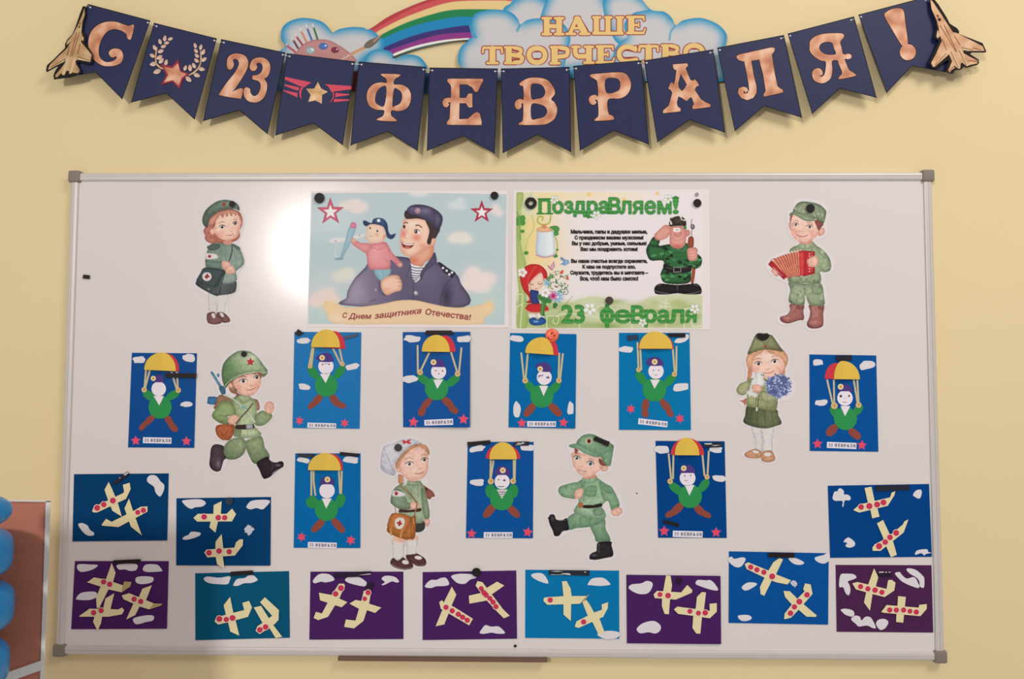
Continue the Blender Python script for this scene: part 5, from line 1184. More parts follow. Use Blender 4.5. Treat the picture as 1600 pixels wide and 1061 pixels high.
    C.p('215,450 240,438 280,445 292,465 282,490 255,500 225,485', SK, e='a86c5e', er=2.2); C.s('225,460 262,470', 2.5, 'b07868'); C.s('228,475 262,484', 2.5, 'b07868')
    # flowers
    rnd = random.Random(8)
    C.o(415, 450, 92, 82, '565d88', a=.95)
    for i in range(210):
        a = rnd.uniform(0, 6.28); r = rnd.uniform(0, 1) ** .55; x, y = 417 + 100 * r * math.cos(a), 448 + 92 * r * math.sin(a)
        if x < 320: continue
        C.o(x, y, rnd.uniform(5, 13), rnd.uniform(3, 6), rnd.choice(['6d76a8', '8c95c0', 'a6aed2', '474d78', '5b6496', 'b9bfdc']), rot=rnd.uniform(0, 180))
    # cap
    C.p('185,212 205,150 248,60 300,52 360,65 375,75 420,140 452,190 400,178 330,170 260,180', '8f8f6a', e='4c4c34', er=3.4, ea=.7, g=('78795a', 330, 90, 430, 190)); C.s('190,210 260,182 330,172 400,180 448,190', 5, '55563a', a=.8); C.s('250,62 300,110 318,150 345,105 370,72', 4, '62633f', a=.9)
    C.p([starpoly(318, 150, 15, 0)], 'a84038', sm=0, e=False)
    return C, '260,42 330,38 385,65 430,130 475,190 505,240 500,300 475,345 530,400 545,470 520,540 460,565 430,570 415,640 455,730 440,755 385,775 385,930 405,985 395,1025 340,1040 280,1020 270,1000 200,1005 148,985 150,950 225,910 210,770 140,735 150,660 170,610 135,600 110,560 140,530 90,500 90,450 160,405 170,340 155,260 175,200 210,110'
def nurse():
    C = Canvas(580, 675, 4.825, 120, 220, 1.45)
    C.p('375,395 400,405 430,425 465,450 480,485 460,490 440,508 415,490 405,440', '8f5a48', e='5c3428', er=2); C.o(416, 430, 10, 12, '4c2a24'); C.p('205,320 240,330 255,350 225,390 205,380', 'c48c6c', e='8c5a42')
    # legs
    C.p('165,790 250,800 248,880 240,955 170,960 160,880', 'd5cecc', e='988e8c', er=2.2); C.p('265,800 350,790 345,870 335,935 275,945 268,880', 'd5cecc', e='988e8c', er=2.2); C.p('170,790 245,800 250,832 170,826', 'dcae9a', e=False); C.p('268,790 345,780 346,812 268,820', 'dcae9a', e=False)
    C.p('145,975 165,950 200,970 240,945 260,960 300,985 318,1010 300,1032 240,1038 180,1022 148,1000', '5a3638', e='2a1416', er=3); C.p('262,930 290,925 330,920 350,918 400,950 415,980 405,1008 350,1012 300,985 270,960', '5a3638', e='2a1416', er=3)
    C.o(258, 982, 26, 16, 'd8cfcc', 10); C.o(355, 948, 28, 14, 'd8cfcc', 8); C.s('150,995 200,1022 260,1032 315,1020', 6, '8c7a76'); C.s('310,990 360,1008 412,998', 5, '8c7a76', a=.8)
    # skirt + coat
    C.p('330,680 395,670 405,720 380,750 330,750', '3a3a34', e='1e1e1a', er=2)
    C.p('200,405 270,370 330,372 365,370 395,410 420,500 440,600 435,655 405,660 390,600 395,670 350,690 300,660 210,620 210,560 150,540 148,490 165,440', '8d9a80', e='4a553f', er=4, g=('a3af94', 280, 400, 400, 480)); C.p('375,430 400,440 430,540 440,610 432,650 405,655 385,580', '8a987c', e='4e5942', er=3.2)
    C.s('300,450 300,520', 3, '5f6b52', a=.7); C.s('352,400 350,560', 3, '5f6b52', a=.7); C.s('340,600 350,680', 3, '5f6b52', a=.5); C.s('300,470 315,468', 3, '5f6b52')
    C.p('220,582 290,588 370,575 370,598 300,605 218,605', '4a2c26', e='241210', er=1.6)
    C.p('400,660 440,660 440,690 425,715 405,690', SK, e='a86c5e', er=2)
    # arm
    C.p('150,490 165,445 200,430 240,450 262,500 275,530 300,535 300,575 240,585 190,570 155,540', '84927a', e='47533e', er=4); C.p('160,455 180,440 240,455 258,480 200,488 160,482', 'dcd4d2', e='a49a98', er=1.6); C.p('178,455 188,445 194,455 206,456 200,470 190,480 176,472', '9c3040', sm=0, e=False)
    C.p('295,535 320,525 355,535 362,560 340,580 300,582', SK, e='a86c5e', er=2.2); C.s('318,550 355,552', 2.5, 'b07868')
    # collar, straps
    C.p('270,365 330,372 370,368 372,395 330,405 275,395', '98a58a', e='505c44', er=2); C.s('215,405 260,440 310,490 345,540 330,610 322,660', 10, '8a7250'); C.s('245,400 300,470 340,530', 4, '6c5638', a=.8); C.s('180,570 185,610', 6, '8a7250')
    C.p('240,345 262,335 275,365 262,400 240,405 250,375', 'd8cfca', e='9c9290')
    # bag
    C.p('150,620 230,618 300,640 335,635 330,790 290,808 240,806 130,760 122,715', 'ad6a38', e='5e3214', er=4); C.p('155,618 240,618 300,648 285,700 252,765 190,740 122,712 135,665', 'b87442', e='6a3a18', er=3); C.s('300,650 300,800', 5, '7c4a22', a=.8); C.s('318,650 322,690', 9, 'c08c58')
    C.p('178,685 190,655 225,645 250,660 248,700 225,730 190,725', 'd8d0c8', e=False); C.p('190,690 200,676 208,680 212,665 225,670 224,684 236,688 230,700 222,698 214,712 202,706 205,695', '9c2a34', sm=0, e=False)
    C.s('145,725 150,775', 13, 'c88c50'); C.s('232,745 220,798', 13, 'c88c50')
    # face and hair
    f = C.p('205,270 215,220 260,150 340,110 400,120 430,160 432,230 428,290 400,340 350,365 300,370 265,345 225,310', 'e6bdae', e='bb8676', er=4.5, ea=.5)
    C.p('180,255 195,215 240,160 300,110 350,90 410,100 438,140 435,175 400,130 350,112 300,135 255,175 225,220 210,270 205,300 190,285', 'd2a07e', e='8f5f45', er=3); C.s('195,240 250,165 330,108', 3, 'a5734f', a=.6); C.s('330,100 400,115 430,155', 3, 'a5734f', a=.6)
    C.g(280, 290, 32, 26, 'db8a80', .5); C.g(412, 255, 22, 28, 'db8a80', .5); C.g(345, 170, 50, 40, 'f0d8ca', .5)
    C.p('188,280 205,265 220,285 218,305 198,302', SK, e='a86c5e'); C.eye(288, 240, 27, 15, '6c6248', -6); C.eye(401, 208, 20, 15, '5a4438', -8)
    C.s('255,205 285,192 315,205', 4, '9c6a52'); C.s('378,180 400,168 418,178', 4, '9c6a52'); C.s('352,272 368,280 382,270', 3.5, 'bc7462'); C.s('330,312 360,314 395,300', 5, 'a24c46'); C.s('345,322 380,316', 3, 'c98078', a=.7)
    C.s('268,345 300,372 340,376', 4, 'b87c68', a=.6)
    # kerchief
    C.p('72,275 90,120 150,90 240,55 300,48 340,60 385,88 340,90 290,110 235,160 195,215 175,260 185,300 165,330', 'd4d0d4', e='8e8a94', er=4, ea=.5, g=('bcb8c2', 200, 130, 90, 280)); C.s('95,125 120,180 170,300', 4, '8e8c9a', a=.7); C.s('80,260 130,290 165,325', 4, '9c9aa6', a=.6); C.s('185,250 230,165 300,105 380,88', 4, '7c564a', a=.7)
    C.p('228,72 250,62 262,70 280,58 300,60 285,72 302,82 285,92 265,82 248,92 235,86 245,78', 'b8303a', e=False)
    return C, '260,35 330,42 400,80 450,130 450,200 440,300 420,350 440,410 490,450 495,500 450,520 455,600 452,700 425,730 415,750 360,770 360,900 420,930 430,1000 400,1025 330,1030 290,1050 200,1045 130,1000 135,950 150,900 155,800 110,760 105,700 150,620 160,580 130,540 135,460 165,410 190,390 190,330 155,345 55,285 60,180 80,100 150,75'
def boy_marching():
    C = Canvas(845, 670, 4.936, 140, 215, 1.45)
    G = '84a080'; D = '4b6650'
    # standing leg
    C.p('380,740 440,700 495,700 500,770 530,830 535,870 500,885 430,870 415,830 395,790', '86a283', e=D, er=4, g=('6a8a6c', 440, 720, 440, 870)); C.s('430,860 480,850 530,860', 4, D, a=.6); C.s('470,730 480,800', 4, D, a=.4)
    C.p('440,880 540,870 545,900 558,950 555,980 530,990 480,1000 430,1010 380,1005 378,975 400,955 430,940', '2c262c', e='0c080c', er=4); C.g(410, 975, 26, 12, '7c747c', .6); C.s('450,890 445,950', 5, '7a727a', a=.7); C.s('430,905 450,890', 3, '8a828a', a=.8)
    for x in range(385, 555, 22): C.o(x, 1003 - (x - 385) * .12, 8, 6, '1a1418')
    # raised leg
    C.p('205,690 250,655 300,640 390,665 490,680 480,710 420,745 350,760 280,765 225,780 208,750', G, e=D, er=4, g=('6c8a6e', 300, 660, 300, 780)); C.p('300,685 375,680 375,745 315,750', '789676', e=D, er=2); C.s('235,680 255,720 240,765', 4, D, a=.5)
    C.p('60,690 75,662 105,665 120,700 165,705 200,690 212,740 215,780 170,790 140,825 105,825 95,790 70,740', '2a242a', e='0c080c', er=4); C.g(90, 690, 16, 24, '6c646c', .6); C.s('140,715 200,700', 4, '6c646c', a=.7)
    for i in range(7): C.o(62 + i * 8, 690 + i * 21, 8, 8, '1a1418')
    # torso
    C.p('290,410 330,390 430,380 480,410 560,470 500,560 470,600 495,640 495,685 400,690 310,670 255,640 270,600 290,570 290,540 300,480', G, e=D, er=4.4, g=('9cb498', 300, 430, 440, 560))
    # left arm
    C.p('280,410 320,420 325,455 280,470 262,500 262,540 210,535 160,520 135,485 145,450 190,430', '88a485', e=D, er=4.2); C.s('190,440 205,480 235,490', 4, D, a=.6); C.s('235,435 240,465', 3, D, a=.5)
    # right arm
    C.p('450,410 520,435 565,480 595,540 608,590 590,610 548,628 535,600 520,560 480,545', '82a07f', e=D, er=4.2); C.p('465,450 530,440 560,480 520,500', '769474', e=D, er=2); C.s('545,605 600,585', 5, D, a=.7)
    C.p('548,628 600,605 625,620 628,645 600,670 565,672 542,650', SK, e='a86c5e', er=2.4); C.s('585,650 600,630', 3, 'b07868'); C.s('600,660 615,640', 3, 'b07868')
    C.p('262,540 262,490 285,465 315,460 328,480 322,510 300,540 280,538', SK, e='a86c5e', er=2.4)
    for q in ('268,500 305,490', '270,515 308,508', '275,528 305,522'): C.s(q, 2.5, 'b07868', a=.8)
    C.p('350,450 430,445 420,520 345,515', '7c9a7a', e=D, er=1.8); C.s('345,478 425,482', 4, D, a=.7); C.s('335,400 335,460 330,570', 3.5, D, a=.8); C.p('405,620 470,615 480,660 415,670', '7c9a7a', e=D, er=1.8)
    C.p('325,590 400,588 465,575 468,600 400,612 328,610', '2e2420', e='120c0a', er=1.6); C.p('290,572 322,568 328,605 295,610', 'c07448', e='74401e', er=1.8, sm=0)
    C.p('315,385 345,375 425,362 430,395 390,415 340,420', '90ac8c', e=D, er=2); C.s('345,385 335,415', 3, D)
    # head
    C.p('330,350 415,345 420,375 360,388 330,380', SKD, e=False)
    f = C.p('240,215 265,180 470,220 490,270 465,310 430,340 390,368 340,375 290,345 262,310 245,270', 'e5bcac', e='bb8676', er=4.5, ea=.5)
    C.p('232,190 250,195 248,225 238,220', SK, e='a86c5e'); C.p('470,295 495,278 518,290 515,318 490,330 465,322', SK, e='a86c5e', er=2.4); C.p('450,230 500,260 515,280 480,285 455,270', '8a4e44', e='5c302a', er=2); C.p('262,150 290,165 275,190 262,185', '8a4e44', e=False)
    C.g(300, 300, 22, 20, 'db8a80', .4); C.g(400, 325, 30, 24, 'db8a80', .5); C.g(330, 230, 50, 22, 'f0d8ca', .5)
    C.eye(278, 225, 22, 17, '6c7c84', 12); C.eye(382, 268, 24, 19, '6c7c84', 14); C.s('262,198 285,192 302,205', 4, '94604e'); C.s('368,232 395,234 412,248', 4, '94604e')
    C.s('290,282 302,295 318,290', 3.5, 'bc7462'); C.p('278,305 310,325 352,328 325,345 295,335', 'f0e6e2', e='a04c46', er=1.4); C.s('278,306 310,325 352,328', 3, '984440')
    # cap
    C.p('275,110 300,70 340,45 400,42 470,75 550,120 562,140 552,200 535,285 490,265 460,215 400,200 300,150', G, e=D, er=4, ea=.7, g=('6f9074', 380, 90, 540, 240)); C.p('215,130 240,118 290,115 340,140 400,170 455,205 440,220 390,210 330,185 285,155 235,145', '7c9c7e', e=D, er=2.4); C.p('470,205 520,165 555,190 545,235 535,285 500,270', '7a987a', e=D, er=2.4); C.s('300,120 380,145 470,195', 4, D, a=.5); C.s('410,65 430,130 470,190', 3, D, a=.4)
    C.o(372, 95, 28, 26, 'b4b4a0'); C.o(372, 95, 16, 18, '8a3c34'); C.o(372, 95, 8, 10, '2a1c18')
    return C, '340,30 410,28 480,60 575,110 580,160 560,260 545,310 510,345 440,355 460,390 540,420 620,520 640,600 645,660 600,690 540,685 510,660 515,760 550,840 575,940 570,1000 430,1025 365,1020 360,970 420,930 430,880 400,850 380,780 300,785 230,800 150,840 95,840 75,790 45,700 60,650 115,650 130,690 190,685 240,640 255,590 275,560 180,540 120,500 125,440 200,415 300,390 310,370 260,340 235,280 220,190 200,140 215,110 270,100 290,60'
FIGS = [(girl_beret, 'paper cutout girl in green beret with a dark first aid bag'), (boy_accordion, 'paper cutout boy in camouflage playing a red accordion'), (soldier_helmet, 'paper cutout running boy soldier in green helmet with rifle'),
        (girl_dove, 'paper cutout girl in garrison cap holding a white dove and blue flowers'), (nurse, 'paper cutout girl in white kerchief with brown first aid bag'), (boy_marching, 'paper cutout boy in green uniform marching with one boot raised')]
# ------------------------------------------------------------------ printed posters
def poster_soldier():
    C = Canvas(477, 295, 4.421, 321, 220, 1.45, bg='e0d3d3'); C.frame(470, 280, 4.421)
    sky = C.p('78,98 700,92 1422,104 1408,1006 700,1002 52,1000 62,560', 'b0c2c7', sm=0, e=False)
    rnd = random.Random(4)
    for x, y, rx, ry, c, a in [(200, 300, 260, 160, 'c9d8da', .5), (1200, 300, 260, 180, 'adc3c8', .6), (1250, 560, 220, 120, 'a9c4c4', .5), (200, 500, 200, 140, 'a9c2c6', .55), (600, 250, 260, 120, 'adc2ca', .5), (150, 760, 180, 160, 'c4cfcd', .5), (1300, 850, 180, 160, 'b4cfc8', .5), (100, 920, 180, 120, 'b5d0cc', .5)]:
        C.g(x, y, rx, ry, c, a, sky)
    def cloud(parts, c='e0d0cc'):
        for x, y, rx, ry in parts:
            C.g(x, y, rx * 1.05, ry * 1.05, c, .55, sky)
        for x, y, rx, ry in parts:
            m = C.cover([C.P([tuple(p) for p in circ(x, y, rx * .82, 20, ry * .82)])]); C.put(C.blur(m, 3) * sky, c, .8)
    cloud([(330, 180, 80, 40), (420, 190, 55, 38), (375, 160, 50, 30), (390, 215, 60, 25)]); cloud([(815, 100, 80, 22)], 'd6d6d4'); cloud([(1060, 180, 50, 34), (1100, 150, 36, 26), (1110, 190, 40, 24)], 'c8d2d4')
    cloud([(1100, 400, 85, 45), (1060, 415, 50, 32), (1140, 415, 55, 34)], 'dcd6cc'); cloud([(1340, 215, 45, 32), (1370, 235, 35, 26), (1350, 190, 26, 20)]); cloud([(1200, 690, 110, 70), (1190, 640, 60, 45), (1290, 690, 75, 60), (1240, 750, 90, 40), (1140, 740, 60, 36)], 'e4d2ce')
    cloud([(290, 670, 95, 50), (330, 640, 50, 34)], 'd6d2c6'); cloud([(150, 820, 100, 60), (190, 780, 50, 40), (100, 850, 60, 40), (220, 830, 60, 40)], 'e0ccc6')
    # stars
    for (cx, cy, r, rot, c, e) in [(205, 225, 100, -1, 'cc5872', '8d3450'), (1250, 228, 84, 0, 'b92c44', '7c1c2e')]:
        C.p([starpoly(cx, cy, r, rot, 5, .40)], c, sm=0, e=e, er=1.6, ea=.5); C.p([starpoly(cx, cy + 2, r * .52, rot, 5, .42)], 'dfe0e0', sm=0, e=False)
    # toy plane
    C.p('190,420 240,402 310,398 420,378 470,380 440,398 320,428 240,442 200,440', 'd3d3d2', e='a9b6bc', er=1.4, ea=.5); C.s('235,490 245,535 290,545', 5, 'cfd6d8')
    C.p('335,330 375,335 380,345 340,450 285,545 272,545 300,450', '92b4c4', e='5f8ca4', er=2); C.p('232,550 265,540 300,545 285,556 250,560', '7d9cac', e=False); C.p('340,325 350,300 375,300 385,325 372,338 345,335', 'd37a94', e='a44e6a', er=1.6); C.o(404, 388, 7, 4, 'b07a8a'); C.o(240, 428, 8, 4, 'b07a8a')
    # --- man, family in the closer frame
    C.frame(520, 320, 6.632)
    m = C.p('335,650 400,560 560,560 640,535 760,545 800,560 870,600 940,640 1010,560 1055,490 1075,560 1075,590 1150,650 1230,700 1280,720 1320,800 1350,1062 150,1045 145,960 160,880 230,760', '5b5471', e='322c48', er=3.5, ea=.7, g=('8d829c', 700, 800, 150, 850))
    C.g(250, 900, 120, 150, 'a096ac', .6, m); C.g(680, 650, 80, 70, '6b6580', .5, m); C.g(980, 760, 160, 140, '6a6480', .6, m); C.g(1180, 950, 60, 150, '2c2740', .75, m); C.g(1290, 900, 40, 140, '645c78', .6, m); C.g(850, 1000, 90, 60, '4a4460', .6, m)
    C.s('1230,760 1160,850 1120,960 1115,1050', 5, '221d34', a=.8); C.s('830,790 835,985', 5, '322c48', a=.9); C.s('590,600 600,680 640,720', 4, '3a3450', a=.6); C.s('190,890 340,850 440,880', 3, '463f5c', a=.4); C.s('380,1010 420,990 450,985', 8, '3a3450', a=.6)
    C.p('1085,590 1120,600 1200,660 1275,705 1240,760 1150,700', '2a2740', e='12101e', er=2, sm=0)
    for x, y in ((1142, 655), (1180, 683), (1235, 702), (1207, 722)): C.o(x, y, 13, 12, 'e4e0e4')
    C.o(862, 915, 23, 23, 'b8b4bc', e='5a5668', er=1.4); C.o(856, 908, 8, 8, 'e4e0e6')
    # vest
    C.p('800,610 860,630 955,630 950,680 905,760 855,800 815,720', 'e2e0e6', e=False)
    for q in ('805,635 860,655 950,655', '808,668 865,685 945,680', '812,698 865,712 935,706', '818,726 862,738 920,730', '828,752 860,760 895,752', '840,778 858,782 875,775'): C.s(q, 9, '2b3150')
    C.p('780,700 800,610 812,640 815,760 780,745 755,735', '6a6480', e='322c48', er=2); C.p('950,640 1010,590 1060,520 1075,590 1010,650 950,700 920,780 905,720', '575170', e='2c2740', er=2.6)
    # neck, face
    m = C.p('805,530 900,470 1010,410 1045,420 1045,490 1010,560 950,600 930,640 870,632 815,610', 'dfa184', e='a0523c', er=4, ea=.5); C.g(850, 575, 60, 40, 'd2694a', .7, m); C.g(1020, 470, 30, 60, 'd8805e', .6, m)
    C.p('1010,345 1040,335 1062,350 1060,400 1035,430 1005,420', 'e8b49a', e='b06a50', er=2.4)
    f = C.p('735,150 820,140 900,130 985,150 1020,230 1015,300 1020,400 980,440 900,490 840,530 790,540 740,520 705,480 700,430 692,380 695,310 720,230', 'edc3aa', e='b5725a', er=4, ea=.5)
    C.g(735, 300, 34, 50, 'd65f58', .65); C.g(870, 340, 60, 46, 'dc6e5c', .7); C.g(930, 430, 60, 40, 'd4705a', .45); C.g(730, 480, 40, 40, 'e08a70', .4); C.g(820, 200, 60, 40, 'f6dccb', .6); C.g(770, 330, 22, 40, 'f4d2bc', .6)
    # brows, eyes, nose, mouth
    C.s('738,190 760,182 775,192', 10, '3c2a2c'); C.s('862,215 890,212 925,238', 13, '3c2a2c', w2=7); C.p('728,215 750,215 748,245 732,240', '2c2426', e=False); C.s('728,212 752,214', 5, '2c2426')
    C.p('845,265 880,262 905,290 895,300 870,295 850,290', 'efe6e4', e=False); C.o(862, 278, 17, 19, '332a30'); C.o(857, 271, 5, 5, 'ffffff'); C.s('842,265 870,255 900,272', 6, '2c2426')
    C.s('775,250 755,310 742,335 765,350 785,345', 5, 'c98468', a=.9)
    C.p('712,378 740,400 790,408 842,400 825,435 790,455 750,452 722,430', '8c2c2c', e='5a1a1c', er=1.4); C.p('712,375 745,395 790,405 845,400 820,418 770,420 730,405', 'f2ece8', e=False); C.p('740,440 775,432 800,445 770,456', 'd06a5c', e=False); C.s('710,372 745,398 792,406 846,398', 4, '7c2a28')
    C.s('740,505 800,520 880,490 960,440', 3, 'c98468', a=.6)
    # hair + cap
    C.p('960,160 1000,150 1095,200 1110,260 1085,310 1065,345 1030,350 1015,400 990,410 975,385 990,330 1000,260', '3e3030', e='221818', er=2.4)
    m = C.p('745,120 745,95 790,20 860,-2 960,5 1060,45 1130,110 1135,180 1110,245 1085,280 1045,225 1000,180 920,150 850,140 770,145', '4d4868', e='241f36', er=4.5, ea=.75); C.g(960, 60, 70, 40, '7a7494', .7); C.g(820, 40, 50, 30, '7a7494', .5); C.g(1090, 150, 30, 60, '6a6484', .5)
    C.p('742,85 760,60 800,95 860,110 920,140 860,142 770,146 745,125', '3a3030', e='241a1c', er=2); C.s('1040,50 1055,120 1040,225', 5, '2a253c', a=.8)
    C.o(880, 60, 30, 30, 'c8a8b0', e='7c4a5c', er=1.6); C.o(880, 60, 18, 18, '8a4a60'); C.o(880, 58, 8, 10, 'e6d2d6')
    # boy
    m = C.p('430,670 590,660 590,720 520,785 465,760', '86b0bc', e='5c8896', er=3); C.s('515,680 530,740', 4, '5c8896')
    m = C.p('345,480 370,420 440,395 540,385 580,430 620,500 720,610 700,640 670,635 600,570 590,660 480,670 380,662 350,540', 'dd8a8e', e='ac5260', er=4, ea=.6); C.g(440, 520, 70, 90, 'eaa4a6', .6); C.s('430,480 430,655', 3, 'b35c68', a=.6); C.s('535,545 565,590', 4, 'a44c5a', a=.7); C.s('575,470 590,560', 4, 'b35c68', a=.7)
    C.p('215,370 250,375 300,395 380,400 400,440 350,500 280,465 215,420 190,385', 'dd8e90', e='b05a64', er=3.2); C.p('185,365 205,345 235,355 240,385 205,395', 'e6b09c', e='b8786a', er=2); C.s('395,435 460,465 540,440', 6, 'b35c68', a=.7); C.o(434, 470, 7, 7, 'f0d8d4')
    C.p('670,620 690,600 715,605 718,635 690,645', 'e6b49e', e='b07060', er=2)
    f = C.p('375,200 450,195 520,220 545,280 545,340 510,385 440,400 380,395 350,350 330,340 345,290 355,240', 'e8c6ae', e='bd8a74', er=3.6, ea=.5); C.g(360, 310, 40, 30, 'c8cac0', .45); C.g(455, 310, 30, 22, 'd88a78', .6); C.p('520,320 545,310 550,335 525,350', 'e2ac94', e='b07060', er=1.6)
    C.o(388, 242, 8, 11, '4a3430'); C.o(461, 272, 9, 12, '3c2c2a'); C.s('380,312 398,330 415,322', 4, '8a4a40'); C.s('405,280 402,300', 3, 'c08c78')
    C.p('315,170 340,165 380,185 405,185 420,150 470,135 530,150 565,200 575,270 600,310 650,300 630,345 595,355 560,330 545,270 520,225 460,205 390,200 350,222 320,205', '2f4f7c', e='16294a', er=3.4, ea=.7); C.g(480, 160, 50, 24, '5478a0', .6); C.s('315,175 318,155', 3, '2f4f7c'); C.s('640,300 660,295', 3, '2f4f7c'); C.o(475, 163, 17, 17, 'dde2e4')
    # hand
    m = C.p('490,800 540,755 620,728 680,735 700,770 715,800 715,860 700,890 640,905 560,938 520,905 495,850', 'e8bea4', e='a8654c', er=3.6, ea=.55); C.g(560, 880, 50, 30, 'dd8c70', .5); C.s('645,765 700,765', 4, '9c5a44'); C.s('660,800 712,800', 4, '9c5a44'); C.s('665,845 708,840', 4, '9c5a44')
    C.p('470,800 495,790 500,860 530,920 560,945 500,930 465,880 480,850', '7c7490', e='3a3450', er=2); C.o(445, 882, 13, 16, 'c8c4cc', e='5a5668', er=1.2); C.s('475,830 500,900 560,945', 5, '3a3450', a=.8)
    # lettering
    C.frame(470, 280, 4.421)
    # ribbon
    m = C.p('165,845 240,860 320,885 430,880 560,862 650,842 720,835 800,838 900,860 1010,882 1120,886 1240,868 1310,848 1325,900 1270,960 1215,1003 700,1002 250,998 180,920', 'e2c39a', e='d0a878', er=2, ea=.4)
    C.g(200, 880, 60, 60, 'ecc98c', .8, sky); C.g(1300, 880, 50, 60, 'ecc98c', .7, sky); C.g(260, 960, 80, 40, 'ebd2b8', .6, m)
    TC = '8c2f33'
    C.text('С', 286, 922, 314, 958, TC, .04, .2); C.text('Днем', 330, 928, 478, 972, TC, .035, .25)
    C.text('защитника', 508, 930, 826, 968, TC, .04, .22, warp=lambda x: 5 - (x - 500) * .115); C.text('Отечества!', 858, 893, 1168, 934, TC, .04, .22, warp=lambda x: 2 + max(0, x - 870) * .125)
    C.img = C.img * .88 + C.img.mean(2, keepdims=True) * .12 + np.array([3, -1, -1])
    return C
def poster_verse():
    C = Canvas(797, 293, 4.421, 316, 225, 1.45, bg='e0d3d3'); C.frame(795, 280, 4.421)
    sh = C.p('52,90 1345,90 1335,1030 50,1030', 'e2d6d8', sm=0, e=False)
    C.g(140, 300, 200, 420, 'e6cd8c', .95, sh); C.g(200, 500, 200, 220, 'e8c888', .8, sh); C.g(280, 100, 260, 90, 'e6cf98', .8, sh); C.g(600, 95, 260, 60, 'e8cfa4', .7, sh); C.g(800, 120, 200, 80, 'e8d6ba', .6, sh)
    C.g(140, 180, 60, 100, 'c8d4c8', .9, sh); C.g(90, 520, 50, 380, 'b8c47e', .7, sh)
    for x, y, r in ((555, 105, 16), (795, 145, 16), (1025, 98, 14), (660, 160, 9)): C.o(x, y, r, r, 'e6bc6a', a=.7)
    # lower meadow
    m = C.p('50,800 150,780 400,860 480,830 600,810 760,850 900,860 960,820 1100,800 1340,810 1335,1030 50,1030', 'c9c9a8', e=False, clip=sh); C.put(C.blur(m, 6) * sh, 'c6c8a4', .6)
    rnd = random.Random(9)
    for i in range(46):
        x, y = rnd.uniform(60, 1320), rnd.uniform(840, 1025); C.g(x, y, rnd.uniform(30, 110), rnd.uniform(14, 40), rnd.choice(['93a25e', 'b8c08a', '7f9450', 'd0cfae', 'a4b070']), .5, sh)
    C.g(300, 990, 200, 60, '7f9a48', .7, sh); C.g(100, 960, 60, 90, '8da656', .8, sh); C.g(600, 1010, 300, 30, '8aa058', .6, sh); C.g(1150, 1000, 200, 40, '93a25e', .5, sh)
    # vines
    C.p('52,110 100,100 90,200 70,330 90,480 120,590 115,760 130,900 120,1030 60,1030 70,800 55,600', 'a3b46a', e='7c9450', er=3, clip=sh, a=.85)
    C.s('60,260 90,200 140,120 160,95', 12, 'b9c7a0', a=.8, clip=sh); C.s('160,250 175,330 130,420 110,520', 8, 'a8b878', a=.7, clip=sh); C.s('170,140 200,190 230,150', 4, 'cfd8c0', clip=sh)
    for x, y in ((70, 275), (95, 270), (60, 300), (95, 300)): C.o(x, y, 20, 22, '4f8a3c', clip=sh)
    C.s('60,230 75,300 80,420', 12, '6f9a4c', a=.8, clip=sh)
    C.s('290,250 280,300 235,315 200,295 205,260 235,262 230,285', 10, 'a2ad54', clip=sh); C.s('240,310 250,350 320,400 335,480 315,540', 6, '7f9a48', clip=sh)
    for x, y, r in ((320, 345, 30), (300, 340, 20), (325, 375, 20), (322, 530, 16), (120, 510, 16), (335, 488, 9), (95, 360, 14)): C.o(x, y, r, r * .8, '4f9140', e='2f6a2c', er=1.2)
    # jar
    C.p('195,380 200,350 300,350 310,380 320,480 312,525 250,540 195,525 185,480', 'c4ccd4', e='8a8fa4', er=3, g=('dfe3e6', 200, 440, 290, 440)); C.p('192,345 240,325 300,345 285,362 215,365', 'e0b48c', e='b07c54', er=2); C.s('190,525 250,540 312,525', 8, 'b88a94')
    C.p('225,322 245,312 262,325 245,345', 'd08a5a', e=False)
    # white fence
    for q in ('50,800 90,795 95,830 80,1030', '262,1030 262,950', '262,945 330,945 345,970 330,1000 305,990 310,970', '95,860 60,880', '490,1030 490,960 540,940 640,960 700,940', '640,960 600,900 660,870 720,900 700,960', '850,1030 850,950', '1060,850 1110,860', '1085,830 1085,1030', '1050,880 1120,880', '1210,1030 1215,900', '1210,900 1260,890 1310,930', '1330,1010 1280,1020 1260,990', '540,940 400,930 330,945', '700,960 830,960'): C.s(q, 7, 'd9dcc4', a=.8, clip=sh)
    C.s('440,810 380,880 350,920', 5, '8fa060', a=.8); C.s('400,870 360,900 300,960', 6, '9cac6c', a=.7)
    # butterflies
    C.p('360,535 390,555 415,560 418,580 385,598 362,585 380,570 355,555', '8fb0cc', e='3c5c80', er=1.6, sm=0); C.s('365,540 385,575 355,590', 3, '3c5c80'); C.p('265,600 285,605 312,565 320,600 300,630 285,622', 'dcaab0', e='7c4a5c', er=1.6, sm=0); C.s('270,595 300,630', 3, '5a3a48')
    # titles
    for (t, a, b, c, d, bo) in [('П', 210, 138, 285, 236, .05), ('оздра', 305, 160, 684, 262, .05), ('В', 693, 130, 768, 236, .05), ('ляем', 772, 152, 1120, 240, .05), ('!', 1138, 122, 1168, 236, .05)]:
        if t == 'оздра': b = 154; d = 264
        C.text(t, a, b, c, d, '3a8f3c', .03, 0, grow=('1f5424', .7, 1.8), e='2c6e30', er=1.2)
        mm = C.last; yy = np.mgrid[0:C.H, 0:C.W][0]; C.put(mm * (0.5 + 0.5 * np.sin(yy * .75)) ** 2, '7cc070', .35)
    # slab feet that make the title ornate
    for x0, x1, y in ((196, 245, 238), (255, 302, 238), (205, 300, 138), (683, 720, 236), (540, 590, 262), (1130, 1172, 130)): C.s([(x0, y), (x1, y)], 11, '2f7a33')
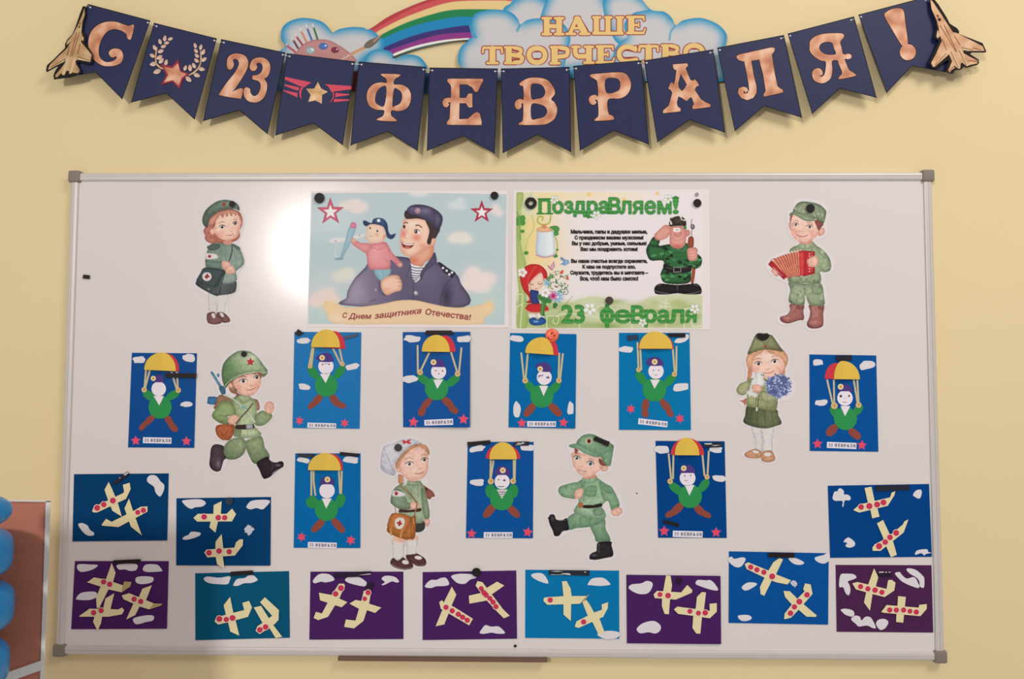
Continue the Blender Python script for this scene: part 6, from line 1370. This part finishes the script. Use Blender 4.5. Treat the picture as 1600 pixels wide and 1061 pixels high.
    def flower(x, y, r, c='ecebe4'):
        for k in range(5):
            a = k * 1.2566 + .3; C.o(x + r * .55 * math.cos(a), y + r * .55 * math.sin(a), r * .42, r * .34, c, rot=math.degrees(a), e='5a6450', er=.8)
        C.o(x, y, r * .16, r * .16, 'b8b060')
    flower(315, 140, 32); flower(1100, 135, 36); flower(605, 248, 34)
    for (t, a, b, c, d) in [('23', 368, 873, 520, 992), ('феврал', 640, 862, 1222, 1020), ('я', 1222, 905, 1292, 988)]:
        if t == 'феврал':
            for (g_, p0, q0, p1, q1) in [('ф', 636, 868, 722, 1020), ('е', 735, 905, 838, 992), ('В', 850, 878, 930, 992), ('р', 940, 905, 1018, 1018), ('а', 1030, 905, 1100, 992), ('л', 1108, 905, 1208, 992)]:
                C.text(g_, p0, q0, p1, q1, '3a8f3c', .03, 0, grow=('1f5424', .7, 1.8), e='2c6e30', er=1.4); mm = C.last; yy = np.mgrid[0:C.H, 0:C.W][0]; C.put(mm * (0.5 + 0.5 * np.sin(yy * .6)) ** 2, '7cc070', .35)
        else:
            C.text(t, a, b, c, d, '3a8f3c', .03, 0, grow=('1f5424', .7, 1.8), e='2c6e30', er=1.4)
            mm = C.last; yy = np.mgrid[0:C.H, 0:C.W][0]; C.put(mm * (0.5 + 0.5 * np.sin(yy * .6)) ** 2, '7cc070', .35)
    flower(560, 895, 48); flower(1285, 895, 38); flower(925, 990, 32)
    # verse
    V = [('Мальчики, папы и дедушки милые,', 430, 955, 350, 382), ('С праздником вашим мужским!', 456, 928, 391, 422), ('Вы у нас добрые, умные, сильные!', 438, 950, 431, 462), ('Вас мы поздравить хотим!', 497, 888, 471, 502),
         ('Вы наше счастье всегда охраняете,', 432, 955, 553, 584), ('К нам не подпустите зло.', 510, 875, 593, 624), ('Служите, трудитесь вы и мечтаете –', 426, 960, 633, 665), ('Все, чтоб нам было светло!', 494, 892, 673, 704)]
    for t, a, b, c, d in V: C.text(t, a, c, b, d, '1c1210', .075, 0)
    # girl with bouquet, own frame
    C.frame(800, 400, 9.23)
    m = C.p('200,150 280,118 380,125 450,165 500,230 510,320 480,350 440,330 420,250 350,300 290,350 250,400 235,470 270,560 290,640 262,680 200,665 245,640 240,590 170,500 130,400 115,300 150,210', 'c22a2c', e='7c1216', er=2, ea=.6); C.s('350,150 300,200 230,350 250,480', 14, 'dc5a52', a=.7); C.s('430,180 390,240 330,300', 8, 'd8685c', a=.7)
    f = C.p('290,340 330,300 420,240 455,340 440,430 380,490 330,500 270,480 235,420', 'e8c4b2', e='c08a7a', er=2.4); C.g(260, 450, 30, 30, 'dc8a7c', .5); C.s('258,402 285,415 308,408', 9, '4a3430'); C.s('375,395 400,410 428,396', 9, '4a3430'); C.s('250,385 285,392', 4, '5a3a30'); C.s('370,375 410,372', 4, '5a3a30'); C.s('330,468 348,474 368,464', 6, 'a83c3c')
    C.p('260,500 330,495 385,515 372,600 395,690 290,690 275,640', '2c3c78', e='172048', er=2)
    C.p('250,690 420,690 480,700 535,780 480,805 380,822 260,815 190,765 210,730', 'c22a2c', e='7c1216', er=2.4); C.s('190,765 260,808 380,816 480,800 538,778', 8, 'e6b890'); 
    C.p('235,830 345,835 340,900 270,910 240,880', 'e2d8d2', e='a09a94', er=1.4); C.p('350,835 450,830 470,890 420,905 360,890', 'e2d8d2', e='a09a94', er=1.4)
    C.p('250,910 320,885 370,920 420,880 480,910 488,960 440,990 350,1003 280,990 250,950', '27589a', e='10284e', er=3); C.o(345, 945, 40, 16, '8ab0d8', a=.7)
    C.p('410,780 440,620 500,640 470,780 470,860 415,855', '4f8a44', e='2c5a28', er=2); C.s('440,640 430,850', 5, '8ab878'); C.s('470,640 455,850', 5, '2c5a28'); C.p('370,560 400,640 560,680 540,560', '3c7a3c', e=False)
    rnd = random.Random(2)
    for i in range(110):
        a = rnd.uniform(0, 6.28); r = rnd.uniform(0, 1) ** .5; x, y = 655 + 190 * r * math.cos(a) * .95, 380 + 170 * r * math.sin(a)
        if y - 220 < (x - 500) * -.4: continue
        C.o(x, y, rnd.uniform(10, 26), rnd.uniform(5, 10), rnd.choice(['3f7a46', '6f9a5c', '9aba88', '2c5a40', 'c8d4c0', '5a8a7c', 'b04a38', 'd8d8cc']), rot=rnd.uniform(0, 180))
    for i in range(16):
        a = i * .3927; C.s([(655 + 30 * math.cos(a), 590 + 30 * math.sin(a)), (655 + 92 * math.cos(a), 590 + 88 * math.sin(a))], 12, ['7fb0d0', '4c88b4'][i % 2], w2=5)
    for i in range(14):
        a = i * .449; C.s([(590, 575), (590 + 62 * math.cos(a), 575 + 60 * math.sin(a))], 13, ['c84a88', 'd878a8'][i % 2], w2=6)
    C.o(595, 575, 26, 30, 'b02c60')
    for i in range(10):
        a = i * .628; C.s([(500, 390), (500 + 55 * math.cos(a), 390 + 50 * math.sin(a))], 10, '6fa8c4', w2=4)
    def flw(x, y, r, c):
        for k in range(5):
            a = k * 1.2566; C.o(x + r * .5 * math.cos(a), y + r * .5 * math.sin(a), r * .5, r * .42, c, rot=math.degrees(a), e='a89aa0', er=1)
        C.o(x, y, r * .25, r * .25, 'a8784c'); C.o(x, y, r * .12, r * .12, 'f0e0c0')
    flw(482, 532, 72, 'ece6e6'); flw(148, 238, 72, 'e8dcd8'); C.p('690,230 740,200 735,250 700,262', 'c85a38', e=False); C.p('770,330 805,290 815,340', 'c85a38', e=False); C.s('700,490 780,480 810,520 780,555 740,540 750,515 770,520', 8, '3c3c34'); C.p('600,680 655,690 640,740 595,752', '3c7a3c', e='1f4a22', er=1.4)
    C.p('500,330 560,270 600,275 560,330 530,365', '6f9a5c', e='3f6a34', er=1.6)
    # saluting soldier, own frame
    C.frame(990, 325, 7.317)
    rnd = random.Random(6)
    def camo(mk, x0, y0, x1, y1, n):
        for i in range(n):
            x, y = rnd.uniform(x0, x1), rnd.uniform(y0, y1); q = [(x + rnd.uniform(14, 36) * math.cos(a), y + rnd.uniform(8, 22) * math.sin(a)) for a in np.linspace(0, 6.28, 9)[:-1]]
            C.p(q, rnd.choice(['4c8a54', '16261c', '1f3a28', '3f7a4a']), e=False, clip=mk, sm=1)
    C.p('685,470 730,480 720,560 690,840 655,855 665,760', 'a8583a', e='5c2a1c', er=2); C.p('625,350 655,325 685,345 680,450 625,445', '9c4a30', e='4a2018', er=2); C.s('668,215 662,330', 8, '6a5a5c'); C.s('665,130 655,205', 6, '3a3234'); C.o(675, 215, 24, 30, '7c7074', e='3a3234', er=2); C.o(672, 210, 8, 12, 'b8acb0')
    m = C.p('230,330 300,370 290,430 400,415 600,400 640,470 720,520 770,560 782,610 760,670 700,695 650,670 660,760 620,860 370,860 310,780 320,720 345,660 330,600 200,600 155,540 145,470 180,400', '2f6238', e='0e1a10', er=3.4, ea=.85); camo(m, 150, 380, 780, 850, 90)
    C.s('330,600 360,500 380,450', 6, '122016'); C.s('640,640 620,560 610,480', 6, '122016'); C.p('420,425 520,500 590,430 620,410 600,500 520,520 430,490', '3f8050', e='16301c', er=2)
    C.p('355,640 500,690 650,655 665,690 640,730 500,745 400,730 345,690', '231c1c', e='0c0808', er=2); C.s('375,675 440,695', 5, '8a8484', a=.8); C.s('560,690 620,675', 5, '8a8484', a=.8); C.s('458,680 540,675 540,730 460,735', 8, '9a9090', sm=0, closed=True)
    C.p('240,960 245,900 300,865 380,870 500,880 640,870 720,865 770,910 775,970 740,985 600,985 500,975 380,988 270,985', '241c1e', e='080506', er=4, ea=.8); C.s('245,945 300,965 400,978', 7, '8c8486', a=.8); C.s('600,985 700,970 768,950', 7, '8c8486', a=.8); C.s('280,890 320,870', 8, '7c7476', a=.8); C.s('690,875 740,890', 8, '7c7476', a=.8); C.s('500,880 500,940', 5, '9a9294', a=.7)
    # head
    m = C.p('430,215 580,215 600,280 595,400 560,450 500,465 440,445 412,400 415,280', 'd8988a', e='9c5a50', er=4); C.g(500, 440, 60, 30, 'c04a48', .6); C.s('440,340 500,375 570,340', 4, 'a8625a'); C.p('590,265 620,248 645,270 640,310 600,325', 'd8988a', e='9c5a50', er=2.6); C.s('520,440 580,430', 3, 'a8625a', a=.6)
    C.o(478, 250, 26, 24, 'ece6e0'); C.o(512, 250, 22, 24, 'ece6e0'); C.o(487, 250, 6, 6, '1c1414'); C.o(508, 250, 6, 6, '1c1414'); C.p('458,270 480,290 520,285 550,270 545,315 505,335 465,320', 'dc9a8c', e='a0605a', er=2.6)
    C.p('410,210 405,170 430,130 470,100 530,95 580,120 600,160 595,220 560,205 480,205', '3a2e28', e='140e0c', er=3)
    for i in range(26): C.o(rnd.uniform(415, 590), rnd.uniform(105, 200), 9, 7, rnd.choice(['5a4a3c', '2a201c', '4c5a3c']))
    for x, y in ((540, 105), (425, 160), (580, 140), (550, 130), (430, 180), (395, 185)): C.o(x, y, 13, 9, 'e4e0d8', rot=rnd.uniform(0, 90))
    C.o(590, 225, 16, 22, '3f7a46')
    # saluting hand, holding hand
    C.p('235,320 245,295 290,250 345,200 390,195 425,225 420,280 400,320 375,345 300,372 250,355', 'dc9e90', e='9c5a50', er=3.4); C.s('400,210 360,270 300,300', 4, 'a8625a'); C.s('380,200 350,245', 4, 'a8625a'); C.s('385,290 330,310', 4, 'a8625a'); C.s('290,310 345,330', 3, 'a8625a')
    C.p('610,480 640,455 715,460 730,520 725,580 690,605 630,595 615,540', 'dc9e90', e='9c5a50', er=3); C.s('615,495 690,485', 4, 'a8625a'); C.s('615,525 690,520', 4, 'a8625a'); C.s('620,558 690,555', 4, 'a8625a')
    return C
# ------------------------------------------------------------------ cloud and rainbow wall sign
def wall_sign():
    C = Canvas(436, -26, 1.0, 706, 176, 1.3, bg='4a90b4'); C.frame(0, 0, 1.0)
    B1 = '2c86b2'
    def cl(q, e=B1, er=8, ea=1.0, c='c0babc'):
        C.p(q, c, sm=1, e=e, er=er, ea=ea); C.s(q, .9, '2f7ea6', closed=True, a=.55)
    # rainbow bands
    b0 = pts('576,46 590,36 605,27 635,12.7 668,0 720,-14 800,-20'); b01 = pts('581,49 612,31 640,16 672,4 722,-7 800,-12')
    b1 = pts('587.7,51 620,33.7 650,21 695,6 732,1.8 800,1.5'); b2 = pts('592,57 620,42.7 650,30.7 695,18 732,15 790,16'); b3 = pts('594,63 627.5,48 665,36 710,27.7 740,27 790,30')
    b4 = pts('596,77 627.5,63 665,51 710,42.7 733,40'); b5 = pts('607,79.5 650,64.5 687.5,54.7 735.5,50.7'); b6 = pts('613,85 650,72 695,63 738.5,59.7'); b7 = pts('613,89 650,75 695,65.5 735,62')
    for a, b, c in ((b0, b01, 'ad3c42'), (b01, b1, 'c24f53'), (b1, b2, 'd8ba82'), (b2, b3, '22784a'), (b3, b4, '1f7cac'), (b4, b5, '3a306c'), (b5, b6, '85367c'), (b6, b7, 'e4dccc')):
        A = catmull(a, 6, False); Bq = catmull(b, 6, False); C.p([np.vstack([A, Bq[::-1]])], c, sm=0, e=False); C.s([tuple(v) for v in A[1:-1]], 1.3, c, sm=0)
    # left cloud with palette
    cl('436,140 438,120 434,90 438,78 448,73 440,62 439.5,50 443.7,40 455,32.5 471,28.5 490,30 505,35.6 515,46 518,52 530,46 548.7,42.7 567.5,43.7 580,47 590,56 600,64 596,80 570,90 560,110 560,145', er=9)
    C.g(500, 100, 34, 30, 'c0babc', .9)
    C.frame(430, 0, 8.0)
    for (q, c) in (('145,560 170,590 240,640 250,660', 'b4505c'), ('225,500 285,600', '5c3444'), ('265,455 340,560', '94444c'), ('325,390 390,520', 'c07c64'), ('400,350 455,495', '4c5f94'), ('480,340 530,490', '3a6a40')):
        C.s(q, 26, c, sm=0); q2 = pts(q); C.s([q2[0], (q2[0][0] * 2 - q2[1][0] * 1 + (q2[1][0] - q2[0][0]) * .75, q2[0][1] * 2 - q2[1][1] + (q2[1][1] - q2[0][1]) * .75)], 16, 'd8ccc8', sm=0, w2=3)
        C.s([(q2[0][0] + 12, q2[0][1]), (q2[1][0] + 12, q2[1][1])], 5, 'd0b8b4', sm=0, a=.6)
    C.p('255,680 280,630 340,560 450,508 560,492 680,508 800,568 930,660 990,720 1010,780 900,800 250,760', 'b8817e', e='7c4a4e', er=1.2, ea=.6)
    C.o(440, 630, 55, 46, '9cb0b6', e='5c6c74', er=.8); C.o(465, 620, 20, 12, 'e0e6e8', 30); C.o(602, 578, 56, 42, '4c6ca8', e='283c6c', er=.8); C.o(630, 570, 14, 10, 'd8e0ec'); C.o(748, 625, 50, 38, '7c3044', e='4c1828', er=.8); C.o(775, 615, 13, 9, 'e0c8cc')
    C.s('820,750 940,680 960,665', 12, 'c8b4a8', w2=24); C.s('950,680 1110,600', 40, 'c08a68', w2=44); C.s('955,690 1100,620', 10, 'dcae8c', a=.7); C.p('1115,560 1180,500 1260,470 1330,430 1280,520 1200,590 1130,600', '6e6258', e='3c342e', er=1); C.s('1230,520 1330,430', 12, 'd09a80', w2=3)
    C.frame(0, 0, 1.0)
    # small cloud
    cl('570,112 569,95 574,85 584,78.5 595,77.5 608,80 615,87 619,93 628,87 642,85.5 655,89 663,97 667,106 668,118 668,147 570,147', er=9)
    # lower strip with dark blue and brown ends
    C.p('553,111 561,111 561,146 548,144', '6c3434', sm=0, e=False); C.p('663,114 800,110 800,130 740,132 672,147 655,147', '27506e', sm=0, e=False)
    # right-hand clouds, back to front
    cl('786,18 799,5 815,-6 832,-8 850,-1 860,10 880,60 850,70 800,60', er=9)
    cl('850,10 866,-14 890,-26 920,-26 940,-14 946,4 985,40 975,90 860,110 840,60', er=9)
    cl('942,6 950,-6 970,-14 990,-9 1008,2 1018,16 1015,60 970,70 950,40', er=9)
    cl('955,125 958,90 962,75 972,64 981,57 976,46 977,34 988,22 1000,18 1018,16 1037.5,18.7 1049.5,28.5 1055.5,40 1067.5,32.3 1094.5,28.5 1120,37.5 1133.5,51 1135,62 1131,76 1128,100 1130,127 1000,128', er=9)
    cl('720,106 716.5,97 716.5,85 722,71.5 733,60.5 745,58 736,47 736,36 741,23 752,18 769,15.4 788,16.5 802,22 810,31.6 812.5,39 824,31.6 840,29 862,30 879,37 888,48 891,62 887,80 880,110 878,124 722,128', er=9)
    C.p('735,38 722,40 738,61 746,50', '3d6fa8', sm=0, e=False, a=.0)
    C.s('1055.5,40 1048,50 1046,62', 3.4, B1, a=.55); C.s('812.5,39 808,48', 4, B1, a=.6)
    # lettering: stroke skeletons in unit boxes
    words = [('Н', 844, 884, 25.4, 56.5), ('А', 882, 923, 24.5, 56), ('Ш', 922.5, 977.5, 24, 55), ('Е', 976, 1010.5, 23.5, 54.5),
             ('Т', 751.5, 787.5, 71, 101.5), ('В', 785, 820, 71, 101.5), ('О', 820.5, 857.5, 70.5, 102), ('Р', 857, 891, 70.5, 102), ('Ч', 890.5, 929.5, 70, 101), ('Е', 928.5, 962, 69.5, 100.5), ('С', 962.5, 998, 69, 100), ('Т', 996, 1031, 68.5, 99.5), ('В', 1030.5, 1064, 68, 99), ('О', 1065, 1104, 66.5, 98)]
    for grow, c in ((3.0, '8c2c28'), (0.2, 'dcb878')):
        for ch, x0, x1, y0, y1 in words:
            m = slab(C, ch, x0, x1, y0, y1, 1.08, grow - 1.6)
            C.put(m, c)
    return C
SIGN_OUT = '436,142 437,120 434,90 437,79 446,73 439.5,62 439.3,50 443.5,39.6 455,32 471,28 490,29.6 505,35 515,45.5 518.5,51.5 530,45.6 548.7,42.2 567.5,43 577,45.5 605,27 635,12.5 668,-.2 720,-14 790,-22 866,-25 920,-25 950,-14 990,-12 1003,-.5 1018,15.6 1037.5,18.3 1049.5,28 1055.8,39.6 1067.5,31.8 1094.5,28 1120,37 1134,50.6 1135.5,62 1131.5,78 1130,100 1130.5,127 1007,127 893,122 783,126.5 740,131 668,146 552,143'
SIGN_HOLE = '613,89 622,90.5 628,86.5 642,85 655,88.5 663,96.5 668,106 668,114 720,112 716,98 716,85 721.5,71.5 731,62.5 695,66 650,76'
# ------------------------------------------------------------------ hang the printed things
M_PRINT = print_mat('printed_cutout_ink', .65, .1)
M_POST = print_mat('printed_poster_ink', .5, .15)
M_SIGNP = print_mat('printed_sign_ink', .55, .15)
M_PAPER = mat('white_cut_paper', 'dccfd1', rough=.7, spec=.15)
M_FOAM = mat('blue_foam_edge', '3c7698', rough=.7)
FIG = []
for fn, label in FIGS:
    C, out = fn()
    C.frame(C.ox, C.oy, C.k)
    # printer's grain and contrast of the little pictures, the paper margin left clean
    rs = np.random.RandomState(len(label)); g = rs.rand(C.H, C.W) - .5; g = C.blur(g, 1) * 2.2 + C.blur(rs.rand(C.H, C.W) - .5, 2) * 4
    lum = C.img.mean(2); wt = np.clip((212 - lum) / 22, 0, 1)[..., None]
    I = 255 * (np.clip(C.img, 1, 255) / 255) ** 1.08 * (1 + g[..., None] * .16) + 6
    C.img = C.img * (1 - wt) + np.clip(I, 0, 255) * wt
    loop = catmull(pts(out), 5) / C.k + (C.ox, C.oy)
    rnd = random.Random(len(label)); cxm = loop.mean(0)
    gap = .0003
    base = plate('paper_cutout', loop, DB + .00005, DB + gap + .0002, M_PAPER)
    tag(base, label, 'paper cutout', 'paper cutout children in uniform on the whiteboard')
    print_sheet('printed_picture', C, DB + gap + .00026, base, M_PRINT, [loop])
    FIG.append(base)
def hang_poster(C, quad, label, lift):
    sh = Sheet(quad, lift)
    loop = np.array(quad, float); dense = []
    for a, b in zip(loop, np.roll(loop, -1, 0)): dense += [a + (b - a) * i / 10 for i in range(10)]
    base = plate('poster', np.array(dense), lambda p: sh.d(p) - .0001, lambda p: sh.d(p) + .0001, M_PAPER)
    tag(base, label, 'poster')
    print_sheet('printed_picture', C, lambda p: sh.d(p) + .00018, base, M_POST, [np.array(dense)])
hang_poster(poster_soldier(), [(486, 298.5), (793, 298), (795, 512), (480, 511)], 'printed poster of a smiling soldier in navy uniform carrying a small boy', (0, 0, .3, .3))
hang_poster(poster_verse(), [(802, 297), (1108, 296), (1110, 515), (799, 515)], 'printed green and white greeting poster with a verse and a saluting cartoon soldier', (0, 0, .3, .3))
base = DB + .0009
disc(499, 309.3, 8, 'large round black magnet at top left corner of the soldier poster', base)
disc(772.5, 305.5, 6.2, 'round black magnet at top right corner of the soldier poster', base)
disc(829.3, 317.3, 9.2, 'ring-shaped black magnet with open centre at top left of the verse poster', base, hole=3.6)
disc(1089.6, 317.2, 6.4, 'round black magnet at top right of the verse poster', base)
disc(952, 469.5, 6.2, 'round dark magnet above the green numbers of the verse poster', base, m=mat('brown_black_magnet', '4a3c38', rough=.5))
disc(1089, 303.5, 2.8, 'tiny grey magnet above the top right magnet of the verse poster', base, m=mat('grey_magnet', '9a8c8c', rough=.5), h=.002)
fb = DB + .0007
disc(362.5, 318.7, 4.8, 'round black magnet on the green beret of the paper girl', fb)
disc(1266.3, 325.5, 6.8, 'round black magnet on the cap of the accordion boy', fb)
disc(381, 553.3, 4.5, 'round black magnet on the green helmet of the running boy', fb)
disc(622, 699.5, 6.0, 'round dark grey magnet on the white kerchief of the paper girl', fb, m=mat('charcoal_magnet', '3c3a3c', rough=.5))
bar([(250, 62), (268, 52), (300, 58), (330, 50), (352, 66), (338, 92), (312, 106), (280, 105), (256, 88)], 'crumbling black magnet at the peak of the garrison cap', (1130, 510), 4.825, base=fb, group='irregular black magnets')
bar([(418, 57), (532, 100), (518, 139), (404, 88)], 'black bar magnet on the cap of the marching boy', (845, 670), 4.936, base=fb)
# wall sign
CS = wall_sign()
so = catmull(pts(SIGN_OUT), 5); sh_ = catmull(pts(SIGN_HOLE), 4)
sign = plate('wall_sign', [so, sh_], .0035, .0085, M_FOAM)
tag(sign, 'cut out cloud and rainbow wall sign with yellow lettering behind the garland', 'wall sign')
print_sheet('printed_picture', CS, .00858, sign, M_SIGNP, [so, sh_])
